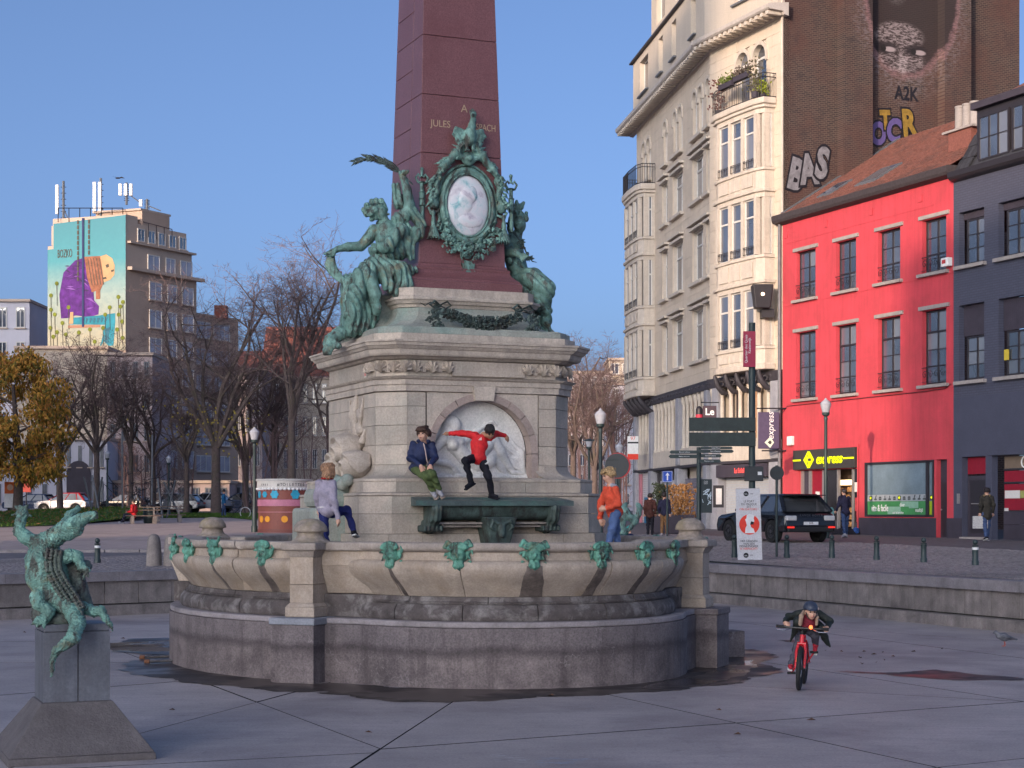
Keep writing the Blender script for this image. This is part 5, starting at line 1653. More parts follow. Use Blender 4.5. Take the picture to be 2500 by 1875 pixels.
for x0,x1,z0,z1 in ((7.1,7.9,.89,1.16),(8.4,8.95,1.1,1.34),(7.9,8.4,1.16,1.345)):
    MB().box(x0,x1,.034,.038,z0,z1).build('print_square', m_grn2, ds)
text('vite & facile', .34, m_wht, ds, (6.62,.03,1.10), ext=.003, sx=.66, bold=.006)
for s_, x, z in (('dîner',8.0,1.22),('maaltijd',9.0,1.03),('snel  te bereiden',7.75,.94)): text(s_, .19 if s_[0] != 's' else .13, m_wht, ds, (x,.03,z), ext=.003, sx=.75)
b = MB(); rs = random.Random(6)
for i in range(12):
    x = 6.05 + i*.295
    if i in (0, 6): continue
    b.box(x-.08,x+.08,.034,.038,1.40,1.46); k = rs.choice((0,1,2))
    if k == 0: b.sheet([(x-.09,1.47),(x+.09,1.47),(x+.05,1.53),(x-.05,1.53)], .034, .004)
    elif k == 1: b.box(x-.02,x+.02,.034,.038,1.46,1.56)
    else: b.sheet([(x-.03,1.46),(x+.03,1.46),(x+.08,1.58),(x+.02,1.58)], .034, .004)
b.build('printed_icons', flat('icon_grey', (.06,.07,.08)), ds, kind='stuff')
for x in (6.05, 7.82, 9.72):
    q = MB().box(x-.085,x+.085,.032,.038,1.39,1.56).build('logo_square', m_sign, ds)
    MB().sheet([(x-.06,1.48),(x,1.535),(x+.06,1.48),(x,1.425)], .027, .004).build('emblem', m_lime, q)
dr = MB().box(10.05,10.64,.18,.24,.02,2.8).build('door', m_plinth, red)
MB().box(10.12,10.57,.165,.178,.15,2.0).build('door_panel', m_dkwin, dr); MB().ball((10.14,.14,1.05), .03, 8).build('door_knob', m_alu, dr)
MB().box(5.26,10.04,-.03,-.004,0,.755).box(10.66,11.0,-.03,-.004,0,.755).build('plinth', m_plinth, red)
MB().tube([(5.34,-.05,.0),(5.34,-.05,3.5)], .03, 6).build('downpipe', m_redw, red)
MB().tube([(-.08,-.10,0),(-.08,-.10,12.6)], .07, 10).build('rainwater_pipe', M('pipe_grey', (.15,.15,.17), .5, .2, 4), red, smooth=True)
MB().box(.55,.88,-.16,-.004,3.62,3.98).build('alarm_box', m_wht, red, bevel=.02); 
ab = MB().box(10.55,10.95,-.2,-.004,9.45,9.75).build('alarm_box', m_wht, red, bevel=.02); MB().box(10.62,10.82,-.205,-.201,9.55,9.68).build('alarm_print', m_redp, ab)
MB().tube([(10.9,-.03,5.4),(10.6,-.05,5.25),(9.4,-.04,5.22),(.4,-.04,5.2),(-.0,-.05,4.9)], .012, 4).build('cable', m_iron, red)

# ---- dark grey house
gry = house('grey_house', 'dark blue-grey painted brick house with dormer and boarded windows next to the red one')
cols_ = [(11.3,12.65),(13.39,15.3),(16.2,17.6)]
holes = [(a, b_, 9.4, 11.22) for a, b_ in cols_] + [(a, b_, 5.45, 8.04) for a, b_ in cols_] + [(11.47,12.72,.03,2.85),(13.05,16.2,.03,2.85)]
wall_holes('wall', 11.0, 19.5, 4.9, 12.35, [h for h in holes if h[2] > 4], m_greyw, gry)
wall_holes('lower_wall', 11.0, 19.5, 0, 4.9, [h for h in holes if h[2] < 4], m_greyp, gry)
for i, (a, b_) in enumerate(cols_):
    nc = 2 if i != 1 else 3
    window(gry, a+.22, b_-.01, 9.42, 10.95, cols=nc, rows=(3,), curtain=[(.5,.8)] if i == 0 else None)
    window(gry, a+.22, b_-.01, 5.48, 6.95, cols=nc, rows=(3,))
    k = 0
    for z0, z1 in ((10.97,11.20),(6.98,8.02)):
        x = a + .04
        while x < b_ - .06:
            blk('board', (x+.05, .19, (z0+z1)/2), (.096, .03, z1-z0), m_plinth, gry); x += .1
    for z in (9.37, 5.43): blk('sill', ((a+b_)/2, -.05, z-.05), (b_-a+.24, .22, .12), m_sill, gry)
MB().box(13.5,13.75,.135,.145,6.0,6.35).build('yellow_notice', flat('notice_yellow', (.55,.42,.05)), gry)
b = MB(); pr = [(-.02,12.3),(-.22,12.36),(-.30,12.44),(-.32,12.62),(.25,12.66),(.25,12.3)]
vs = [(11.06,y,z) for y,z in pr] + [(19.5,y,z) for y,z in pr]; n = len(pr)
b.add(vs, [tuple(range(n)), tuple(range(2*n-1,n-1,-1))] + [(i,(i+1)%n,n+(i+1)%n,n+i) for i in range(n)]).build('cornice', m_dkwin, gry)
sx_ = 11.1; rows_ = MB()
MB().add([(11.05,.05,12.66),(19.5,.05,12.66),(19.5,1.5,14.9),(11.05,1.5,14.9),(19.5,6,16.4),(11.05,6,16.4)], [(0,1,2,3),(3,2,4,5)]).build('mansard_roof', m_slate2, gry)
for r in range(5):
    for c in range(3):
        blk('slate', (11.2 + c*.24 + (r%2)*.05, .10 + r*.30, 12.86 + r*.46), (.225, .05, .52), m_slate2, gry).rotation_euler = (R(-33),0,0)
MB().box(11.95,19.4,.25,2.6,12.68,14.62).build('dormer', m_dkwin, gry)
for i in range(4): window(gry, 12.15 + i*1.75, 13.72 + i*1.75, 12.85, 14.35, y=.14, cols=3, rows=(2,), fm=m_dkwin)
MB().box(11.85,19.5,.05,2.8,14.625,14.86).build('dormer_roof', m_plinth, gry)
MB().add([(11.8,.6,14.87),(19.5,.6,14.87),(19.5,5,17.2),(11.8,5,17.2)], [(0,1,2,3)]).build('upper_roof', m_tile, gry)
MB().lathe([(.22,15.4),(.22,17.3),(.30,17.32),(.30,17.5),(.24,17.52),(.24,17.9),(.33,17.92),(.33,18.05),(.1,18.1)], 14, (15.3,2.6,0)).build('flue', m_zinc, gry, smooth=True)
d_ = MB().box(11.52,12.67,.2,.26,.12,2.2).build('door', m_plinth, gry); MB().box(11.52,12.67,.2,.26,2.26,2.83).build('fanlight', m_redpan, gry); MB().box(11.66,12.54,.19,.199,.25,2.05).build('door_panel', m_dkwin, d_); MB().tube([(11.75,.17,1.25),(12.15,.17,1.25)], .02, 6).build('door_bar', m_alu, d_)
MB().box(11.5,12.7,-.15,.25,0,.12).build('doorstep', m_sill, gry)
gd = bpy.data.objects.new('garage_door', None); COL.objects.link(gd); gd.parent = gry
MB().box(12.9,16.4,-.06,-.004,2.86,3.05).build('door_hood', m_greyp, gd)
for z0, z1 in ((.05,.55),(.56,.98)): MB().box(13.4,16.15,.2,.26,z0,z1).build('garage_panel', m_plinth, gd)
for z0, z1 in ((1.0,1.45),(1.47,1.92),(1.94,2.36),(2.38,2.83)):
    for x0, x1 in ((13.42,14.75),(14.8,16.13)):
        MB().box(x0,x1,.22,.24,z0+.03,z1-.03).build('pane', m_redpan if z0 < 2.2 else flat('tan_panel%d%d' % (z0*100, x0), (.16,.12,.09)), gd)
    MB().box(13.4,16.15,.2,.25,z0-.025,z0+.025).build('garage_rail', m_dkwin, gd)
oval_ring('ring_letter', .13, .17, .025, m_wht, .19, gd, 20, 5).location = (14.45,0,2.60)
blk('notice', (13.85,.195,1.55), (.75,.01,.26), m_paper, gd); blk('notice', (14.4,.194,1.55), (.3,.01,.24), flat('notice_green', (.30,.32,.10)), gd); blk('notice', (13.55,.195,1.05), (.2,.01,.1), m_paper, gd)
ic = MB().box(11.22,11.36,-.03,-.003,1.25,1.6).build('intercom', m_alu, gry)
MB().box(11.0,11.46,-.025,-.003,0,.755).build('plinth', m_plinth, gry)

# ---- beige stone building, first section in line with the red house, second turning away
m_beige = M('beige_stone', (.62,.525,.43), .85, .08, 1.2, .15, 40, rnd=.08, streak=.14, grain=.08)
m_beige2 = M('moulded_beige_stone', (.60,.53,.46), .8, .1, 3, .2, 40, rnd=.05, streak=.28)
m_render = M('beige_render', (.54,.47,.40), .9, .05, .8, .1, 40, streak=.1)
m_brown = M('dark_metal_frieze', (.05,.045,.055), .6, .2, 5, .2, 30)
bei = thing('apartment_building', 'tall beige stone apartment house with bay windows and ironwork balconies', 'building', (HA[0], HA[1], HZ), HRZ)
S2 = bpy.data.objects.new('side_wing', None); COL.objects.link(S2); S2.parent = bei
cs_, sn_ = math.cos(-HRZ), math.sin(-HRZ)
vx, vy = 8.66 - HA[0], 75.6 - HA[1]
S2.location = (vx*cs_ - vy*sn_, vx*sn_ + vy*cs_, 0)
S2.rotation_euler = (0, 0, math.atan2(-.991, .133) - HRZ)
S1X = S2.location[0]
def courses(parent, x0, x1, z0, z1, holes, m, h=.455, L=1.15, y=0.0, limit=150, gap=.008):
    """ashlar facing: single stones, cut round the openings"""
    rects = []; r = 0; z = z0
    while z < z1 - .05:
        h_ = min(h, z1 - z); x = x0 - (r % 2)*L*.5
        while x < x1:
            a, c = max(x, x0), min(x + L, x1); x += L
            if c - a < .04: continue
            segs = [(a, c)]
            for q in holes:
                if q[2] < z + h_ - .03 and q[3] > z + .03:
                    new = []
                    for s0, s1 in segs:
                        if q[1] <= s0 or q[0] >= s1: new.append((s0, s1)); continue
                        if q[0] > s0: new.append((s0, q[0]))
                        if q[1] < s1: new.append((q[1], s1))
                    segs = new
            rects += [(s0, s1, z, z + h_) for s0, s1 in segs if s1 - s0 > .05]
        z += h_; r += 1
    rects.sort(key=lambda q: -(q[1]-q[0])*(q[3]-q[2]))
    b = MB()
    for i, (a, c, lo_, hi) in enumerate(rects):
        d = random.uniform(-.004, .004)
        if i < limit: blk('stone', ((a+c)/2, y + .05 + d, (lo_+hi)/2), (c-a-gap, .10, hi-lo_-gap), m, parent)
        else: b.box(a+gap/2, c-gap/2, y+d, y+.1+d, lo_+gap/2, hi-gap/2)
    if b.v: b.build('stones', m, parent, kind='stuff')
def backing(parent, x0, x1, z0, z1, holes, y=.07):
    wall_holes('wall_core', x0, x1, z0, z1, holes, m_beige2, parent, depth=.24, y=y, th=.3)
def hooded(parent, x0, x1, z0, z1, cols, tr=None, y=.2):
    window(parent, x0, x1, z0, z1, y=y, fm=m_white, cols=cols, rows=(1,1), transom=tr or (z0 + (z1-z0)*.72), fw_=.07)
    blk('sill', ((x0+x1)/2, -.06, z0-.09), (x1-x0+.36, .26, .14), m_beige2, parent)
    blk('hood', ((x0+x1)/2, -.05, z1+.12), (x1-x0+.30, .20, .12), m_beige2, parent)
    blk('hood', ((x0+x1)/2, -.10, z1+.32), (x1-x0+.46, .30, .10), m_beige2, parent)
def arched(parent, xc, w, z0, z1, n=10, y=.2):
    """round-headed window with a moulded surround"""
    r = w/2; zc = z1 - r
    b = MB(); R0, R1 = r, r + .16
    pts = [(-1, z0)] + [(None, i) for i in range(n+1)] + [(1, z0)]
    inn = [(xc - R0, z0)] + [(xc - R0*math.cos(PI*i/n), zc + R0*math.sin(PI*i/n)) for i in range(n+1)] + [(xc + R0, z0)]
    out = [(xc - R1, zc - .25)] + [(xc - R1*math.cos(PI*i/n), zc + R1*math.sin(PI*i/n)) for i in range(n+1)] + [(xc + R1, zc - .25)]
    inn2 = [(xc - R0, zc - .25)] + inn[1:-1] + [(xc + R0, zc - .25)]
    m = len(out)
    vs = [(x, -.07, z) for x, z in inn2] + [(x, -.07, z) for x, z in out] + [(x, .02, z) for x, z in out] + [(x, .22, z) for x, z in inn2]
    fs = [(i, i+1, m+i+1, m+i) for i in range(m-1)] + [(m+i, m+i+1, 2*m+i+1, 2*m+i) for i in range(m-1)] + [(3*m+i, 3*m+i+1, i+1, i) for i in range(m-1)]
    b.add(vs, fs).build('arch_moulding', m_beige2, parent)
    g = MB().add([(x, y, z) for x, z in inn], [tuple(range(len(inn)))]).build('window', m_glass, parent)
    f = MB().box(xc-R0, xc+R0, y-.05, y-.003, zc-.06, zc+.03).box(xc-R0, xc-R0+.06, y-.05, y-.003, z0, zc-.06).box(xc+R0-.06, xc+R0, y-.05, y-.003, z0, zc-.06).box(xc-R0+.06, xc+R0-.06, y-.05, y-.003, z0, z0+.07)
    f.build('frame', m_white, g)
    blk('sill', (xc, -.06, z0-.08), (w+.3, .26, .14), m_beige2, parent)
def arch_holes(xc, w, z0, z1): return (xc-w/2, xc+w/2, z0, z1)
def arch_fill(parent, xc, w, z1, y=.005, n=10):
    r = w/2; zc = z1 - r; b = MB()
    for i in range(n):
        a0, a1 = PI*i/n, PI*(i+1)/n
        x0, h0, x1, h1 = xc - r*math.cos(a0), zc + r*math.sin(a0), xc - r*math.cos(a1), zc + r*math.sin(a1)
        b.add([(x0,y,h0),(x1,y,h1),(x1,y,z1+.02),(x0,y,z1+.02)], [(0,1,2,3)])
    b.build('arch_spandrel', m_beige, parent)
# section 1
A1 = [(-3.1,1.0),(-1.75,1.0)]
h1 = [arch_holes(x, w, 17.9, 20.2) for x, w in A1]
backing(bei, S1X, -.02, 6.7, 21.0, h1); courses(bei, S1X, -.02, 6.7, 20.9, h1, m_beige, limit=70)
for x, w in A1: arched(bei, x, w, 17.9, 20.2); arch_fill(bei, x, w, 20.2)
# section 2
WX = [(-9.8,-8.6,1),(-7.5,-5.4,2),(-3.5,-1.5,2),(-.95,-.15,1)]
AX = [(-14.0,.85),(-12.85,.85),(-9.05,.8),(-6.95,.75),(-5.85,.75),(-3.0,.8),(-1.9,.8),(-.5,.75)]
h2 = [(a, c, z, z+hh) for a, c, _ in WX for z, hh in ((14.95,1.95),(11.3,2.3),(7.75,2.3))] + [arch_holes(x, w, 17.85, 19.9) for x, w in AX]
backing(S2, -15.9, 0, 6.7, 21.0, h2); courses(S2, -15.9, 0, 6.7, 20.9, h2, m_beige, limit=230)
for a, c, nc in WX:
    for z, hh in ((14.95,1.95),(11.3,2.3),(7.75,2.3)): hooded(S2, a, c, z, z+hh, nc)
for x, w in AX: arched(S2, x, w, 17.85, 19.9); arch_fill(S2, x, w, 19.9)
# overhanging eaves with modillions
for par, x0, x1 in ((S2, -17.3, .35), (bei, S1X-.1, .3)):
    b = MB(); pr = [(.1,20.88),(-.1,20.92),(-.15,21.05),(-.80,21.08),(-.86,21.14),(-.88,21.28),(-.7,21.32),(.1,21.42)]
    vs = [(x0,y,z) for y,z in pr] + [(x1,y,z) for y,z in pr]; n = len(pr)
    b.add(vs, [tuple(range(n)), tuple(range(2*n-1,n-1,-1))] + [(i,(i+1)%n,n+(i+1)%n,n+i) for i in range(n)]).build('eaves_cornice', M('eaves_paint', (.50,.45,.42), .7, .1, 4), par)
    x = x0 + .2
    while x < x1: blk('modillion', (x, -.47, 20.99), (.20, .62, .15), m_beige2, par); x += .42
# attic storeys
for par, x0, x1, ws in ((S2, -15.6, 0, [(-13.9,-11.9),(-9.5,-8.55),(-6.65,-5.7),(-2.8,-1.85)]), (bei, S1X, 0, [(-3.4,-1.4)])):
    hh = [(a, c, 22.25, 24.0) for a, c in ws]
    wall_holes('attic_wall', x0, x1, 21.4, 24.35, hh, m_render, par, depth=.3, y=-.25 if par is S2 else -.25)
    for a, c in ws:
        window(par, a, c, 22.27, 23.98, y=-.02, fm=m_white, cols=1, rows=(1,)); blk('sill', ((a+c)/2, -.30, 22.2), (c-a+.2, .2, .07), m_zinc, par)
    ws2 = [(-10.6,-8.7),(-6.4,-5.4),(-3.0,-2.0)] if par is S2 else [(-3.2,-1.6)]
    hh = [(a, c, 25.0, 26.9) for a, c in ws2]
    wall_holes('upper_attic_wall', x0 + (3.8 if par is S2 else 0), x1, 24.45, 27.6, hh, m_render, par, depth=.3, y=-.1)
    for a, c in ws2: window(par, a, c, 25.02, 26.88, y=.12, fm=m_white, cols=1, rows=(1,))
    MB().box(x0-.25, x1+(.0), -.42, .3, 24.36, 24.44).build('attic_edge', m_brown, par)
    MB().box(x0+(3.6 if par is S2 else 0)-.1, x1, -.4, 3, 27.62, 27.95).build('roof_edge', m_beige2, par)
MB().box(-15.55,-.1,.4,9,21.4,24.3).build('attic_core', m_render, S2)
MB().box(-11.7,-.1,.4,9,24.46,27.6).build('attic_core', m_render, S2)
MB().box(-15.88,0,.45,9,0,20.8).build('building_core', m_render, S2)
MB().box(S1X,-.05,.45,8,0,27.5).build('building_core', m_render, bei)
# bay windows
def bay(par, x0, x1, zb, floors, ztop, p=.62, flank=.42):
    o = bpy.data.objects.new('bay', None); COL.objects.link(o); o.parent = par
    xm = (x0+x1)/2
    def plan(e): return [(x0-e,0),(x0-e,-p*.72-e),(x0+flank,-p-e),(xm,-p-.06-e),(x1-flank,-p-e),(x1+e,-p*.72-e),(x1+e,0)]
    for i, (z0, z1) in enumerate(floors):
        zprev = floors[i-1][1] + .34 if i else zb + .25
        MB().prism(plan(0), zprev, z0-.16).build('bay_panel', m_beige2, o)
        b = MB()
        for k in range(3):
            xa = x0+flank+.12 + (x1-x0-2*flank-.24)*k/3
            b.box(xa+.08, xa + (x1-x0-2*flank-.24)/3-.08, -p-.085, -p-.03, zprev+.15, z0-.3)
        b.build('bay_panel_relief', m_beige2, o)
        MB().prism(plan(.07), z0-.157, z0-.04).build('bay_sill', m_beige2, o)
        MB().prism(plan(.02), z1+.003, z1+.20).build('bay_lintel', m_beige2, o)
        MB().prism(plan(.12), z1+.203, z1+.337).build('bay_cornice', m_beige2, o, bevel=.03)
        # posts
        n = 3; w = (x1-x0-2*flank)/n
        for xx in [x0+flank+.0 + w*k for k in range(n+1)]:
            blk('mullion', (xx, -p+.06, (z0+z1)/2), (.20, .22, z1-z0+.03), m_beige2, o)
        for e, xx in ((-1, x0), (1, x1)):
            blk('corner_pier', (xx - e*.12, -p*.72+.10, (z0+z1)/2), (.24, .24, z1-z0+.03), m_beige2, o)
            blk('wall_pier', (xx - e*.1, -.06, (z0+z1)/2), (.2, .12, z1-z0+.03), m_beige2, o)
        for k in range(n):
            a = x0+flank+w*k+.10
            wn_ = window(o, a, a+w-.20, z0-.03, z1, y=-p+.05, fm=m_white, fw_=.06, cols=1, rows=(1,1), transom=z0+(z1-z0)*.68)
            b = MB()
            for zz in (z0+.06, z0+.30, z0+.36): b.tube([(a+.0,-p-.05,zz),(a+w-.2,-p-.05,zz)], .014, 5)
            for q in range(7): b.tube([(a + (w-.2)*q/6,-p-.05,z0+.06),(a + (w-.2)*q/6,-p-.05,z0+.36)], .011, 5)
            b.build('bay_guard', m_iron, o)
        for e, xx in ((-1, x0), (1, x1)):
            g = MB().box(*sorted((xx - e*.10, xx - e*.07)), -p*.72+.24, -.14, z0, z1).build('side_window', m_glass, o)
            MB().box(*sorted((xx - e*.068, xx - e*.02)), -p*.72+.225, -.125, z0+(z1-z0)*.68-.04, z0+(z1-z0)*.68+.04).box(*sorted((xx - e*.068, xx - e*.02)), -p*.72+.225, -p*.72+.28, z0, z1).box(*sorted((xx - e*.068, xx - e*.02)), -.18, -.125, z0, z1).build('frame', m_white, g)
            g2 = MB().add([(xx, -p*.72+.0, z0),(xx - e*flank, -p, z0),(xx - e*flank, -p, z1),(xx, -p*.72, z1)], [(0,1,2,3)])
    MB().prism(plan(.10), zb, zb+.248).build('bay_foot', m_beige2, o, bevel=.04)
    zt = floors[-1][1] + .34
    MB().prism(plan(.20), zt, ztop).build('balcony_slab', m_beige2, o, bevel=.05)
    # curled iron brackets below
    for k in range(5):
        x = x0 + .2 + (x1-x0-.4)*k/4
        b = MB().tube([(x,-.02,zb-.75),(x,-.25,zb-.72),(x,-.5,zb-.45),(x,-p,zb-.15),(x,-p-.02,zb-.02)], [.09,.13,.13,.10,.07], 8)
        for t in range(10): b.ball((x, -.32 + .10*math.cos(t*.7), zb-.34 + .10*math.sin(t*.7)), .05, 6)
        b.build('bracket', m_brown, o, smooth=True)
    # balcony railing
    bl = bpy.data.objects.new('balcony_railing', None); COL.objects.link(bl); bl.parent = par
    P_ = plan(.12); b = MB()
    for hh in (.04, .82, .98): b.tube([(x,y,ztop+hh) for x,y in P_], .02, 5)
    for (xa,ya),(xb,yb) in zip(P_[:-1], P_[1:]):
        L = math.hypot(xb-xa, yb-ya); nn = max(2, int(L/.13))
        for q in range(nn+1):
            t = q/nn; b.tube([(xa+(xb-xa)*t, ya+(yb-ya)*t, ztop), (xa+(xb-xa)*t, ya+(yb-ya)*t, ztop+.98)], .012, 4, cap=False)
    b.build('iron_bars', m_iron, bl)
    return o
bay(bei, -4.55, -.62, 6.75, [(7.75,10.05),(11.45,13.75),(15.0,17.15)], 17.75)
bay(S2, -15.6, -11.5, 6.75, [(7.75,10.05),(11.3,13.55),(14.75,16.7)], 17.35, .75)
# flower boxes on the right balcony: things of their own
rp_ = random.Random(12)
to_w = lambda o, p: (o.matrix_basis @ Vector(p)) if o.parent is None else (o.parent.matrix_basis @ o.matrix_basis @ Vector(p))
def planter(x0, x1, y, z, cols, label):
    t = thing('planter_box', label, 'planter', bei.matrix_basis @ Vector(((x0+x1)/2, y, z)), HRZ)
    w = (x1-x0)/2
    MB().box(-w, w, -.1, .1, 0, .22).build('trough', m_plinth, t)
    b = MB()
    for i in range(130):
        leaf(b, (rp_.uniform(-w,w), rp_.uniform(-.15,.15), .22 + abs(rp_.gauss(0,.16))), (rp_.uniform(-1,1), rp_.uniform(-1,1), rp_.uniform(-.5,1)), rp_.uniform(.1,.2), .045)
    b.build('foliage', M('box_plant_%d' % int(x0*-10), cols, .7, .4, 8, 0), t)
planter(-3.6,-2.5,-.82,18.63,(.12,.16,.03),'long flower box of yellow-green plants on the balcony rail, left')
planter(-2.4,-1.2,-.82,18.70,(.10,.075,.06),'flower box of brown dried plants on the balcony rail, right')
for x, y, c, lb in ((-.95,-.4,(.28,.34,.02),'bright lime green bush in a pot on the balcony'),(-4.4,-.45,(.16,.06,.05),'reddish straggly shrub at the left end of the balcony'),(-.9,-.75,(.10,.09,.05),'thin brown climbing plant at the right end of the balcony')):
    t = thing('potted_plant', lb, 'plant', bei.matrix_basis @ Vector((x, y, 17.76)), 0)
    MB().lathe([(.12,0),(.16,.25)], 10).build('pot', m_plinth, t)
    b = MB()
    for i in range(150):
        hh = rp_.uniform(.2, .75 if c[1] > .2 else 1.6); rr = .26 if c[1] > .2 else .35
        leaf(b, (rp_.gauss(0,rr*.5), rp_.gauss(0,rr*.5), hh), (rp_.uniform(-1,1), rp_.uniform(-1,1), rp_.uniform(-.3,1)), rp_.uniform(.08,.17), .04)
    b.build('foliage', M('pot_plant_%d' % int(x*-100), c, .7, .4, 8, 0), t)
# frieze, mezzanine columns and shops below
for par, x0, x1 in ((S2, -16.2, 0), (bei, S1X, -.1)):
    MB().box(x0, x1, -.14, .3, 6.30, 6.70).build('iron_frieze', m_brown, par)
    b = MB(); x = x0 + .3
    while x < x1: b.ball((x, -.15, 6.5), .06, 6); x += .62
    b.build('rosettes', m_brown, par, kind='stuff')
    MB().box(x0, x1, .25, .35, 3.9, 6.3).build('mezzanine_wall', M('mezz_%d' % int(-x0), (.36,.30,.24), .8, .15, 2), par)
    MB().box(x0, x1, -.05, .3, 3.12, 3.9).build('balustrade', m_beige2, par)
    MB().box(x0, x1, -.10, .3, 3.0, 3.117).build('shop_fascia', m_brown, par)
    x = x0 + .25; i = 0
    while x < x1 - .1:
        MB().lathe([(.13,3.9),(.13,4.0),(.10,4.05),(.09,5.9),(.11,5.95),(.15,6.1),(.15,6.29)], 10, (x,.05,0)).build('column', m_beige2, par, smooth=True)
        if i % 2 == 0 and x + .7 < x1: blk('mezzanine_pane', (x+.38, .235, 5.1), (.5, .02, 2.1), m_glass_d if i % 4 else M('boarded_%d_%d' % (-x0, i), (.42,.25,.15), .8, .1, 4), par)
        x += .76; i += 1
m_bst = M('shop_pier', (.32,.32,.36), .8, .15, 3, .25, 30, streak=.25)
for par, xs in ((S2, (-15.7,-11.9,-6.0,-.5)), (bei, (-5.2,-.45))):
    for x in xs: MB().box(x-.32,x+.32,-.2,.3,0,2.99).box(x-.28,x+.28,-.16,.2,3.125,6.28).build('stone_pier', m_bst, par, bevel=.03)
m_shut = bpy.data.materials.new('roller_shutter'); m_shut.use_nodes = True
def shutter(par, x0, x1, z1, c, name):
    b = MB(); z = .05
    o = bpy.data.objects.new('roller_shutter', None); COL.objects.link(o); o.parent = par
    m = flat(name, c, .5)
    while z < z1: blk('slat', ((x0+x1)/2, .18, z+.055), (x1-x0, .03, .10), m, o); z += .112
shutter(bei, -4.8, -.85, 2.3, (.36,.38,.42), 'shutter_grey'); MB().box(-4.85,-.8,-.3,.1,2.42,2.95).build('awning_box', m_plinth, bei)
text('Le Soleil Pet', .3, emit('neon_red', (.9,.06,.05), 1.0), bei, (-2.7,-.31,2.68), ext=.004, sx=.8)
MB().box(-2.2,-.86,.14,.16,.3,1.35).build('teal_poster', flat('teal_poster', (.05,.22,.30)), bei)
shutter(S2, -15.3, -12.3, 2.9, (.58,.56,.58), 'shutter_white'); MB().box(-14.6,-12.4,.12,.15,.02,1.7).build('blue_door', flat('blue_door', (.02,.16,.30)), S2); MB().box(-15.36,-15.1,.0,.14,.02,2.9).build('pink_post', flat('pink_post', (.4,.16,.2)), S2)
MB().box(-11.5,-6.4,.2,.24,.02,2.95).build('shop_glass', m_glass_d, S2)
b = MB()
for x in (-11.4,-9.7,-8.1,-6.5): b.box(x-.06,x+.06,.12,.199,.02,2.95)
b.box(-11.34,-6.56,.12,.198,2.1,2.25).build('shop_frame', m_brown, S2)
b = MB().box(-8.6,-8.2,-.1,.3,.02,2.2).box(-7.0,-6.6,-.1,.3,.02,2.2).box(-8.9,-6.3,-.3,.3,2.2,2.45).build('doorcase', m_bst, S2, bevel=.02)
shutter(S2, -5.6, -.9, 2.5, (.17,.16,.20), 'shutter_dark')

# ---- brick party wall above the red house, with its painted face and graffiti
def mural(n, sx, c):
    Y, Z = sx.outputs[1], sx.outputs[2]
    def ell(y0, z0, ry, rz_):
        a = n.math('DIVIDE', n.math('SUBTRACT', Y, y0), ry); b_ = n.math('DIVIDE', n.math('SUBTRACT', Z, z0), rz_)
        return n.math('SQRT', n.math('ADD', n.math('MULTIPLY', a, a), n.math('MULTIPLY', b_, b_)))
    p = n.pos()
    nz = n.noise(p, 2.2, 6, .7); nf = n.noise(n.pos((1,1,3)), 5, 5, .7)
    d = n.math('ADD', ell(5.95, 22.6, 2.35, 3.5), n.math('MULTIPLY', n.math('SUBTRACT', nz, .5), .16))
    out_ = n.math('MULTIPLY', n.ramp(d, [(.0, 1.0)]), 1.0) if False else None
    halo = n.math('MULTIPLY', n.ramp(d, [(.99, 0.0), (1.0, 1.0)]) if False else n.maprange(d, 1.42, 1.08, 0, 1), n.maprange(d, 1.0, 1.05, 0, 1))
    c = n.mix(n.math('MULTIPLY', halo, n.ramp(nf, [(.46, 0.0), (.66, .45)])), c, (.26,.23,.26))
    c = n.mix(n.math('MULTIPLY', n.maprange(d, 1.0, .97, 0, 1), .85), c, (.022,.015,.018))
    ringm = n.math('MULTIPLY', n.maprange(d, .93, .97, 0, 1), n.maprange(d, 1.07, 1.02, 0, 1))
    c = n.mix(n.math('MULTIPLY', ringm, n.ramp(nf, [(.38, .1), (.62, .6)])), c, (.28,.16,.18))
    hi_ = n.math('MULTIPLY', n.maprange(d, .97, 1.0, 0, 1), n.maprange(d, 1.05, 1.01, 0, 1))
    # pale brow and cheeks
    f1 = n.math('ADD', ell(5.65, 20.75, 1.3, .62), n.math('MULTIPLY', n.math('SUBTRACT', nf, .5), .5))
    c = n.mix(n.math('MULTIPLY', n.maprange(f1, 1.05, .8, 0, 1), n.ramp(nf, [(.44, .0), (.60, .7)])), c, (.36,.30,.32))
    f2 = n.math('ADD', ell(5.75, 19.75, 1.25, .52), n.math('MULTIPLY', n.math('SUBTRACT', nz, .5), .5))
    c = n.mix(n.math('MULTIPLY', n.maprange(f2, 1.05, .8, 0, 1), n.ramp(nf, [(.44, .0), (.62, .75)])), c, (.34,.28,.30))
    f3 = n.math('ADD', ell(5.5, 23.2, .75, 1.2), n.math('MULTIPLY', n.math('SUBTRACT', nf, .5), .8))
    c = n.mix(n.math('MULTIPLY', n.maprange(f3, 1.1, .5, 0, 1), n.ramp(nf, [(.42, 0.0), (.62, .6)])), c, (.40,.36,.38))
    for y0 in (5.0, 6.5):
        c = n.mix(n.maprange(ell(y0, 20.20, .58, .26), 1.15, .75, 0, .9), c, (.015,.01,.014))
        c = n.mix(n.maprange(ell(y0 + .18, 20.14, .30, .11), 1.15, .75, 0, .85), c, (.36,.30,.32))
        c = n.mix(n.maprange(ell(y0 - .13, 20.16, .13, .13), 1.1, .9, 0, 1), c, (.01,.008,.01))
    c = n.mix(n.math('MULTIPLY', n.maprange(ell(5.8, 19.55, .3, .45), 1.1, .6, 0, 1), n.ramp(nf, [(.4, .1), (.6, .8)])), c, (.40,.34,.36))
    return c
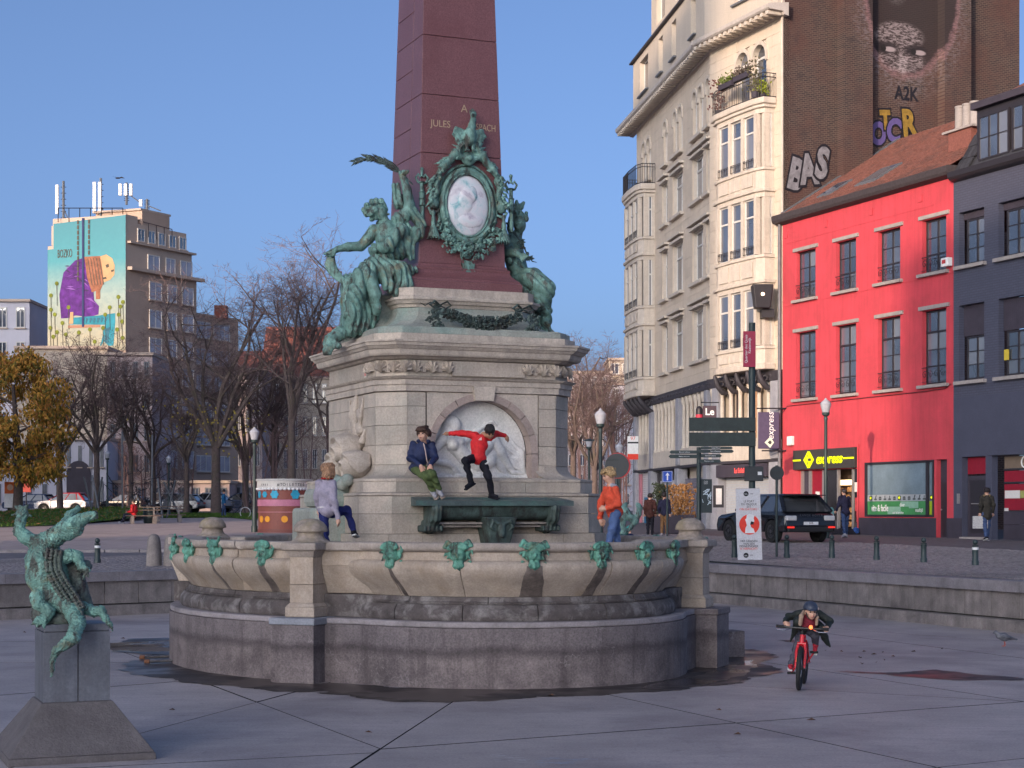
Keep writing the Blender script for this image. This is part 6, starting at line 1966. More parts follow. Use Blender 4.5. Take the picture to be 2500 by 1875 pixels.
m_brick = bpy.data.materials.new('dark_brown_brick'); m_brick.use_nodes = True
brick_mat(m_brick, (.062,.036,.034), (.028,.019,.022), (.115,.085,.07), .22, .078, 'y', .9, .8, ((.085,.034,.028),(.030,.022,.026)), mural)
par_ = thing('party_wall', 'tall dark brick gable wall with a painted face mural, rising behind the red house', 'wall', (HA[0], HA[1], HZ), HRZ)
MB().box(-.6,-.02,.02,11.85,0,27.5).build('wall', m_brick, par_)
for y0, y1 in ((2.6,4.02),(7.59,8.95)): MB().box(-.018,.45,y0,y1,12.0,27.5).build('pilaster', m_brick, par_)
rt_ = (R(90), 0, R(90))
m_silver = M('spray_silver', (.20,.195,.22), .6, .4, 5, 0, detail=8); m_blk = flat('spray_black', (.012,.01,.015), .6); m_yel = M('spray_yellow', (.27,.165,.03), .6, .4, 5, 0); m_pur = flat('spray_purple', (.10,.075,.22), .6)
def graffito(s_, y, z, size, m, x=.0, sx=1.0, rot=0.0, out_=.06):
    r_ = (R(90), rot if False else 0, R(90))
    a = text(s_, size, m_blk, par_, (x+.002,y,z), rt_, .002, 'graffiti', sx=sx, bold=out_)
    b_ = text(s_, size, m, par_, (x+.010,y,z), rt_, .002, 'graffiti', sx=sx, bold=out_*.45)
    for o in (a, b_): o.rotation_euler = (R(90), rot, R(90)); o.rotation_mode = 'XYZ'
for gi, (c_, y_, z_, s_, r_) in enumerate((('B',.62,14.55,1.7,.22),('A',1.22,14.8,1.6,-.12),('S',1.85,15.1,1.7,.18))): graffito(c_, y_, z_, s_, m_silver, -.012 + gi*.012, .70, r_, .19)
for gi, (c_, y_, z_, s_, r_, mm) in enumerate((('O',4.6,16.55,1.25,.15,m_pur),('T',4.95,17.15,1.0,-.1,m_yel),('C',5.35,16.75,1.3,.2,m_pur),('R',6.1,17.1,1.5,-.1,m_yel))): graffito(c_, y_, z_, s_, mm, -.012 + gi*.012, .75, r_, .15)
text('A2K', .8, m_blk, par_, (-.008,6.0,18.35), rt_, .002, 'graffiti', sx=.8, bold=.02)
MB().tube([(-.0,-.02,12.8),(.0,-.02,22)], .05, 6).build('edge_flashing', m_beige2, par_)
# ------------------------------------------------------------------ people
m_skin = M('skin_fair', (.52,.30,.22), .5, .06, 20, .05, 90)
m_skin2 = M('skin_tan', (.36,.19,.12), .5, .06, 20, .05, 90)
m_eye = flat('eye_dark', (.03,.02,.02), .3)
m_lip = flat('lip', (.32,.10,.09), .5)
_cl = {}
def cloth(name, col, rough=.85, spec=.2):
    if name not in _cl:
        _cl[name] = M('cloth_' + name, col, rough, .14, 9, .35, 120, spec=spec)
    return _cl[name]
def V3(p): return np.array(p, float)
def unit(v):
    v = V3(v); n = np.linalg.norm(v); return v / n if n > 1e-9 else v
def frame(f, up=(0,0,1)):
    f = unit(f); r = unit(np.cross(f, V3(up))); u = np.cross(r, f)
    return np.stack([r, f, u], 1)            # columns: person's right, forward, up
def hand(s, w, d, nrm, q, curl=.35, side=1):
    """palm, four unequal fingers bent at the knuckle, a thumb from the side of the palm"""
    w = V3(w); d = unit(d); n = unit(V3(nrm) - d*np.dot(V3(nrm), d)); a = np.cross(d, n) * side
    pc = w + d*.045*q
    s.cap(w, pc + d*.02*q, .026*q, .033*q, .02*q)
    s.ell(pc, (.036*q,)*3)
    for i, L in enumerate((.062, .072, .068, .052)):
        b = w + d*.075*q + a*(i - 1.5)*.021*q
        m = b + d*L*.55*q + n*(-.3*curl*L)*q
        e = m + d*L*.45*(1-curl)*q + n*(-.8*curl*L)*q
        s.chain([b, m, e], [.0105*q, .0095*q, .0075*q], .006*q)
    t0 = w + d*.025*q - a*.03*q
    s.chain([t0, t0 + d*.03*q - a*.025*q, t0 + d*.062*q - a*.028*q - n*.008*q], [.014*q, .012*q, .009*q], .008*q)
def person(label, J, q, col, hair=('short', (.05,.03,.02)), skin=None, h=.0095, group=None, hood=None, bag=None, extra=None, hat=None, long_coat=0.0, face=True):
    skin = skin or m_skin
    J = {k: V3(v) for k, v in J.items()}
    base = Vector(J.get('base', (J['anl'] + J['anr'])/2))
    o = thing('person', label, 'person', base, 0, group)
    O = V3(base)
    g = {k: (v - O if k not in ('f','up','hdl','hdr','nl','nr') else v) for k, v in J.items()}
    Mx = frame(g['f'], g.get('up', (0,0,1))); hc = g['head']; hs = q*1.0 if q > .9 else q*1.16
    L = lambda x, y, z: hc + Mx @ V3((x*hs, y*hs, z*hs))
    def E(s, x, y, z, r, sub=False, k=None): s.ell(L(x,y,z), [c*hs for c in r], Mx, k, sub)
    # body: head, neck, hands and the limbs inside the clothes as one skin
    s = SDF(h, .03*q)
    E(s, 0, -.012, .025, (.076,.093,.092)); E(s, 0, .022, -.045, (.058,.066,.066)); E(s, 0, .05, -.085, (.03,.03,.025))
    E(s, 0, .093, -.02, (.014,.02,.024), k=.012); E(s, 0, .082, -.062, (.026,.016,.012), k=.01)
    for e in (-1, 1):
        E(s, e*.078, -.01, -.015, (.013,.024,.032), k=.01); E(s, e*.036, .062, -.032, (.028,.024,.022))
        E(s, e*.032, .088, .008, (.016,.012,.009), sub=True)
    s.chain([hc + Mx @ V3((0,-.01,-.06))*hs, g['neck'], (g['neck'] + g['chest'])/2], [.048*hs, .05*hs, .06*q])
    s.chain([g['neck'], g['chest'], g['pel']], [.05*q, .09*q, .09*q])
    for c in 'lr':
        s.chain([g['sh'+c], g['el'+c], g['wr'+c]], [.035*q, .03*q, .027*q])
        s.chain([g['pel'], g['hp'+c], g['kn'+c], g['an'+c]], [.07*q, .055*q, .04*q, .032*q])
        hd = g.get('hd'+c); hd = unit(g['wr'+c] - g['el'+c]) if hd is None else hd
        hand(s, g['wr'+c], hd, g.get('n'+c, (0,-1,0)), q*1.08, .35, 1 if c == 'r' else -1)
    s.build('body', skin, o)
    if face:
        for e in (-1, 1):
            MB().ball(L(e*.032, .083, .006), [.017*hs, .008*hs, .0095*hs], 8, Matrix(Mx.tolist())).build('eye', m_eye, o, smooth=True)
            MB().ball(L(e*.033, .09, .028), [.023*hs, .008*hs, .0055*hs], 6, Matrix(Mx.tolist())).build('eyebrow', _hair(hair[1]), o)
        MB().ball(L(0, .094, -.06), [.026*hs, .008*hs, .0075*hs], 8, Matrix(Mx.tolist())).build('mouth', m_lip, o, smooth=True)
    # hair
    if hair[0] != 'none':
        s = SDF(h*.95, .012*q); rn = random.Random(int(hc[0]*1000) + 7)
        E(s, 0, -.02, .038, (.088,.102,.094))
        if hair[0] == 'bob':
            for i in range(26):
                a = R(-20 + 220*i/25)
                x, y = -.088*math.cos(a), -.095*math.sin(a) - .0
                w_ = rn.uniform(.94, 1.1); p0 = L(x*.55, y*.6, .105); p1 = L(x*.98, y*.98, .03); p2 = L(x*1.12*w_, y*1.1*w_, -.06); p3 = L(x*1.05*w_ + rn.uniform(-.01,.01), y*1.02*w_, -.105 - .03*abs(math.sin(a)) + rn.uniform(-.02,.02))
                s.chain([p0, p1, p2, p3], [.026*hs, .022*hs, .018*hs, .006*hs], .004)
        n_ = 44 if hair[0] in ('mop', 'bob') else 20
        for i in range(n_):
            a = rn.uniform(0, 2*PI); z = rn.uniform(-.02, .12) if hair[0] != 'crop' else rn.uniform(.0,.11)
            rr = math.sqrt(max(.05, 1 - ((z-.03)/.105)**2))
            w = .088 if hair[0] != 'crop' else .08
            x, y = w*rr*math.cos(a), w*1.08*rr*math.sin(a) - .02
            if y > .03 and z < .045: z = .068 + rn.random()*.03
            E(s, x, y, z, (.03,.03,.022) if hair[0] != 'crop' else (.02,.02,.016))
        if hair[0] in ('mop','fringe'):
            for i in range(9):
                x = (i-4)*.018
                s.chain([L(x*.8, .05, .10), L(x, .086, .07), L(x*1.12 + .01, .094, .046 + rn.uniform(-.006,.01))], [.022*hs,.018*hs,.009*hs], .006)
            for e in (-1,1):
                for i in range(4): s.chain([L(e*.07,.03-.03*i,.06), L(e*.092,.02-.03*i,0), L(e*.088,.015-.03*i,-.035 - .01*(i%2))], [.026*hs,.02*hs,.01*hs], .008)
        s.box(L(0,.16,-.06), (.07*hs,.085*hs,.098*hs), .02, Mx, sub=True)
        s.build('hair', _hair(hair[1]), o)
    # jacket, trousers, shoes
    def wr_(amp, f): return lambda X, Y, Z: amp*np.sin(f*Z + 9*X + 5*np.sin(11*Y))*np.sin(f*.7*X + 7*Z) + amp*.7*np.sin(2.1*f*(X*.6 + Z*.8) + 4*np.sin(13*Y))
    s = SDF(h, .045*q)
    ax = unit(g['shr'] - g['shl'])
    cm = np.stack([ax, unit(np.cross(unit(g['neck']-g['pel']), ax)), unit(g['neck']-g['pel'])], 1)
    cm[:,2] = np.cross(cm[:,0], cm[:,1]); 
    s.ell(g['chest'], (.175*q,.125*q,.19*q), cm)
    low = g['pel'] + (g['pel'] - g['chest'])*long_coat
    s.chain([g['chest'], g['pel']], [.125*q, .135*q]); s.ell(g['pel'], (.165*q,.13*q,.09*q), cm)
    if long_coat: s.chain([g['pel'], low], [.135*q, .15*q]); s.ell(low, (.18*q,.14*q,.06*q), cm)
    s.chain([g['chest'], g['neck'] - unit(g['neck']-g['chest'])*.01*q], [.10*q, .072*q])
    for c in 'lr':
        cuff = g['wr'+c] + unit(g['el'+c]-g['wr'+c])*.015*q
        s.chain([g['sh'+c], g['el'+c], cuff], [.073*q, .062*q, .046*q])
    s.sub.append((g['neck']-.1, g['neck']+.1, ('e', g['neck'] + unit(g['neck']-g['chest'])*.04*q, V3((.058*q,)*3), None), None))
    s.disp = wr_(.008*q, 30/q**.3)
    s.build('jacket', col['jacket'], o)
    s = SDF(h, .035*q)
    s.ell(g['pel'], (.15*q,.12*q,.09*q), cm)
    for c in 'lr':
        s.chain([g['hp'+c], g['kn'+c], g['an'+c] + V3((0,0,.02*q))], [.092*q, .071*q, .058*q])
    s.disp = wr_(.009*q, 40)
    s.build('trousers', col['trousers'], o)
    for c in 'lr':
        t = unit(g['to'+c] - g['an'+c]); up = unit(g['kn'+c] - g['an'+c])
        f_ = unit(t - up*np.dot(t, up)*.8)
        a = g['an'+c]
        fm = frame(f_, up)
        s = SDF(h*.85, .02*q)
        s.chain([a + fm[:,2]*.02*q, a - fm[:,2]*.035*q], [.05*q, .052*q])
        s.chain([a - fm[:,2]*.04*q - f_*.03*q, a - fm[:,2]*.045*q + f_*.14*q], [.045*q, .04*q])
        so = s.build('shoe', col['shoes'], o)
        s = SDF(h*.8, .01*q)
        s.box(a - fm[:,2]*.085*q + f_*.055*q, (.046*q, .145*q, .016*q), .012*q, fm)
        s.build('sole', col.get('sole', col['shoes']), so)
    if hood is not None:
        s = SDF(h, .025*q); b_ = g['neck']; bk = -unit(np.cross(ax, unit(g['neck']-g['pel']))) 
        bk = -Mx[:,1] if np.dot(cm[:,1], Mx[:,1]) == 0 else -cm[:,1]*np.sign(np.dot(cm[:,1], g.get('bf', Mx[:,1])))
        for i in range(9):
            a_ = R(-110 + 220*i/8)
            s.ell(b_ + bk*.075*q*math.cos(a_) + ax*.095*q*math.sin(a_) - unit(g['neck']-g['chest'])*(.005 + .03*math.cos(a_))*q, (.04*q,.04*q,.036*q))
        s.build('hood', hood, o)
    if bag is not None:
        s = SDF(h, .03*q); bk = -cm[:,1]*np.sign(np.dot(cm[:,1], g.get('bf', Mx[:,1])))
        s.box(g['chest'] + bk*.19*q - cm[:,2]*.08*q, (.14*q,.085*q,.22*q), .06*q, cm)
        s.build('backpack', bag, o)
    if hat is not None:
        s = SDF(h, .02*q); E(s, 0, -.015, .055, (.095,.11,.085)); E(s, 0, -.03, .12, (.06,.07,.05)); s.box(L(0,.16,-.05), (.09*hs,.11*hs,.085*hs), .02, Mx, sub=True)
        s.build('hat', hat, o)
    if extra: extra(o, g, q, h)
    return o
_hm = {}
def _hair(c):
    if c not in _hm:
        m = M('hair_%d' % len(_hm), c, .55, .35, 30, .5, 140); n = NT(m)
        n.base(n.ramp(n.noise(n.pos((1,1,.25)), 95, 3, .6), [(.36, mul(c, .45)), (.52, c), (.68, mul(c, 1.8))])); _hm[c] = m
    return _hm[c]
def standing(x, y, z, H, face, step=.0, arms=(0.15,0.15), lean=0.0, elbow=.2):
    """joints of a standing or walking figure; face = heading in radians (0 looks along +Y)"""
    f = V3((math.sin(face), math.cos(face), 0)); r = V3((math.cos(face), -math.sin(face), 0)); u = V3((0,0,1))
    b = V3((x, y, z)); k = H/1.75
    pel = b + u*.93*k; ch_ = b + u*1.28*k + f*lean*k; nk = b + u*1.50*k + f*lean*1.4*k
    J = dict(base=b, pel=pel, chest=ch_, neck=nk, head=b + u*1.635*k + f*(lean*1.7*k + .01), f=f)
    J['bf'] = f + V3((0,0,0))
    for c, e in (('l',-1),('r',1)):
        J['sh'+c] = nk + r*e*.175*k - u*.07*k
        J['el'+c] = J['sh'+c] - u*.27*k + r*e*.05*k + f*(-.03 if elbow < .5 else .02)*k
        a = arms[0 if e < 0 else 1]
        J['wr'+c] = J['el'+c] - u*.25*k*math.cos(elbow) + f*(.25*math.sin(elbow) + a*.2)*k
        J['hp'+c] = pel + r*e*.085*k - u*.03*k
        s_ = step*e
        J['kn'+c] = J['hp'+c] - u*.42*k + f*(s_*.45 + .02)*k
        J['an'+c] = b + r*e*.085*k + f*s_*.9*k + u*(.085 + (.03 if s_ < -.05 else 0))*k
        J['to'+c] = J['an'+c] + f*.15*k - u*.03*k
    return J
def crop3(ox, oy, k, D0): return lambda cx, cy, dd=0.0: V3(W(ox + cx*k, oy + cy*k, D0 + dd))
# --- boy in a red tracksuit jacket balancing on the trough
B_ = crop3(940, 1000, .1809, 22.72)
m_red = cloth('red', (.62,.022,.028), .6, .3); m_black = cloth('black', (.014,.014,.022))
def logo(o, g, q, h):
    for a, b_, d in ((1285,405,-.10),(1370,730,-.085)):
        for i in range(3):
            p0 = Vector(B_(a - 16 + i*14, b_ + 8, d)) - o.location
            MB().box(p0.x-.004, p0.x+.004, p0.y-.004, p0.y, p0.z, p0.z + .012 + .012*i).build('badge', flat('badge_white%d%d' % (a, i), (.75,.75,.75)), o)
person('boy in a red tracksuit jacket balancing with arms spread on the bronze trough',
    dict(base=B_(1470,1215), pel=B_(1260,650,.02), chest=B_(1270,470), neck=B_(1330,345,-.02), head=B_(1415,300,-.06), f=(.20,-.62,-.62), up=(.1,-.55,.6), bf=(0,-1,0),
         shl=B_(1420,370,.02), ell=B_(1500,330,.15), wrl=B_(1625,350,.22), hdl=(.45,.1,-.75), nl=(.6,-.5,.3),
         shr=B_(1215,350,.02), elr=B_(1050,320,.16), wrr=B_(865,325,.32), hdr=(-.9,.25,.0), nr=(0,-.3,1),
         hpr=B_(1190,660,.0), knr=B_(1085,690,-.22), anr=B_(1155,970,-.12), tor=B_(1060,1080,-.2),
         hpl=B_(1310,690,.02), knl=B_(1400,920,-.08), anl=B_(1435,1130,.0), tol=B_(1560,1165,-.12)),
    .66, dict(jacket=m_red, trousers=m_black, shoes=m_black), ('crop', (.012,.01,.012)), m_skin2, extra=logo)
# --- boy in a navy jacket sitting on the ledge
B2 = crop3(940, 1000, .1809, 22.62)
m_navy = cloth('navy', (.018,.028,.085), .6, .3); m_olive = cloth('green_cord', (.09,.125,.05)); m_greysh = cloth('grey_shoe', (.32,.32,.36)); m_grey = cloth('grey_fleece', (.36,.36,.42))
def zip_(o, g, q, h):
    pts = [Vector(B2(x, y, d)) - o.location for x, y, d in ((520,455,-.125),(545,560,-.17),(560,660,-.175),(575,720,-.17))]
    MB().tube(pts, .007, 6).build('zip', cloth('zip', (.55,.42,.38)), o)
person('brown-haired boy in a navy jacket and green trousers sitting on the pedestal ledge',
    dict(base=B2(720,1215), pel=B2(440,790,.10), chest=B2(500,590,.02), neck=B2(520,425,-.02), head=B2(517,330,-.05), f=(-.42,-.9,-.02), bf=(0,-1,0),
         shr=B2(385,470,.04), elr=B2(340,650,-.02), wrr=B2(480,755,-.22), hdr=(.25,-.35,-.6), nr=(0,-.8,.5),
         shl=B2(630,480,.02), ell=B2(675,650,-.02), wrl=B2(610,750,-.22), hdl=(.1,-.4,-.6), nl=(0,-.8,.5),
         hpr=B2(430,810,.04), knr=B2(560,905,-.34), anr=B2(640,1095,-.22), tor=B2(690,1190,-.36),
         hpl=B2(500,800,.04), knl=B2(640,870,-.34), anl=B2(725,1085,-.22), tol=B2(790,1185,-.36)),
    .70, dict(jacket=m_navy, trousers=m_olive, shoes=m_greysh, sole=cloth('brown_sole', (.30,.24,.2))), ('mop', (.045,.02,.014)), extra=zip_, hood=m_navy)
# --- child in a grey jumper stepping up, seen from behind
B3 = crop3(740, 1100, .1447, 21.9)
m_jump = cloth('grey_jumper', (.34,.31,.40)); m_indigo = cloth('indigo', (.022,.028,.13))
def belt(o, g, q, h):
    s = SDF(.01, .02); 
    for i in range(37):
        a = 2*PI*i/36; s.ell(V3(B3(380 + 125*math.cos(a), 968 + 12*math.sin(a), .02 + .10*math.sin(a))) - V3(o.location), .011)
    s.build('shirt_hem', cloth('white_hem', (.55,.53,.56)), o)
    s = SDF(.01, .02)
    for i in range(13):
        a = 2*PI*i/12; s.ell(V3(B3(405 + 85*math.cos(a), 470, .0 + .075*math.sin(a))) - V3(o.location), .016)
    s.build('collar', cloth('red_collar', (.35,.02,.02)), o)
person('child with a light brown bob and grey jumper stepping up inside the basin',
    dict(base=B3(390,1700), pel=B3(400,1010,.0), chest=B3(385,700,.0), neck=B3(410,485,.0), head=B3(440,345,.0), f=(.80,.55,.05), bf=(.3,.9,0),
         shl=B3(270,545,.0), ell=B3(235,790,.06), wrl=B3(265,1000,.14), nl=(1,0,0),
         shr=B3(500,560,-.03), elr=B3(520,840,-.09), wrr=B3(590,1150,-.10), hdr=(.1,-.1,-1), nr=(1,-.3,0),
         hpl=B3(350,1060,.0), knl=B3(365,1350,.0), anl=B3(395,1640,.0), tol=B3(440,1690,.1),
         hpr=B3(480,1050,.05), knr=B3(740,1000,.24), anr=B3(850,1360,.20), tor=B3(905,1430,.32)),
    .70, dict(jacket=m_jump, trousers=m_indigo, shoes=m_black, sole=cloth('white_sole', (.6,.6,.6))), ('bob', (.30,.17,.10)), extra=belt)
# --- blond boy in an orange-red zip hoodie, in profile on the right
B4 = crop3(1420, 1110, .1386, 21.55)
m_orange = cloth('orange_red', (.62,.085,.045)); m_jean = cloth('blue_denim', (.085,.14,.30))
person('blond boy in an orange zip jacket and jeans walking inside the basin rim',
    dict(base=B4(540,1640), pel=B4(585,1010,.0), chest=B4(530,740,.0), neck=B4(520,540,.0), head=B4(485,360,-.01), f=(-.9,-.22,-.30), up=(-.25,0,1), bf=(-.95,-.25,0),
         shl=B4(600,620,-.14), ell=B4(640,860,-.17), wrl=B4(440,945,-.17), hdl=(-.8,.1,-.2), nl=(0,-1,0),
         shr=B4(440,620,.10), elr=B4(340,860,.14), wrr=B4(325,1130,.08), hdr=(.35,-.2,-.8), nr=(0,-1,0),
         hpl=B4(590,1060,-.06), knl=B4(530,1330,-.06), anl=B4(480,1600,-.05), tol=B4(400,1640,-.05),
         hpr=B4(590,1060,.06), knr=B4(600,1320,.08), anr=B4(640,1600,.10), tor=B4(560,1640,.10)),
    .70, dict(jacket=m_orange, trousers=m_jean, shoes=m_black), ('fringe', (.36,.24,.12)), hood=m_grey)
# ------------------------------------------------------------------ boy on a red bicycle
K_ = crop3(1860, 1430, .1688, 20.2)
m_tyre = flat('tyre_rubber', (.016,.016,.018), .75); m_chrome = flat('chrome', (.5,.5,.52), .25, .9); m_rframe = flat('red_frame', (.55,.02,.03), .25, .0, .6); m_blackm = flat('black_metal', (.02,.02,.022), .35)
fw = V3(W(1860 + 550*.1688, 1430 + 1155*.1688, 19.95)); fw[2] = .255
hd_ = unit((-.235, -.97, 0))                       # heading, towards the viewer and a little left
rw = fw - hd_*.80; lean_ = V3((.05, 0, 1.0)); lean_ = unit(lean_)
sd_ = unit(np.cross(hd_, lean_))
bk = thing('bicycle', 'red and black child bicycle ridden by the helmeted boy', 'bicycle', (fw[0], fw[1], 0))
BO = V3((fw[0], fw[1], 0))
def Bp(f, s_, u): return Vector(fw - BO + hd_*f + sd_*s_ + lean_*(u - .255))
def wheel(f):
    w = bpy.data.objects.new('wheel', None); COL.objects.link(w); w.parent = bk
    n = 32
    def ringm(r, t, m): 
        vs = []; fs = []
        for i in range(n):
            a = 2*PI*i/n
            for j in range(m):
                c = 2*PI*j/m
                rr = r + t*math.cos(c)
                vs.append(Bp(f + rr*math.cos(a), t*math.sin(c), .255 + rr*math.sin(a)))
        for i in range(n):
            for j in range(m):
                fs.append((i*m+j, ((i+1) % n)*m+j, ((i+1) % n)*m+(j+1) % m, i*m+(j+1) % m))
        return MB().add(vs, fs)
    ringm(.228, .027, 8).build('tyre', m_tyre, w, smooth=True)
    ringm(.198, .009, 6).build('rim', m_blackm, w, smooth=True)
    b = MB()
    for i in range(20):
        a = 2*PI*i/20
        b.tube([Bp(f, (-1)**i*.025, .255), Bp(f + .197*math.cos(a), 0, .255 + .197*math.sin(a))], .0022, 4)
    b.build('spokes', m_chrome, w)
    MB().tube([Bp(f, -.045, .255), Bp(f, .045, .255)], .018, 8).build('hub', m_blackm, w)
    MB().tube([Bp(f + .05, .03, .33), Bp(f + .05, .03, .38)], .014, 6).build('reflector', flat('amber%d' % int(f*100 + 100), (.7,.2,.03), .3), w)
wheel(0); wheel(-.80)
b = MB()
for e in (-1, 1): b.tube([Bp(0, e*.05, .255), Bp(-.06, e*.052, .45), Bp(-.10, e*.035, .525)], [.014,.017,.018], 8)
b.tube([Bp(-.10,-.05,.53), Bp(-.10,.05,.53)], .02, 8)
b.build('fork', m_rframe, bk, smooth=True)
b = MB()
b.tube([Bp(-.10,0,.53), Bp(-.13,0,.625)], .026, 10)
b.tube([Bp(-.115,0,.57), Bp(-.25,0,.42), Bp(-.42,0,.285)], [.026,.028,.028], 10); b.tube([Bp(-.125,0,.61), Bp(-.50,0,.52)], .02, 8)
b.tube([Bp(-.42,0,.285), Bp(-.51,0,.60)], .018, 8)
for e in (-1, 1):
    b.tube([Bp(-.42, e*.03, .285), Bp(-.80, e*.055, .255)], .011, 6); b.tube([Bp(-.50, e*.025, .54), Bp(-.80, e*.055, .255)], .010, 6)
b.build('frame', m_rframe, bk, smooth=True)
MB().tube([Bp(-.13,0,.62), Bp(-.12,0,.69), Bp(-.07,0,.71)], .016, 8).build('stem', m_blackm, bk)
hb = MB().tube([Bp(-.085,-.285,.715), Bp(-.06,-.12,.71), Bp(-.06,.12,.71), Bp(-.085,.285,.715)], .0125, 8).build('handlebar', m_blackm, bk, smooth=True)
for e in (-1, 1):
    MB().tube([Bp(-.085,e*.30,.715), Bp(-.078,e*.19,.713)], .018, 8).build('grip', m_tyre, hb)
    MB().tube([Bp(-.04,e*.13,.70), Bp(.0,e*.19,.68), Bp(-.01,e*.29,.68)], .006, 6).build('brake_lever', m_chrome, hb)
MB().tube([Bp(-.03,-.10,.725), Bp(.0,-.10,.735)], .022, 8).build('lamp', emit('bike_lamp', (1,.16,.03), 1.2), hb)
MB().box(*(lambda p: (p.x-.05,p.x+.05,p.y-.09,p.y+.09,p.z-.02,p.z+.025))(Bp(-.53,0,.63))).build('saddle', m_tyre, bk, bevel=.02)
cs = MB().tube([Bp(-.42,-.05,.285), Bp(-.42,.05,.285)], .05, 14).build('crankset', m_blackm, bk)
PR = Bp(-.37,-.13,.155); PL = Bp(-.47,.13,.41)
PR, PL = Bp(-.36, .12, .16), Bp(-.48, -.12, .41)
for a, p in ((.05, PR), (-.05, PL)):
    MB().tube([Bp(-.42, a, .285), p], .012, 6).build('crank', m_rframe, cs)
    MB().box(p.x-.045, p.x+.045, p.y-.03, p.y+.03, p.z-.012, p.z+.012).build('pedal', m_tyre, cs)
def Bw(f, s_, u): return V3(Bp(f, s_, u)) + BO
m_dkcoat = cloth('dark_parka', (.022,.028,.026), .55, .3); m_dkjean = cloth('grey_jeans', (.085,.085,.115)); m_redshoe = cloth('red_shoe', (.42,.03,.05))
def kit(o, g, q, h):
    O_ = V3(o.location)
    k = lambda *a: K_(*a) - O_
    Mx = frame(g['f'], g['up']); hc = g['head']; hs = q*1.16
    L = lambda x, y, z: hc + Mx @ V3((x*hs, y*hs, z*hs))
    s = SDF(.008, .02)
    s.ell(L(0,-.02,.05), (.108*hs,.13*hs,.11*hs), Mx); s.box(L(0,.06,-.065), (.14*hs,.2*hs,.1*hs), .02, Mx, sub=True)
    s.chain([L(-.07,.085,.035), L(0,.135,.03), L(.07,.085,.035)], [.014*hs,.02*hs,.014*hs])
    s.build('helmet', flat('helmet_grey', (.035,.045,.075), .45), o)
    MB().tube([L(-.085,.02,.0), L(-.06,.045,-.08), L(0,.06,-.115)], .006, 6).tube([L(.085,.02,.0), L(.06,.045,-.08), L(0,.06,-.115)], .006, 6).build('chin_strap', m_blackm, o)
    MB().tube([L(-.105,.02,.03), L(-.10,.06,.05), L(-.10,-.06,.08)], .008, 6).build('helmet_stripe', flat('stripe_white', (.6,.5,.5)), o)
    s = SDF(.009, .02)                           # open parka: flying tails and fleece edges
    s.chain([k(520,500,.06), k(520,520,-.05), k(480,650,.05), k(410,810,.12)], [.05,.05,.035,.008]); s.chain([k(520,500,.06), k(680,440,.2), k(850,600,.06)], [.05,.05,.05]); s.chain([k(850,620,.0), k(910,740,.1), k(985,880,.16)], [.05,.04,.012])
    s.chain([k(900,760,.1), k(940,850,.15)], [.03,.012])
    s.build('coat_tails', m_dkcoat, o)
    s = SDF(.008, .015)
    s.chain([k(610,370,-.12), k(570,440,-.20), k(555,560,-.19)], [.02,.026,.022]); s.chain([k(785,400,-.12), k(795,460,-.19), k(790,560,-.17)], [.016,.022,.018])
    s.build('fleece_lining', cloth('fleece', (.36,.26,.20)), o)
    s = SDF(.009, .03)
    s.chain([k(690,440,-.09), k(680,540,-.11)], [.085,.085]); s.disp = lambda X, Y, Z: .005*np.sin(120*Z)
    s.build('jumper', cloth('maroon', (.16,.02,.035)), o)
    hp_ = SDF(.008, .01)
person('boy in a dark helmet and open dark parka riding the red bicycle towards the viewer',
    dict(base=(fw[0]+.15, fw[1]+.4, 0), pel=Bw(-.50,0,.70), chest=K_(680,440,.16), neck=K_(690,350,.0), head=K_(708,375,-.22), f=(.14,-.97,-.12), up=(.0,-.15,1), bf=(-.23,-.95,0),
         shr=K_(555,400,.12), elr=K_(390,450,.10), wrr=K_(330,530,-.02), hdr=(.3,-.75,-.35), nr=(-.4,.0,.9),
         shl=K_(830,410,.12), ell=K_(980,520,.10), wrl=K_(945,600,-.02), hdl=(-.3,-.75,-.35), nl=(.4,.0,.9),
         hpr=Bw(-.50,-.07,.66) if False else Bw(-.49,.07,.66), hpl=Bw(-.49,-.07,.66),
         knr=K_(545,760,.20), anr=Bw(-.43,.13,.255), tor=Bw(-.29,.13,.20),
         knl=K_(770,720,.12), anl=Bw(-.53,-.13,.51), tol=Bw(-.40,-.13,.45)),
    .66, dict(jacket=m_dkcoat, trousers=m_dkjean, shoes=m_redshoe, sole=cloth('white_sole2', (.62,.6,.6))), ('none', (.05,.03,.02)), extra=kit)
# ------------------------------------------------------------------ pigeon
g0 = G(2452, 1578)
pg = thing('pigeon', 'grey pigeon standing on the basin floor at the right', 'bird', (g0[0], g0[1], 0))
s = SDF(.006, .02)
s.chain([(-.075,0,.155),(0,0,.14),(.09,0,.125)], [.048,.062,.03]); s.chain([(-.085,0,.165),(-.12,0,.205)], [.038,.026]); s.ell((-.132,0,.212), (.03,.026,.026)); s.chain([(-.15,0,.208),(-.18,0,.198)], [.009,.003])
s.chain([(.08,0,.128),(.19,0,.105)], [.026,.014])
s.build('body', M('pigeon_grey', (.11,.115,.14), .6, .3, 22), pg)
for e in (-1, 1):
    s = SDF(.006, .01); s.chain([(-.04,e*.05,.15),(.06,e*.052,.138),(.15,e*.03,.122)], [.026,.022,.006])
    s.build('wing', M('pigeon_wing%d' % e, (.075,.08,.10), .6, .5, 30), pg)
    MB().tube([(0.0,e*.02,.09),(.008,e*.022,.03),(0,e*.022,.005)], .006, 5).tube([(0,e*.022,.005),(-.035,e*.03,.004)], .004, 4).build('leg', flat('pigeon_leg%d' % e, (.4,.12,.1)), pg)
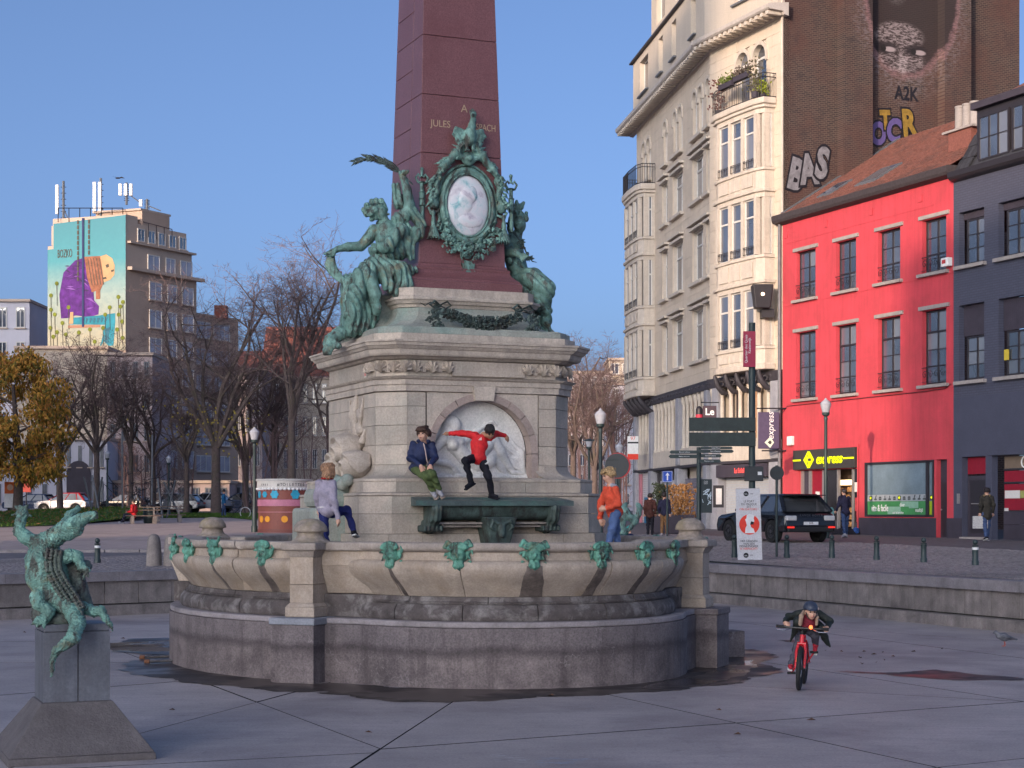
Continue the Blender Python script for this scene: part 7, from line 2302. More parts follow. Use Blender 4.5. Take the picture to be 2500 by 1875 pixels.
# ------------------------------------------------------------------ street furniture, car and passers-by
def DG(py): return 1.5816 / (.0106 + (py - HOR)/FPX)
def at(px, D): return (*P(px, D), gz(D))
m_pole = flat('dark_green_paint', (.028,.045,.048), .45); m_lampglass = flat('lamp_glass', (.36,.37,.42), .2)
m_signback = flat('sign_back', (.035,.04,.045), .6); m_signw = flat('sign_white', (.70,.70,.72), .5)
def bollard(px, py, label, ring=False):
    t = thing('bollard', label, 'bollard', at(px, DG(py)), 0, 'ball-topped bollards')
    MB().lathe([(.075,0),(.078,.10),(.066,.115),(.064,.36),(.068,.37),(.068,.415),(.03,.425)], 16).build('post', m_pole, t, smooth=True)
    MB().lathe([(.03,.42),(.072,.43),(.072,.445),(.03,.455)], 16).build('collar', m_pole, t, smooth=True)
    MB().ball((0,0,.51), .058, 14).build('ball', m_pole, t, smooth=True)
    if ring: MB().lathe([(.066,.345),(.0695,.35),(.0695,.40),(.066,.405)], 16, cap=False).build('white_band', m_signw, t)
for px, py, lb, rg_ in ((1793,1363,'ball-topped bollard half hidden behind the white mask banner',0),(1921,1363.5,'ball-topped bollard in front of the rear wheel of the black car',0),(2031,1364,'ball-topped bollard at the rear bumper of the black car',0),(2140,1368,'ball-topped bollard in front of the green shop window, left of two',0),(2255,1374.5,'ball-topped bollard below the narrow door of the red house',0),(2381,1381.5,'ball-topped bollard with a white ring near the woman in the fur hood',1),(238,1376,'ball-topped bollard with a white ring behind the bronze crocodile',1)):
    bollard(px, py, lb, rg_)
for px, lb in ((376,'round-headed stone post behind the fountain, left of a pair'),(418,'round-headed stone post behind the fountain, right of a pair')):
    t = thing('stone_post', lb, 'bollard', at(px, 37.2), 0, 'pair of stone posts')
    MB().lathe([(.17,0),(.165,.2),(.14,.52),(.125,.60),(.09,.665),(.04,.69),(.01,.695)], 18).build('post', m_granite_grey, t, smooth=True)
def street_lamp(px, D, head, label, s=1.0, flatcap=False):
    """head = height of the lantern centre above the ground"""
    t = thing('street_lamp', label, 'lamp', at(px, D), 0, 'street lamps')
    MB().lathe([(.12,0),(.13,.25),(.10,.3),(.09,.9),(.065,1.0),(.055,head-.5),(.075,head-.42),(.05,head-.36)], 14).build('post', m_pole, t, smooth=True)
    MB().lathe([(.05,head-.36),(.13,head-.30),(.14,head-.22)], 14).build('collar', m_pole, t, smooth=True)
    MB().lathe([(.12,head-.215),(.185,head+.02),(.19,head+.06)], 16).build('lantern', m_lampglass, t, smooth=True)
    MB().lathe([(.20,head+.063),(.185,head+.10),(.13,head+.17),(.07,head+.21),(.045,head+.25),(.02,head+.28)] if not flatcap else [(.3,head+.063),(.26,head+.10),(.05,head+.16)], 16).build('cap', m_lampglass if not flatcap else m_pole, t, smooth=True)
street_lamp(2016, 60, 4.55, 'street lamp beside the shop entrance of the red house')
street_lamp(1466, 56, 4.0, 'tall street lamp right of the pedestal, above the boy in orange')
street_lamp(1438, 84, 4.0, 'small distant street lamp with flat cap close to the pedestal', flatcap=True)
street_lamp(1512, 80, 3.6, 'distant street lamp behind the large round sign')
street_lamp(621, 68, 3.85, 'street lamp beside the painted toilet kiosk')
street_lamp(412, 112, 3.7, 'distant street lamp between the bare trees, right of two')
street_lamp(262, 112, 4.0, 'distant street lamp between the bare trees, left of two')
# --- tall green pole with red flag panel and double direction board
D_ = 41.0; Z0 = gz(D_)
def zz(py, D=D_): return CAMZ - (py-HOR)/FPX*D
tp = thing('sign_post', 'tall dark green post with a red vertical panel and a blank double board', 'sign post', at(1836, D_))
k = D_/FPX
MB().tube([(0,0,0),(0,0,zz(788)-Z0)], .078, 16).build('post', m_pole, tp, smooth=True)
rp2 = MB().box((1813-1836)*k,(1843-1836)*k,-.13,-.09,zz(897)-Z0,zz(810)-Z0).build('red_panel', flat('flag_red', (.34,.018,.06), .45), tp, bevel=.004)
text('Quartier des Quais', .085, m_signw, rp2, (-.155,-.134,zz(853)-Z0), (R(90),R(-90),0), .002, sx=1.0); text('Kaaienwijk', .085, m_signw, rp2, (-.075,-.134,zz(845)-Z0), (R(90),R(-90),0), .002)
for y0, y1 in ((1020,1053),(1056.5,1090)):
    MB().box((1681-1836)*k,(1843-1836)*k,-.14,-.09,zz(y1)-Z0,zz(y0)-Z0).build('blank_board', M('board_dark%d' % y0, (.022,.036,.036), .45, .25, 4, .1, 30), tp, bevel=.003)
MB().box((1815-1836)*k,(1862-1836)*k,-.135,-.10,zz(1175)-Z0,zz(1139)-Z0).build('sign_plate', m_signback, tp, bevel=.03)
MB().box((1848-1836)*k,(1858-1836)*k,-.14,-.136,zz(1160)-Z0,zz(1152)-Z0).build('sticker', m_signw, tp)
# --- mask notice banner
D_ = 40.4; Z0 = gz(D_); k = D_/FPX
bn = thing('banner', 'white banner about wearing a mask with a red round emblem, tied to the post', 'banner', at(1829, D_), R(1.5))
pts = [((x-1829)*k, zz(y)-Z0) for x, y in ((1801,1366),(1861,1365),(1858,1280),(1855,1193),(1796,1194),(1797,1280))]
MB().sheet(pts, -.02, .012).build('sheet', M('banner_cloth', (.60,.60,.64), .75, .05, 3, .15, 12), bn)
m_bblk = flat('banner_black', (.02,.02,.025), .8); m_bred = flat('banner_red', (.70,.05,.03), .7)
def bt(s_, y, size, m, x=1828): text(s_, size, m, bn, ((x-1829)*k, -.024, zz(y)-Z0), ext=.001, sx=.9)
for s_, y, m in (('LE PORT',1224.5,m_bblk),('DU MASQUE',1231.5,m_bblk),('EST',1237.5,m_bblk),('OBLIGATOIRE !',1243.5,m_bred),('HET DRAGEN',1320,m_bblk),('VAN EEN',1326.5,m_bblk),('MONDMASKER',1332.5,m_bblk),('IS VERPLICHT!',1338.5,m_bred)): bt(s_, y, .072, m)
c0 = Vector((0, -.026, zz(1280)-Z0))
MB().disc(c0, (0,-1,0), .235, .002, 32).build('red_disc', m_bred, bn)
b = MB()
b.sheet([(-.10,-.20),(.13,-.20),(.10,-.10),(.04,-.06),(.02,.0),(.09,.0),(.115,.08),(.10,.14),(.12,.21),(.0,.25),(-.06,.22),(-.07,.14),(-.10,.12),(-.08,.06),(-.06,-.02),(-.09,-.08)], c0.y-.006, .002)
b.v = [(x, y, z + c0.z) for x, y, z in b.v]; b.build('white_head', m_signw, bn)
b = MB().sheet([(.015,.0),(.095,.0),(.105,.06),(.04,.075)], c0.y-.009, .002); b.v = [(x, y, z + c0.z) for x, y, z in b.v]; b.build('black_mask', m_bblk, bn)
for y in (1206, 1354):
    MB().disc(((1821-1829)*k,-.022,zz(y)-Z0), (0,-1,0), .06, .002, 20).build('round_logo', m_bblk, bn)
    text('BXL', .04, m_signw, bn, ((1821-1829)*k,-.026,zz(y+1)-Z0), ext=.001); text('1000', .04, m_bblk, bn, ((1834-1829)*k,-.024,zz(y)-Z0), ext=.001)
# --- other signs
def sign_pole(px, D, ztop, label, r=.03): 
    t = thing('road_sign', label, 'road sign', at(px, D)); MB().tube([(0,0,0),(0,0,ztop)], r, 10).build('post', m_pole, t, smooth=True); return t
t = sign_pole(1896, 42.2, zz(1136,42.2)-gz(42.2), 'back of a round road sign on a thin post left of the shop door')
o_ = MB().disc((0,-.035,zz(1155,42.2)-gz(42.2)), (0,-1,0), .17, .02, 28).build('round_plate', m_signback, t); b = MB()
for z in (-.07,.06): b.box(-.13,.13,-.062,-.056,zz(1155,42.2)-gz(42.2)+z-.008,zz(1155,42.2)-gz(42.2)+z+.008)
b.build('bracket', m_pole, o_)
t = sign_pole(1506, 47, zz(1103,47)-gz(47), 'back of a large round road sign with a red edge behind the boy in orange', .05)
zc_ = zz(1137,47)-gz(47)
o_ = MB().disc((.0,-.06,zc_), (-.25,-1,0), .33, .015, 32).build('round_plate', m_signback, t); MB().disc((.02,-.055,zc_), (.25,1,0), .35, .015, 32).build('red_edge', flat('sign_red', (.5,.03,.04)), t)
b = MB()
for z in (-.17,.17): b.box(-.28,.28,-.085,-.079,zc_+z-.012,zc_+z+.012)
b.build('bracket', m_pole, o_)
D_ = 50; t = sign_pole(1629, D_, zz(1150,D_)-gz(D_), 'blue square one-way sign with a white arrow')
zc_ = zz(1163.5,D_)-gz(D_)
o_ = MB().box(-.145,.145,-.07,-.05,zc_-.16,zc_+.16).build('blue_plate', flat('sign_blue', (.015,.07,.40), .4), t, bevel=.02)
b = MB().sheet([(-.018,-.11),(.018,-.11),(.018,.03),(.06,.03),(0,.115),(-.06,.03),(-.018,.03)], -.074, .003)
for x0,x1,z0,z1 in ((-.135,.135,.142,.15),(-.135,.135,-.15,-.142),(-.135,-.127,-.142,.142),(.127,.135,-.142,.142)): b.box(x0,x1,-.073,-.071,z0,z1)
b.v = [(x,y,z+zc_) for x,y,z in b.v]; b.build('white_arrow', m_signw, o_)
D_ = 46; k = D_/FPX; g_ = gz(D_)
t = thing('fingerpost', 'dark green fingerpost with seven direction blades and a street map panel', 'sign post', at(1706, D_))
MB().tube([(0,0,0),(0,0,zz(1092,D_)-g_)], .06, 12).build('post', m_pole, t, smooth=True)
for x0,x1,y0,y1,s_ in ((1638,1703,1100,1108,'Entrée de la Bourse'),(1636,1703,1110,1119,'Maison communale'),(1710,1784,1091,1097,'Institut Pacheco'),(1706,1786,1098,1106,'Place du Béguinage'),(1710,1757,1109,1117,'Place Ste Catherine'),(1705,1755,1122,1130,'Piétonnier centre')):
    a_, c_ = (x0-1706)*k, (x1-1706)*k; zl, zh = zz(y1,D_)-g_, zz(y0,D_)-g_; tip = .05 if c_ > .3 else -.05
    q = [(a_,zl),(c_,zl),(c_+max(tip,0),(zl+zh)/2),(c_,zh),(a_,zh)] if tip > 0 else [(a_,zl),(c_,zl),(c_,zh),(a_,zh),(a_+tip,(zl+zh)/2)]
    o_ = MB().sheet(q, -.10, .03).build('blade', m_pole, t); text(s_, .042, m_signw, o_, ((a_+c_)/2,-.102,(zl+zh)/2), ext=.001, sx=.85)
mp2 = MB().box((1711-1706)*k,(1737-1706)*k,-.12,-.04,zz(1252,D_)-g_,zz(1170,D_)-g_).build('map_panel', flat('map_dark', (.018,.03,.036), .35), t)
rm = random.Random(14); b = MB(); x0, x1, z0, z1 = (1713-1706)*k,(1735-1706)*k,zz(1234,D_)-g_,zz(1194,D_)-g_
for i in range(15):
    xa, za = rm.uniform(x0,x1), rm.uniform(z0,z1); a = rm.choice((.6,.75,.9,2.2,2.4,-.2,1.5)); L = rm.uniform(.1,.28)
    xb, zb = min(max(xa+math.cos(a)*L,x0),x1), min(max(za+math.sin(a)*L,z0),z1)
    d = Vector((xb-xa,0,zb-za)); 
    if d.length < .03: continue
    n_v = Vector((-d.z,0,d.x)).normalized()*.007
    b.add([(xa-n_v.x,-.122 - i*.0002,za-n_v.z),(xb-n_v.x,-.122 - i*.0002,zb-n_v.z),(xb+n_v.x,-.122 - i*.0002,zb+n_v.z),(xa+n_v.x,-.122 - i*.0002,za+n_v.z)], [(0,1,2,3)])
b.build('map_streets', flat('map_white', (.5,.6,.68)), mp2, kind='stuff')
for y in (1175,1178,1181): text('Quartier', .03, m_signw, mp2, ((1722-1706)*k,-.123,zz(y,D_)-g_), ext=.0005)
# --- hanging signs on the facades
def on_house(x, y, z, par=None): return (par or red).matrix_basis @ Vector((x, y, z))
hs = thing('hanging_sign', 'purple vertical hanging sign with white lettering at the corner of the red house', 'sign', on_house(-.02, -.62, 3.5))
MB().box(-.45,.40,-.05,.05,.0,1.47).build('panel', flat('sign_purple', (.065,.045,.095), .4), hs, bevel=.02)
MB().tube([(-.5,0,1.62),(.75,0,1.62)], .03, 6).tube([(-.3,0,-.08),(.7,0,-.08)], .03, 6).build('bracket', m_iron, hs)
text('express', .36, m_wht, hs, (.06,-.053,.92), (R(90),R(-90),0), .003, shear=.2)
b = MB().sheet([(-.22,.25),(0,.03),(.16,.25),(0,.48)], -.056, .005); b.build('emblem', flat('emblem_pale', (.62,.68,.55)), hs, loc=(.03,0,0)); b = MB().sheet([(-.10,.25),(0,.16),(.06,.22),(.06,.28),(0,.34)], -.06, .003); b.build('emblem_notch', m_sign, hs, loc=(.03,0,0))
hs = thing('hanging_sign', 'small dark sign reading Le, hung from the beige building behind the boards', 'sign', W(1735, 1008, 62))
MB().box(-.28,.2,-.05,.05,-.25,.25).build('panel', flat('sign_maroon', (.06,.035,.05)), hs); text('Le', .34, m_wht, hs, (-.04,-.053,.03), ext=.002, bold=.008); MB().tube([(-.35,0,.37),(.3,0,.37)], .02, 6).build('bracket', m_iron, hs)
hs = thing('hanging_sign', 'lipstick-shaped red and black sign left of the small Le sign', 'sign', W(1707, 1012, 62)); MB().lathe([(.13,-.3),(.13,.0)], 12).build('red_base', flat('sign_red2', (.45,.03,.06)), hs); MB().lathe([(.12,.003),(.12,.2),(.07,.27),(.02,.3)], 12).build('dark_tip', m_iron, hs)
hs = thing('hanging_sign', 'narrow white and red vertical shop sign at the far end of the beige building', 'sign', W(1545, 1095, 88)); MB().box(-.27,.27,-.1,.1,-.5,.62).build('panel', m_wht, hs); MB().box(-.27,.27,-.104,-.101,-.56,-.28).build('red_print', m_bred, hs); MB().box(-.27,.27,-.104,-.101,.25,.33).build('black_print', m_bblk, hs); text('97', .26, m_bred, hs, (0,-.105,.5), ext=.002)
fl = thing('floodlight', 'black floodlight glowing at the corner of the red house', 'floodlight', on_house(-.35, -.75, 9.25))
MB().frustum([(-.3,-.3),(.3,-.3),(.3,.3),(-.3,.3)], -.1, [(-.42,-.38),(.42,-.38),(.42,.38),(-.42,.38)], .85).build('housing', m_iron, fl, bevel=.04); MB().box(.0,.5,.0,.7,-.45,-.1).build('bracket', m_iron, fl)
MB().ball((-.02,-.36,.45), (.07,.05,.07), 12).build('bulb', emit('flood_bulb', (1,.75,.45), 3), fl)
mx = thing('menu_box', 'black framed menu box on the stone pier of the beige building', 'sign', W(1754, 1212, 66)); MB().box(-.2,.2,-.04,.04,-.42,.42).build('frame', m_iron, mx); MB().box(-.1,.12,-.045,-.041,-.3,.3).build('menu', m_paper, mx)

# --- cars
m_tyre2 = flat('car_tyre', (.012,.012,.013), .8); m_rimc = flat('alloy_rim', (.10,.10,.11), .35, .6); m_cglass = glass('car_glass', (.02,.025,.03), .03); m_trim = flat('car_trim', (.018,.018,.02), .5)
m_tail = flat('tail_lamp', (.35,.02,.02), .3); m_head = flat('head_lamp', (.5,.5,.52), .2)
def car(label, loc, rz, paint, L=4.3, Wd=1.86, H=1.60, suv=True, roof=None, group='parked cars', plate=True):
    o = thing('parked_car', label, 'car', loc, rz, group)
    h = L/2; wb = L*.305; rw = .36 if suv else .31; bl = H*.62; hw = Wd/2
    def arch(c): return [(c + (rw+.06)*math.cos(PI - PI*i/8), rw*.95 + (rw+.06)*math.sin(PI*i/8)) for i in range(9)]
    prof = [(-h+.06,.34)] + arch(-wb) + arch(wb) + [(h-.05,.34),(h,.55),(h-.04,.80),(h-.25,bl*.93),(h*.42,bl+.02),(-h*.86,bl+.05),(-h+.05,bl-.06),(-h+.0,bl*.74),(-h-.02,.55)]
    n = len(prof)
    b = MB(); rings = [(hw*.90,.0,.0),(hw,.0,.0)]
    vs = [(x,-hw*.93,z) for x,z in prof] + [(x,-hw,z) if z < bl*.8 else (x,-hw*.96,z) for x,z in prof] + [(x,hw,z) if z < bl*.8 else (x,hw*.96,z) for x,z in prof] + [(x,hw*.93,z) for x,z in prof]
    fs = [(j*n+i, (j*n)+(i+1)%n, (j+1)*n+(i+1)%n, (j+1)*n+i) for j in (1,) for i in range(n)] + [tuple(range(n,2*n))[::-1], tuple(range(2*n,3*n))]
    b.add(vs, fs).build('body', paint, o, bevel=.05)
    z0, z1 = bl+.03, H-.07; xr, xf = -h*.93, h*.42; tr_, tf = -h*.70, h*.02
    MB().add([(xr,-hw*.93,z0),(xf,-hw*.90,z0),(xf,hw*.90,z0),(xr,hw*.93,z0),(tr_,-hw*.72,z1),(tf,-hw*.70,z1),(tf,hw*.70,z1),(tr_,hw*.72,z1)], [(0,3,2,1),(4,5,6,7),(0,1,5,4),(1,2,6,5),(2,3,7,6),(3,0,4,7)]).build('windows', m_cglass, o)
    MB().add([(tr_-.12,-hw*.745,z1),(tf+.05,-hw*.73,z1),(tf+.05,hw*.73,z1),(tr_-.12,hw*.745,z1),(tr_-.10,-hw*.64,H),(tf-.15,-hw*.62,H),(tf-.15,hw*.62,H),(tr_-.10,hw*.64,H)], [(0,3,2,1),(4,5,6,7),(0,1,5,4),(1,2,6,5),(2,3,7,6),(3,0,4,7)]).build('roof', roof or paint, o, bevel=.03)
    b = MB()
    for e in (-1, 1):
        for a, c in ((xr,tr_),(xf,tf),(xr*.45+xf*.55,(tr_+tf)/2),(xr*.80+xf*.20,tr_*.86+tf*.14)):
            b.tube([(a,e*hw*.925,z0),(c,e*hw*.725,z1)], .035 if a != xr else .07, 5)
    b.build('pillars', roof or paint, o, kind='stuff')
    for c in (-wb, wb):
        for e in (-1, 1):
            w = bpy.data.objects.new('wheel', None); COL.objects.link(w); w.parent = o; w.location = (c, e*(hw-.10), rw)
            MB().lathe([(rw*.62,-.11),(rw*.95,-.11),(rw,-.07),(rw,.07),(rw*.95,.11),(rw*.62,.11)], 24).xf(Matrix.Rotation(R(90),4,'X')).build('tyre', m_tyre2, w, smooth=True)
            b = MB().lathe([(rw*.60,-.02),(rw*.64,.0),(rw*.60,.02)], 20)
            for q in range(10):
                a = 2*PI*q/10; b.tube([(0,0,.0),(rw*.62*math.cos(a),rw*.62*math.sin(a),.0)], .018, 4)
            b.lathe([(.06,-.03),(.06,.03)], 10); b.xf(Matrix.Translation((0,e*.09,0)) @ Matrix.Rotation(R(90),4,'X')); b.build('rim', m_rimc, w)
    for e in (-1, 1):
        MB().box(-h-.03,-h+.10,*sorted((e*hw*.96,e*hw*.55)),bl*.74,bl*.90).build('tail_light', m_tail if not suv else m_head, o, bevel=.03)
        MB().box(h-.22,h-.0,*sorted((e*hw*.95,e*hw*.6)),bl*.68,bl*.82).build('headlight', m_head, o, bevel=.03)
        MB().ball((h*.30,e*(hw+.06),bl+.08),(.07,.09,.07),8).build('mirror', paint, o, smooth=True)
    MB().box(-h-.03,-h+.08,-hw*.9,hw*.9,.34,.52).build('bumper', m_trim, o, bevel=.04)
    if plate: MB().box(-h-.035,-h-.02,-.26,.26,bl*.60,bl*.70).build('number_plate', m_signw, o)
    return o
m_suv = flat('black_paint', (.012,.013,.018), .12, .0, .6)
sx0, sy0 = P(1921, 54.6)
suv = car('black SUV parked with its rear towards the viewer before the red house', (sx0-.25, sy0+1.0, gz(54.5)), math.atan2(.92,-.39), m_suv, 4.25, 1.82, 1.53)
MB().box(-2.05,-1.62,-.62,.62,1.47,1.50).build('spoiler', m_suv, suv, bevel=.01)
for e in (-1, 1): MB().box(-2.19,-2.155,*sorted((e*.85,e*.62)),.47,.52).build('reflector', emit('reflector_red%d' % e, (.8,.03,.02), .5), suv)
text('RANGE ROVER', .10, m_rimc, suv, (-2.165,0,.86), (R(90),0,R(-90)), .003, spacing=1.3); text('SVR', .09, m_bblk, suv, (-2.163,0,.62), (R(90),0,R(-90)), .002)
m_wpaint = flat('white_paint_car', (.55,.55,.60), .2, .0, .5); m_silv = flat('silver_paint', (.30,.31,.34), .25, .4); m_dkp = flat('dark_paint', (.02,.022,.03), .2); m_redroof = flat('red_paint', (.42,.02,.03), .25); m_bluep = flat('blue_paint', (.04,.06,.12), .2)
for px, D, rz, pt, rf_, sv, lb in ((155,131,175,m_wpaint,m_redroof,1,'white car with a red roof parked behind the lawn at the left'),(432,134,170,m_silv,None,0,'silver hatchback parked behind the benches'),(500,136,168,m_wpaint,None,1,'white car parked left of the thick bare trunk'),(75,135,172,m_bluep,None,0,'dark blue car parked behind the yellow tree'),(300,136,172,m_dkp,None,0,'dark car parked behind the person in red'),(385,137,174,m_wpaint,None,1,'white van-like car behind the climbing frame'),(655,138,170,m_dkp,None,0,'dark car parked behind the toilet kiosk'),(585,137,172,m_bluep,None,1,'blue-grey car parked behind the bicycle')):
    car(lb, at(px, D), R(rz), pt, 4.0, 1.75, 1.55 if sv else 1.45, sv, rf_, plate=False)
# --- passers-by
m_dknavy = cloth('dark_navy', (.022,.022,.05)); m_khaki = cloth('olive_parka', (.035,.032,.028)); m_jean2 = cloth('blue_jeans', (.045,.075,.17)); m_brownj = cloth('brown_jacket', (.075,.03,.026)); m_tan = cloth('tan_trousers', (.20,.105,.05)); m_bluebag = cloth('blue_bag', (.025,.07,.24)); m_teal = cloth('teal_wool', (.08,.42,.38)); m_bluej = cloth('blue_jacket', (.02,.14,.30)); m_fur = M('fur_trim', (.24,.17,.10), .95, .4, 40, .8, 120)
def bagx(o, g, q, h):
    p = g['wrl']; MB().box(p[0]-.24,p[0]+.24,p[1]-.06,p[1]+.06,p[2]-.50,p[2]-.10).build('shopping_bag', M('stripe_bag', (.36,.36,.37), .7, .35, 26), o, bevel=.02)
    MB().tube([(p[0]-.1,p[1],p[2]-.1),(p[0],p[1],p[2]-.0),(p[0]+.1,p[1],p[2]-.1)], .01, 5).build('bag_strap', m_iron, o)
person('woman in a dark parka with a fur-trimmed hood walking with a grey bag', standing(*P(2409,55.3), gz(55.3)+.06, 1.66, R(-8), .16, (.0,.1)), .95, dict(jacket=m_khaki, trousers=m_jean2, shoes=m_black, sole=cloth('white_sole3', (.6,.6,.6))), ('mop', (.012,.008,.01)), h=.016, hood=m_fur, long_coat=.35, extra=bagx, face=False)
person('man in a dark navy jacket standing at the shop door', standing(*P(2064,61), gz(61)+.02, 1.68, R(-20), .10, (.1,.2), .06, .6), .95, dict(jacket=m_dknavy, trousers=m_jean2, shoes=m_greysh), ('crop', (.05,.04,.04)), h=.016, long_coat=.12, face=False)
person('person in a brown jacket and black trousers seen from behind', standing(*P(1587,64), gz(64), 1.52, R(6), .05), .9, dict(jacket=m_brownj, trousers=m_black, shoes=m_black, sole=m_signw), ('crop', (.02,.015,.015)), h=.016, hood=m_brownj, long_coat=.2, face=False)
person('person in a dark jacket and tan trousers with a blue backpack', standing(*P(1622,63), gz(63), 1.55, R(24), .08), .9, dict(jacket=m_dknavy, trousers=m_tan, shoes=m_greysh), ('crop', (.02,.015,.015)), h=.016, bag=m_bluebag, face=False)
person('child in a teal woolly hat leaning over the bronze statue', standing(*P(1547,40), gz(40)-.25, 1.02, R(-60), .1, (.3,.3), .12, .7), .62, dict(jacket=m_navy, trousers=m_jean, shoes=m_black), ('none', (.1,.05,.03)), h=.013, hat=m_teal, face=False)
person('long-haired child beside the one in the teal hat', standing(*P(1519,41), gz(41)-.2, 1.05, R(-150), .05), .62, dict(jacket=m_greysh, trousers=m_jean, shoes=m_black), ('bob', (.16,.09,.05)), h=.013, face=False)
person('person in a blue jacket standing beside the bicycle', standing(*P(546,108), gz(108), 1.72, R(80), .12), .98, dict(jacket=m_bluej, trousers=m_jean2, shoes=m_greysh), ('crop', (.03,.02,.02)), h=.02, face=False)
o_ = standing(*P(322,86), gz(86), 1.70, R(-70), .0)
f_ = V3((math.sin(R(-70)), math.cos(R(-70)), 0))
for kk in ('pel','chest','neck','head','shl','shr','ell','elr','wrl','wrr','hpl','hpr'): o_[kk] = o_[kk] - V3((0,0,.47)) - f_*.1
for c in 'lr': o_['kn'+c] = o_['hp'+c] + f_*.46 + V3((0,0,.06)); o_['an'+c] = V3((o_['kn'+c][0], o_['kn'+c][1], gz(86)+.09)) + f_*(.12 if c == 'l' else .28); o_['to'+c] = o_['an'+c] + f_*.16; o_['wr'+c] = o_['el'+c] + f_*.24 + V3((0,0,-.05))
person('person in a bright red jacket sitting on a bench in the park', o_, .98, dict(jacket=m_red, trousers=cloth('dark_trousers', (.035,.035,.06)), shoes=m_greysh), ('crop', (.05,.04,.035)), h=.02, face=False)
# bag and cup on the pavement
bg2 = thing('duffel_bag', 'black and blue bag lying on the pavement by the shop door', 'bag', on_house(5.2,-.55,.0))
s = SDF(.02,.05); s.chain([(-.45,0,.14),(.0,0,.20),(.45,0,.15)], [.14,.2,.14]); s.build('bag_body', m_black, bg2); s = SDF(.02,.03); s.ell((.42,-.02,.24),(.14,.14,.16)); s.build('blue_flap', m_bluebag, bg2)
# --- bronze beast at the back of the basin, planters
bz = thing('bronze_beast', 'green bronze animal statue half hidden behind the boy in orange', 'statue', W(1540, 1300, 37.5)); o0 = Vector(bz.location)
Z_ = crop(1480, 1150, .1266, 37.5); q_ = .1266*37.5/FPX; s = SDF(.016,.05)
ch(s, [Z_(310,1150), Z_(330,900), Z_(380,780), Z_(470,900), Z_(560,960), Z_(630,820), Z_(640,700)], [50,60,70,70,60,50,44]); ch(s, [Z_(340,800), Z_(330,700), Z_(380,640)], [60,50,40]); s.ell(lo(Z_(640,680)), .05); s.ell(lo(Z_(600,640)), .04); s.ell(lo(Z_(670,720)), .04); ch(s, [Z_(560,960), Z_(480,1080), Z_(400,1180)], [46,36,24]); ch(s, [Z_(330,1150),Z_(330,1500)],[70,80])
s.disp = scales; s.build('body', m_bronze, bz)
rp_ = random.Random(21)
pl3 = thing('planter', 'large dark planter with dried brown shrubs before the beige building', 'planter', at(1640, 67)); MB().frustum([(-.75,-.5),(.75,-.5),(.75,.5),(-.75,.5)], 0, [(-.8,-.55),(.8,-.55),(.8,.55),(-.8,.55)], .72).build('tub', m_plinth, pl3, bevel=.03)
for nm, x0, x1, z0, z1, n, c in (('dried_shrub', -.2,.9,.5,1.9,900,(.30,.155,.06)), ('dark_shrub', -.7,-.2,.7,1.9,500,(.035,.05,.03))):
    b = MB()
    for i in range(n):
        t = rp_.random(); x = rp_.gauss((x0+x1)/2, (x1-x0)*.25)
        leaf(b, (x, rp_.gauss(0,.25), z0 + (z1-z0)*t), (rp_.uniform(-1,1), rp_.uniform(-1,1), rp_.uniform(-.8,1)), rp_.uniform(.08,.17), .03)
    for i in range(9): b.tube([(rp_.uniform(x0,x1)*.5,0,.6),(rp_.uniform(x0,x1),rp_.uniform(-.2,.2),rp_.uniform(1.2,z1))], .014, 4)
    b.build(nm, M(nm, c, .9, .5, 9, 0), pl3)
# ------------------------------------------------------------------ park on the left: lawn, trees, kiosk, far houses
m_bark = M('bark', (.15,.11,.10), .9, .3, 6, .8, 30, stain=(.10,.11,.06), stain_amt=.4, stain_scale=1.5)
m_twig = flat('twig', (.17,.115,.112), .9)
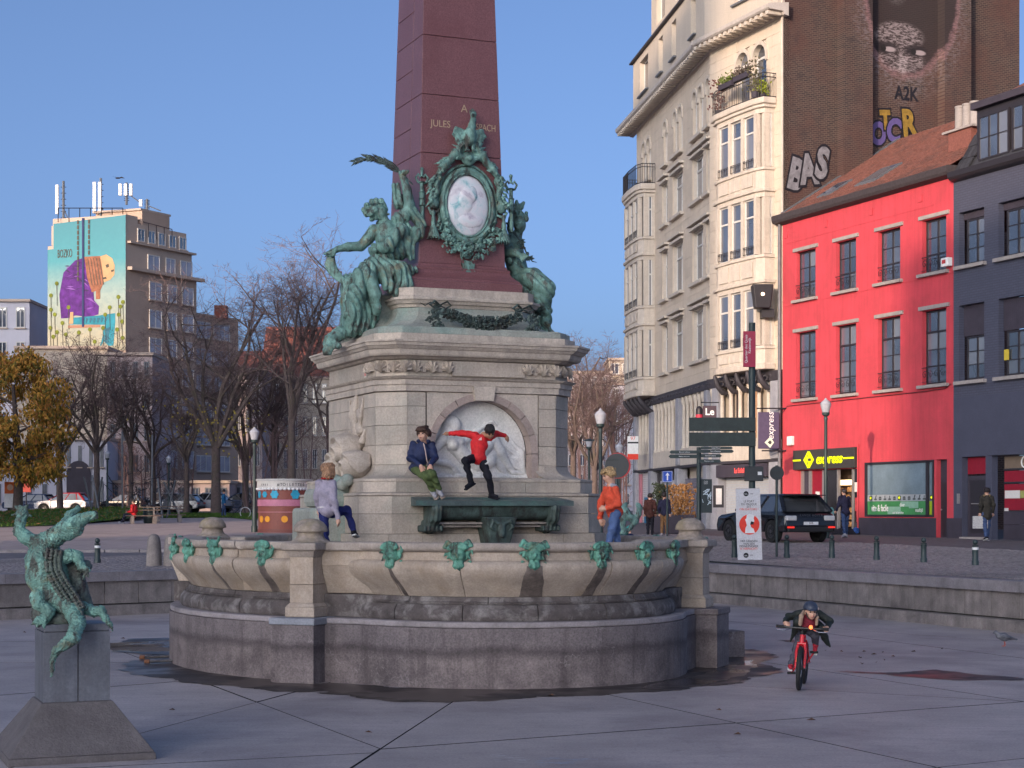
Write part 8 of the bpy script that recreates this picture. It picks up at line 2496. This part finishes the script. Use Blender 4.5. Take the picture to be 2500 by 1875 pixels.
# lawns with a slight mound, and real blades on them
def lawn(pts, name, label, mound=None):
    b = MB(); n = 26
    xs0 = min(p[0] for p in pts); xs1 = max(p[0] for p in pts); ys0 = min(p[1] for p in pts); ys1 = max(p[1] for p in pts)
    def inside(x, y):
        c = False
        for i in range(len(pts)):
            (xa,ya),(xb,yb) = pts[i], pts[i-1]
            if (ya > y) != (yb > y) and x < (xb-xa)*(y-ya)/(yb-ya)+xa: c = not c
        return c
    def hz(x, y): return gz(y) + .06 + (mound[2]*math.exp(-((x-mound[0])/9)**2 - ((y-mound[1])/14)**2) if mound else 0)
    vs = []; fs = []
    N = 40
    for i in range(N+1):
        for j in range(N+1):
            x = xs0 + (xs1-xs0)*i/N; y = ys0 + (ys1-ys0)*j/N; vs.append((x, y, hz(x,y)))
    for i in range(N):
        for j in range(N):
            if inside(xs0 + (xs1-xs0)*(i+.5)/N, ys0 + (ys1-ys0)*(j+.5)/N): fs.append((i*(N+1)+j, (i+1)*(N+1)+j, (i+1)*(N+1)+j+1, i*(N+1)+j+1))
    o = b.add(vs, fs).build(name, m_grass, smooth=True); tag(o, label, kind='structure')
    rg2 = random.Random(5); g = MB(); lv = MB()
    for i in range(15000):
        x, y = rg2.uniform(xs0,xs1), rg2.uniform(ys0,ys1)
        if not inside(x, y): continue
        z = hz(x,y); h_ = rg2.uniform(.06,.16); a = rg2.uniform(0,6.3); w = .05
        g.add([(x-w*math.cos(a),y-w*math.sin(a),z-.02),(x+w*math.cos(a),y+w*math.sin(a),z-.02),(x+rg2.gauss(0,.05),y+rg2.gauss(0,.05),z+h_)], [(0,1,2)])
        if i % 9 == 0 and mound: leaf(lv, (x,y,z+.06), (rg2.uniform(-1,1),rg2.uniform(-1,1),.1), rg2.uniform(.12,.24), .07, Vector((0,0,1)), .2)
    tag(g.build('grass', m_grass, kind='stuff'), 'short green grass blades on the ' + label)
    if mound: tag(lv.build('fallen_leaves', M('leaf_litter', (.26,.14,.05), .9, .5, 9, 0), kind='stuff'), 'brown fallen leaves lying on the left lawn')
lawn([P(-60,76), P(60,78), P(170,83), P(345,96), P(395,122), P(-80,122)], 'lawn', 'left lawn behind the crocodile', (-24,108,.55))
lawn([P(395,104), P(560,106), P(625,96), P(640,122), P(400,122)], 'lawn', 'right lawn by the toilet kiosk')
# bare trees
def bare_tree(name, seed, H, spread, trunk_h, r0, dens=1.0, loc=(0,0,0), label='', lean=0.0):
    rn = random.Random(seed)
    t = thing('bare_tree', label, 'tree', loc, 0, 'bare trees')
    tb = MB(); lb = MB(); wb = MB()
    def limb(p, d, L, r, depth, b):
        n = 5 if depth < 3 else 3; pts = [p]; q = Vector(p); dd = Vector(d).normalized()
        for i in range(n):
            dd = (dd + Vector((rn.gauss(0,.16),rn.gauss(0,.16),rn.gauss(.03,.10) + (.07 if depth < 3 else -.02)))).normalized()
            q = q + dd*L/n; pts.append(Vector(q))
        rr = [r*(1 - .62*i/n) for i in range(n+1)]
        b.tube(pts, rr, 7 if depth == 1 else (5 if depth == 2 else 3), cap=False)
        if depth >= 5: return
        nk = {1: 6, 2: 7, 3: 6, 4: 5}[depth]; nk = max(3, int(nk*dens))
        for i in range(nk):
            f = .25 + .75*(i+rn.random())/nk; j = min(int(f*n), n-1); bp = pts[j].lerp(pts[j+1], f*n - j)
            dirn = (pts[j+1]-pts[j]).normalized(); side = Vector((rn.gauss(0,1),rn.gauss(0,1),rn.gauss(.15,.6))).normalized()
            limb(bp, dirn*.55 + side*.85, L*rn.uniform(.42,.66)*(1.05 - .25*f), r*.48*(1.1-.5*f) if depth < 4 else .012, depth+1, lb if depth < 2 else wb)
    top = Vector((lean, 0, trunk_h)); tp_ = [Vector((0,0,-.3)), Vector((0,0,.2)), Vector((lean*.3, .05, trunk_h*.5)), top]
    tb.tube(tp_, [r0*1.5, r0*1.1, r0*.9, r0*.85], 12)
    for i in range(6):
        a = 2*PI*(i + rn.random()*.6)/6; e = rn.uniform(.15, .8)
        limb(top + Vector((0,0,-rn.random()*trunk_h*.18)), (math.cos(a)*(1-e*.5)*spread, math.sin(a)*(1-e*.5)*spread, .6 + e), (H - trunk_h)*rn.uniform(.55,.72), r0*.52, 1, lb)
    limb(top, (lean*.2, 0, 1), (H - trunk_h)*.72, r0*.62, 1, lb)
    tb.build('trunk', m_bark, t, smooth=True); lb.build('limbs', m_bark, t, smooth=True); wb.build('crown', m_twig, t)
    return t
t1 = bare_tree('a', 3, 20, .75, 5.2, .36, .9, at(527, 126), 'thick bare tree with forked limbs, tallest before the brown apartment tower')
t2 = bare_tree('b', 8, 22, .6, 7.0, .30, .9, at(712, 122), 'tall slender bare tree rising above the roofs beside the pedestal')
t3 = bare_tree('c', 15, 14.5, .8, 5.0, .24, .85, at(236, 124), 'dark bare tree with a thick trunk behind the white and red car')
for src, px, D, rz, sc_, lb in ((t3,147,126,2.0,.95,'bare tree between the yellow tree and the white facade'),(t1,600,133,2.6,.78,'bare tree behind the street lamp of the kiosk'),(t3,455,129,4.0,.85,'smaller bare tree right of the benches'),(t2,805,131,1.2,.80,'bare tree half hidden by the pedestal on its left'),(t1,668,136,5.0,.74,'low bare tree behind the painted kiosk'),(t3,372,132,5.3,.92,'bare tree behind the climbing frame'),(t2,320,130,3.0,.66,'thin bare tree behind the person in red'),(t1,1452,112,1.0,.62,'bushy bare tree right of the pedestal behind the lamp'),(t3,1400,118,.5,.95,'bare tree directly beside the right edge of the pedestal'),(t2,1500,130,2.2,.58,'distant bare tree before the far house at the street end')):
    copy_tree(src, at(px, D), rz, lb, sc_)
m_brush = flat('brush_twig', (.18,.115,.115), .95)
for i_, (px0, px1, D, hh) in enumerate(((600,830,128,7.5),(1395,1540,126,9.5),(300,470,134,5.5))):
    hb2 = thing('shrub_row', ('dense leafless brush behind the toilet kiosk','dense leafless brush at the right edge of the pedestal','dense leafless brush behind the benches')[i_], 'shrubs', at((px0+px1)/2, D)); b = MB(); rb = random.Random(i_)
    w = (px1-px0)/2*D/FPX
    for i in range(750):
        x, y = rb.uniform(-w,w), rb.uniform(-2,2); z = hh*rb.random()**.8*.9; a = Vector((rb.gauss(0,.5),rb.gauss(0,.4),rb.uniform(.2,1))).normalized()
        b.tube([(x,y,z),Vector((x,y,z))+a*rb.uniform(.6,1.6)+Vector((rb.gauss(0,.15),0,0))], [.016,.006], 3, cap=False)
    for i in range(14): x = rb.uniform(-w,w); b.tube([(x,0,-.2),(x+rb.gauss(0,.4),0,hh*.8)], [.08,.03], 5)
    b.build('branches', m_brush, hb2, kind='stuff')
# autumn tree
at_ = thing('autumn_tree', 'chestnut tree in yellow and brown autumn leaf at the left edge', 'tree', at(42, 112))
ra = random.Random(9); b = MB().tube([(0,0,-.2),(.1,0,2.5),(.0,0,5.0),(-.3,.1,8.5)], [.34,.27,.22,.09], 10)
for i in range(16):
    a = ra.uniform(0,6.3); z = ra.uniform(2.6,7.5); L = ra.uniform(1.6,3.4); b.tube([(0,0,z),(math.cos(a)*L*.5,math.sin(a)*L*.5,z+.7),(math.cos(a)*L,math.sin(a)*L,z+.9)], [.10,.06,.02], 5)
b.build('trunk', m_bark, at_, smooth=True)
m_aut = bpy.data.materials.new('autumn_leaf'); m_aut.use_nodes = True; n_ = NT(m_aut)
n_.base(n_.ramp(n_.geo.outputs['Random Per Island'], [(0.0,(.09,.09,.012)),(.25,(.26,.18,.02)),(.5,(.52,.27,.03)),(.8,(.64,.30,.05)),(1.0,(.42,.16,.04))])); n_.bsdf.inputs['Roughness'].default_value = .7
clumps = []
for i in range(105):
    a = ra.uniform(0,6.3); zf = ra.random(); z = 2.6 + 7.6*zf; rr = 3.9*math.sqrt(max(.05, 1 - ((zf-.36)/.68)**2))*ra.uniform(.35,1.0)
    clumps.append((math.cos(a)*rr, math.sin(a)*rr, z, ra.uniform(.5,1.0)))
b = MB()
for cx, cy, cz, cr_ in clumps:
    for i in range(120):
        v = Vector((ra.gauss(0,1),ra.gauss(0,1),ra.gauss(0,.7))).normalized()*cr_*ra.uniform(.55,1.05); p = Vector((cx,cy,cz)) + v
        for q in range(1):
            leaf(b, p, (ra.gauss(0,.6),ra.gauss(0,.6),-.9 + ra.gauss(0,.35)), ra.uniform(.22,.42), ra.uniform(.05,.085), Vector((v.x,v.y-.4,.3)).normalized(), .18)
b.build('crown', m_aut, at_)
for px, D, z0, z1 in ((555,124,4,7.5),(470,121,5,8)):      # a few last yellow leaves
    lv = thing('leaf_cluster', 'last yellow leaves left of the street lamp' if px < 500 else 'last yellow leaves on the branches beside the kiosk lamp', 'leaves', at(px, D)); b = MB()
    for i in range(70): leaf(b, (ra.gauss(0,1.6),ra.gauss(0,1),ra.uniform(z0,z1)), (ra.gauss(0,1),ra.gauss(0,1),ra.gauss(0,1)), .2, .07)
    b.build('leaves', flat('yellow_leaf%d' % px, (.36,.27,.05)), lv, kind='stuff')
# painted toilet kiosk
D_ = 67; k = D_/FPX
kz = thing('toilet_kiosk', 'round toilet kiosk painted like a brown and pink cake with a white top', 'kiosk', (*P(694,D_+.7), gz(D_)))
def band(z0, z1, r, c, nm): MB().lathe([(r,z0),(r,z1)], 40).build(nm, M('kiosk_'+nm, c, .6, .12, 4, .1, 30, streak=.15), kz, smooth=True)
band(0,.16,1.03,(.20,.07,.06),'foot'); band(.163,.80,1.0,(.24,.075,.06),'lower_wall'); band(.803,.84,1.02,(.45,.18,.2),'pink_line'); band(.843,1.05,1.0,(.24,.075,.06),'middle_wall'); band(1.053,1.30,1.03,(.52,.20,.30),'pink_band'); band(1.303,1.72,1.0,(.24,.075,.06),'upper_wall')
band(1.723,2.02,1.05,(.60,.58,.56),'white_icing'); band(2.023,2.10,1.10,(.5,.5,.5),'rim')
b = MB()
for i in range(40): a = 2*PI*i/40; b.ball((1.02*math.cos(a),1.02*math.sin(a),1.715), (.08,.08,.06), 6)
b.build('icing_drips', m_signw, kz, kind='stuff')
m_cb = flat('cloud_blue', (.03,.32,.50)); m_od = flat('dot_orange', (.75,.32,.03))
for ang, z, r, mm, nm in ((-52,.55,.13,m_od,'orange_dot'),(-32,.55,.12,m_od,'orange_dot'),(8,.55,.13,m_od,'orange_dot'),(-62,1.5,.11,m_cb,'blue_cloud'),(-40,1.5,.10,m_cb,'blue_cloud'),(-14,1.5,.13,m_cb,'blue_cloud'),(32,1.5,.15,m_cb,'blue_cloud')):
    n3 = Vector((math.sin(R(ang)), -math.cos(R(ang)), 0)); b = MB().disc(n3*1.0 + Vector((0,0,z)), n3, r, .02, 16)
    if 'cloud' in nm:
        for q in range(6): e = Vector((-n3.y, n3.x, 0))*math.cos(q*1.05)*r*.8 + Vector((0,0,math.sin(q*1.05)*r*.8)); b.disc(n3*1.0 + Vector((0,0,z)) + e, n3, r*.5, .018 + q*.0006, 10)
    b.build(nm, mm, kz)
for i, c in enumerate('#TOILETTES'):
    a = R(-5 + i*6.2); text(c, .16, m_bblk, kz, (1.062*math.sin(a), -1.062*math.cos(a), 1.87), (R(90),0,a), .003)
for i, c in enumerate('FREE'): a = R(-46 + i*5.5); text(c, .11, m_bblk, kz, (1.062*math.sin(a), -1.062*math.cos(a), 1.87), (R(90),0,a), .003)
# climbing frame, benches, bin, bicycle, sign
cf = thing('climbing_frame', 'grey-legged rope climbing frame in the park', 'playground', at(340, 104)); rb = random.Random(2); k = 104/FPX
for x0, x1, z1 in ((225,250,2.5),(225,205,2.5),(250,225,2.6),(400,385,2.4),(440,400,2.2),(405,428,2.3),(298,298,5.2),(372,372,5.0)): MB().tube([((x0-340)*k,rb.uniform(-.5,.5),0),((x1-340)*k,0,z1)], .06, 7).build('leg', m_zinc, cf)
b = MB()
for i in range(60):
    x, z = rb.uniform(250,430), rb.uniform(.3,2.8); b.tube([((x-340)*k,rb.uniform(-.6,.6),z),((x+rb.uniform(-22,22)-340)*k,rb.uniform(-.6,.6),min(3,max(.2,z+rb.uniform(-.6,.6))))], .022, 4, cap=False)
b.build('rope_net', m_iron, cf, kind='stuff')
for px, D, lb in ((350,86,'park bench beside the person in red'),(412,90,'park bench right of the litter bin')):
    bn2 = thing('park_bench', lb, 'bench', at(px, D), R(20), 'park benches')
    for z, y in ((.42,-.15),(.42,.0),(.42,.15),(.7,.28),(.84,.30)): MB().box(-.85,.85,y-.06,y+.06,z-.02,z+.025).build('slat', m_bark, bn2)
    for x in (-.55,.55): MB().box(x-.08,x+.08,-.2,.25,0,.398).box(x-.04,x+.04,.22,.26,.4,.86).build('leg', m_granite_grey, bn2)
lb_ = thing('litter_bin', 'dark green litter bin between the park benches', 'bin', at(364, 87)); MB().lathe([(.24,0),(.28,.1),(.30,.85),(.27,.92)], 16).build('drum', m_pole, lb_, smooth=True); MB().lathe([(.31,.86),(.31,.93),(.24,.96)], 16, cap=False).build('rim', m_iron, lb_)
bc = thing('bicycle', 'bicycle with a white wheel leaning near the person in blue', 'bicycle', at(578, 106), R(-12))
for x in (-.55,.55):
    n = 24; vs = []; fs = []
    for i in range(n):
        a = 2*PI*i/n
        for j in range(5): c = 2*PI*j/5; vs.append((x+(.33+.02*math.cos(c))*math.cos(a), .02*math.sin(c), .34+(.33+.02*math.cos(c))*math.sin(a)))
    MB().add(vs, [(i*5+j,((i+1)%n)*5+j,((i+1)%n)*5+(j+1)%5,i*5+(j+1)%5) for i in range(n) for j in range(5)]).build('wheel', m_signw if x > 0 else m_tyre2, bc, smooth=True)
MB().tube([(-.55,0,.34),(-.1,0,.34),(.38,0,.85),(-.2,0,.82),(-.55,0,.34)], .022, 6).tube([(-.1,0,.34),(-.24,0,.95)], .02, 6).tube([(.55,0,.34),(.36,0,1.0)], .02, 6).build('frame', m_dkp, bc); MB().tube([(.3,-.25,1.02),(.36,0,1.0),(.3,.25,1.02)], .02, 6).build('handlebar', m_iron, bc); MB().box(-.36,-.12,-.07,.07,.95,1.0).build('saddle', m_iron, bc)
sg2 = thing('notice_board', 'small white and orange notice board at the left edge of the lawn', 'sign', at(25, 112)); MB().box(-.38,.38,-.03,.03,.6,1.5).build('white_board', m_signw, sg2); MB().box(-.36,.36,-.035,-.031,1.5,2.25).build('orange_board', flat('orange_board', (.65,.13,.03)), sg2); MB().tube([(0,0,-.1),(0,0,.6)], .04, 6).build('post', m_iron, sg2); MB().disc((0,-.036,1.9),(0,-1,0),.2,.004,14).build('pale_emblem', flat('emblem_pale2', (.6,.4,.3)), sg2)
sg3 = thing('notice_board', 'red vertical sign between the trunks behind the lawn', 'sign', at(69, 128)); MB().box(-.5,.2,-.03,.03,1.6,3.0).build('red_board', flat('red_board', (.45,.06,.05)), sg3); MB().tube([(-.15,0,0),(-.15,0,1.6)], .04, 6).build('post', m_iron, sg3)

# ---- far houses
m_brownb = M('brown_brick_render', (.47,.345,.275), .9, .1, .5, .1, 10, stain=(.40,.29,.235), stain_scale=.3); m_tanb = M('tan_render', (.52,.41,.34), .9, .06, .5, .05, 10); m_whiteb = M('white_render', (.56,.55,.63), .85, .06, .4, .05, 10, streak=.1); m_beigeb = M('pale_render', (.56,.47,.38), .85, .06, .4, .05, 10, streak=.15); m_pinkb = M('pinkish_render', (.46,.37,.37), .9, .08, .4, .05, 10); m_rooft = M('far_roof_tile', (.30,.10,.075), .9, .25, 1.5, .1, 10)
m_lglass = M('curtained_glass', (.38,.38,.46), .15, .25, .6, 0, spec=.8)
def far_win(par, x, z, w, h_, y=0.0, nc=2, fm=None, gm=None):
    b = MB(); f = .09
    b.box(x,x+f,y-.06,y+.1,z,z+h_).box(x+w-f,x+w,y-.06,y+.1,z,z+h_).box(x+f,x+w-f,y-.06,y+.1,z,z+f).box(x+f,x+w-f,y-.06,y+.1,z+h_-f,z+h_)
    for i in range(1,nc): b.box(x+w*i/nc-.04,x+w*i/nc+.04,y-.05,y+.1,z+f,z+h_-f)
    o = b.build('window', fm or m_white, par)
    blk('pane', (x+w/2, y-.01, z+h_/2), (w-2*f+.01,.03,h_-2*f+.01), gm or m_glass, o)
    blk('sill', (x+w/2, y-.10, z-.06), (w+.25,.2,.09), m_tanb, par)
TX, TY = P(307, 160); TZ = gz(160)
tw = thing('apartment_tower', 'brown apartment tower with a turquoise painted gable and aerials on the roof', 'building', (TX, TY, TZ))
ml = Vector((-.942,.335,0)); fr = Vector((.5,.866,0))
def poly(s0, s1, m0, z0, z1, name, mt, off=0.0):
    """prism: along the front s0..s1, along the gable 0..m0"""
    a = fr*s0 + Vector((off*.866,-off*.5,0)); b_ = fr*s1 + Vector((off*.866,-off*.5,0))
    return MB().prism([(a.x,a.y),(b_.x,b_.y),((b_+ml*m0).x,(b_+ml*m0).y),((a+ml*m0).x,(a+ml*m0).y)], z0, z1).build(name, mt, tw)
zt_ = lambda py: CAMZ + (HOR-py)*160/FPX - TZ
poly(0, 9.9, 8.4, 0, zt_(655), 'wall', m_brownb); poly(0, 9.2, 8.4, zt_(653), zt_(590), 'wall', m_tanb); poly(0, 8.4, 8.0, zt_(589), zt_(540), 'wall', m_tanb)
poly(0,1.6,7.85,zt_(540),zt_(523),'parapet',m_tanb); poly(2.2, 6.0, 5.0, zt_(540), zt_(505), 'lift_house', m_brownb); poly(2.0, 6.2, 5.2, zt_(504.8), zt_(500), 'lift_house_roof', m_tanb)
poly(.3, 10.6, .5, zt_(658), zt_(650), 'cornice', m_tanb, .5); poly(.3, 9.5, .5, zt_(592), zt_(587), 'cornice', m_tanb, .35); poly(9.95, 17.5, 8, 0, zt_(738), 'annex_wall', m_brownb, -1.0); poly(9.95, 17.8, 8.2, zt_(737.8), zt_(733), 'annex_roof', m_tanb, -.9)
MB().box(13.2*.5-.6,13.2*.5+.6,13.2*.866+1,13.2*.866+2.2,zt_(740),zt_(706)).build('chimney', m_rooft, tw)
ff = bpy.data.objects.new('front', None); COL.objects.link(ff); ff.parent = tw; ff.rotation_euler = (0,0,math.atan2(fr.y, fr.x))
sp2 = lambda px: ((px-1250)/FPX*160 - TX) / (.5 - .866*(px-1250)/FPX)
for r in range(7):
    z = zt_(722) - r*2.62
    for x0, x1 in ((364,391),(408,428),(444,469)): far_win(ff, sp2(x0), z, sp2(x1)-sp2(x0)+.2, 1.7, -.02, gm=m_lglass)
    if r > 0:
        for x0, x1 in ((486,512),(532,557)): far_win(ff, sp2(x0)+.5, z-.2, 2.5, 1.6, .98, 3, gm=m_lglass)
for x0, x1 in ((360,386),(404,424),(440,465)): far_win(ff, sp2(x0), zt_(653), sp2(x1)-sp2(x0)+.2, 1.6, -.02, gm=m_lglass)
for x0 in (335,361,386,412,437): far_win(ff, sp2(x0), zt_(583), 1.0, 1.2, -.02)
mg = bpy.data.objects.new('gable', None); COL.objects.link(mg); mg.parent = tw; mg.location = tuple(ml*8.4); mg.rotation_euler = (0,0,math.atan2(-ml.y,-ml.x))
def mp3(x, y): return ((x-405)/655*8.4, zt_(380 + y*.28933))
m_teal_p = bpy.data.materials.new('mural_turquoise'); m_teal_p.use_nodes = True; n_ = NT(m_teal_p)
n_.base(n_.mix(n_.ramp(n_.noise(n_.pos((1,1,1),(0,.6,.3)), 2.2, 5, .7), [(.4, 0.0), (.7, .25)]), n_.ramp(n_.maprange(n_.z(), TZ+16, TZ+29), [(0,(.36,.33,.23)),(.3,(.26,.34,.31)),(.55,(.027,.24,.29)),(1,(.010,.15,.205))]), (.01,.14,.2)))
def paint(name, pts, mt, lift):
    q = [mp3(*p) for p in pts]; MB().sheet(q, -.03 - lift*.012, .012).build(name, mt, mg)
paint('painted_ground', [(405,1640),(1060,1640),(1060,500),(455,537),(455,752),(405,757)], m_teal_p, 0)
m_pu = M('mural_purple', (.10,.022,.20), .8, .6, 1.3, 0, detail=8); m_sc = M('mural_scarf', (.30,.12,.07), .8, .4, 2.5, 0); m_fl = M('mural_skin', (.55,.34,.18), .8, .15, 1, 0); m_lg = M('mural_legs', (.03,.25,.34), .8, .3, 1, 0); m_gr = M('mural_pods', (.16,.19,.02), .8, .4, 2, 0); m_pk = flat('mural_plank', (.35,.17,.11)); m_ln = flat('mural_line', (.06,.05,.04)); m_db = flat('shadow_deep_blue', (.01,.02,.10))
paint('painted_jacket', [(520,1350),(505,1150),(540,960),(640,860),(720,840),(770,900),(790,1080),(800,1210),(840,1260),(835,1330),(760,1350),(640,1330),(580,1350)], m_pu, 1)
paint('painted_head', [(845,840),(900,825),(950,860),(970,920),(968,1000),(935,1040),(880,1060),(850,960)], m_fl, 2)
paint('painted_scarf', [(718,835),(850,835),(870,960),(880,1060),(850,1130),(850,1200),(815,1200),(815,1130),(780,1140),(740,1010)], m_sc, 3)
paint('painted_legs', [(590,1350),(830,1340),(975,1325),(975,1400),(960,1600),(920,1600),(880,1560),(830,1640),(860,1560),(890,1420),(700,1410),(600,1405)], m_lg, 2)
paint('painted_plank', [(580,1412),(850,1418),(850,1440),(580,1436)], m_pk, 3); paint('painted_arm', [(600,1300),(625,1300),(625,1400),(590,1400)], m_fl, 4)
paint('painted_eye', [(895,915),(920,905),(925,930),(905,940)], m_ln, 4); paint('painted_eye', [(940,960),(965,955),(965,970),(945,978)], m_ln, 4); paint('painted_mouth', [(868,1020),(900,1015),(905,1030),(875,1036)], m_ln, 4)
m_pf = flat('mural_fold', (.035,.008,.08)); m_ph = flat('mural_fold_light', (.20,.07,.36)); rf_ = random.Random(4)
for i in range(26):
    t = rf_.random(); x = 540 + 210*rf_.random(); y = 900 + 410*t; L = rf_.uniform(40,95); w = rf_.uniform(3,7); dy = rf_.uniform(-30,60)
    paint('painted_fold', [(x,y),(x+L*.5,y+dy*.2-w),(x+L,y+dy),(x+L*.5,y+dy*.35+w)][::-1], m_pf if i % 3 else m_ph, 2)
for i in range(8):
    x = 700 + i*32; paint('painted_fold', [(x,1355),(x+20,1362),(x+6,1400),(x-4,1396)][::-1] if i < 7 else [(900,1450),(930,1440),(915,1580),(890,1570)][::-1], flat('mural_leg_fold%d' % i, (.012,.11,.17)), 3)
for i in range(5): x = 745 + i*24; paint('painted_fold', [(x,850),(x+5,850),(x+42,1080),(x+36,1080)], m_ln, 4)
for x, y in ((485,1050),(435,1150),(435,1272),(468,1315),(585,1258),(430,1428),(487,1467),(533,1390),(672,1477),(765,1455),(893,1335),(930,1275),(1002,1190),(1020,1272),(1040,1235),(1005,1340),(1032,1398),(875,1447),(992,1465),(1037,1537),(562,1490),(455,1505),(805,1560)):
    r_ = 16; paint('painted_pod', [(x+r_*math.cos(a*PI/5), y+r_*1.15*math.sin(a*PI/5)) for a in range(10)][::-1], m_gr, 5); paint('painted_stem', [(x-2,y+18),(x+2,y+18),(x+6,min(1630,y+190)),(x+3,min(1630,y+190))], m_ln, 5)
for x in (665,757):
    for i in range(12 if x < 700 else 7): y = 520 + i*44; paint('painted_chain_link', [(x-7,y),(x+7,y),(x+7,y+34),(x-7,y+34)], m_ln, 6 if x > 700 or y < 840 else 6)
text('BOZKO', 1.1, m_ln, mg, (*[mp3(553,800)[0]], -.06, mp3(553,800)[1]), ext=.01, sx=.42)
MB().box(*[mp3(700,0)[0], mp3(716,0)[0]], -.12, -.03, mp3(0,1430)[1], mp3(0,505)[1]).build('shadow_strip', m_db, mg)  # raised dark blue strip standing in for a shadow line on the gable
def mast(px, ytop, ybot, n, lb):
    t = thing('aerial_mast', lb, 'aerial', W(px, ybot, 163.4)); h_ = (ybot-ytop)/FPX*163.4
    MB().tube([(0,0,0),(0,0,h_)], .12, 6).build('pole', m_zinc, t)
    for i in range(n): MB().box(-.55+i*.5-.14,-.55+i*.5+.14,-.3,-.05,h_*(.45 if n < 3 else .4),h_*.93).build('panel_antenna', m_signw, t)
    b = MB()
    for i in range(8): b.tube([(-.25,0,h_*(.2+i*.1)),(.25,0,h_*(.2+i*.1))], .03, 4)
    b.build('rungs', m_iron, t); MB().tube([(0,0,h_*.55),(1.3,0,.2)], .05, 5).build('stay', m_zinc, t)
mast(155,442,590,1,'aerial mast at the left edge of the painted gable'); mast(246,435,584,2,'tall aerial mast above the middle of the painted gable'); mast(309,446,500,3,'cluster of pale panel aerials on the lift house'); mast(359,486,520,1,'short aerial mast right of the lift house')
b = MB()
for x0, x1, y0 in ((142,300,508),(305,420,530)):
    for i in range(7): p = W(x0+(x1-x0)*i/6, y0 + (10 if x0 > 300 else 0)*i/2, 162); b.tube([p - Vector((0,0,1.3)), p], .04, 4)
    b.tube([W(x0,y0,162), W(x1,y0 + (30 if x0 > 300 else 0),162)], .04, 4)
b.v = [(v[0]-TX, v[1]-TY, v[2]-TZ) for v in b.v]; b.build('roof_railing', m_iron, tw)
def far_house(px0, px1, D, ytop, label, mt, rows, cols, ybot=1246, roof=None, rz=0, dw=(.5,.6), depth=8, fm=None):
    x0, x1 = P(px0, D)[0], P(px1, D)[0]; zb = gz(D); zt2 = CAMZ + (HOR-ytop)*D/FPX - zb; w = x1-x0
    o = thing('house', label, 'house', (x0, D, zb), R(rz)); MB().box(0,w,0,depth,0,zt2).build('wall', mt, o)
    for r in range(rows):
        for c in range(cols):
            ww = w/cols*dw[0]; hh = zt2/rows*dw[1]; far_win(o, w*(c+.5)/cols-ww/2, zt2*(r+.25)/rows, ww, hh, -.02, 2, fm)
    MB().box(-.15,w+.15,-.3,depth,zt2+.003,zt2+.25).build('cornice', m_tanb, o)
    if roof: MB().add([(-.2,-.4,zt2+.26),(w+.2,-.4,zt2+.26),(w+.2,depth*.6,zt2+roof),(-.2,depth*.6,zt2+roof)], [(0,1,2,3)]).build('roof', m_rooft, o)
    return o
far_house(-60,72,170,737,'pale flat-roofed house at the far left with dark windows',m_whiteb,6,3)
far_house(40,262,152,852,'pale rendered house below the painted gable',m_beigeb,1,1,dw=(.01,.01))
o_ = far_house(262,372,148,868,'pinkish house with dark windows below the apartment tower',m_pinkb,5,4,dw=(.45,.55),fm=m_zinc)
far_house(-60,128,144,1090,'low whitewashed house behind the yellow tree',m_whiteb,2,5,dw=(.3,.6),fm=m_zinc)
o_ = far_house(128,262,144,1075,'whitewashed house with an arched dark gateway behind the trees',m_whiteb,2,5,dw=(.28,.6),fm=m_zinc)
MB().add([(x,-.14,z) for x,z in [(1.2,0),(3.2,0),(3.2,3.2)]+[(2.2+math.cos(a*PI/8),3.2+math.sin(a*PI/8)) for a in range(1,8)]+[(1.2,3.2)]], [tuple(range(11))]).build('gateway', m_plinth, o_)
far_house(262,560,146,1180,'row of low shopfronts under the apartment tower',m_pinkb,1,9,dw=(.6,.6),fm=m_zinc)
far_house(478,640,190,905,'far house with steep red roof behind the bare trees, left of two',m_pinkb,4,7,roof=2.6); far_house(640,850,200,925,'far house with sunlit red roof behind the bare trees, right of two',m_beigeb,4,9,roof=6.5)
far_house(560,840,150,1180,'pale ground-floor frontage behind the toilet kiosk',m_whiteb,1,8,dw=(.5,.6),fm=m_zinc)
far_house(1380,1492,170,912,'pale house behind the bushy tree right of the pedestal',m_pinkb,7,4); o_ = far_house(1488,1545,150,940,'grey house with mansard windows at the end of the street',m_whiteb,6,2); far_house(1486,1545,178,880,'sunlit penthouse above the street end',m_beigeb,8,2,dw=(.7,.6))
bd = thing('bird', 'small bird flying in the sky right of the aerials', 'bird', W(288, 434, 120)); b = MB().add([(-.5,0,.15),(-.15,0,.0),(.0,.08,.0),(0,-.08,.0),(.15,0,.0),(.5,0,-.05),(-.2,0,.06),(.25,0,.08)], [(0,2,3),(3,2,5),(0,6,2),(2,7,5)]); b.ball((0,0,-.02),(.2,.06,.06),6).build('body', m_iron, bd)
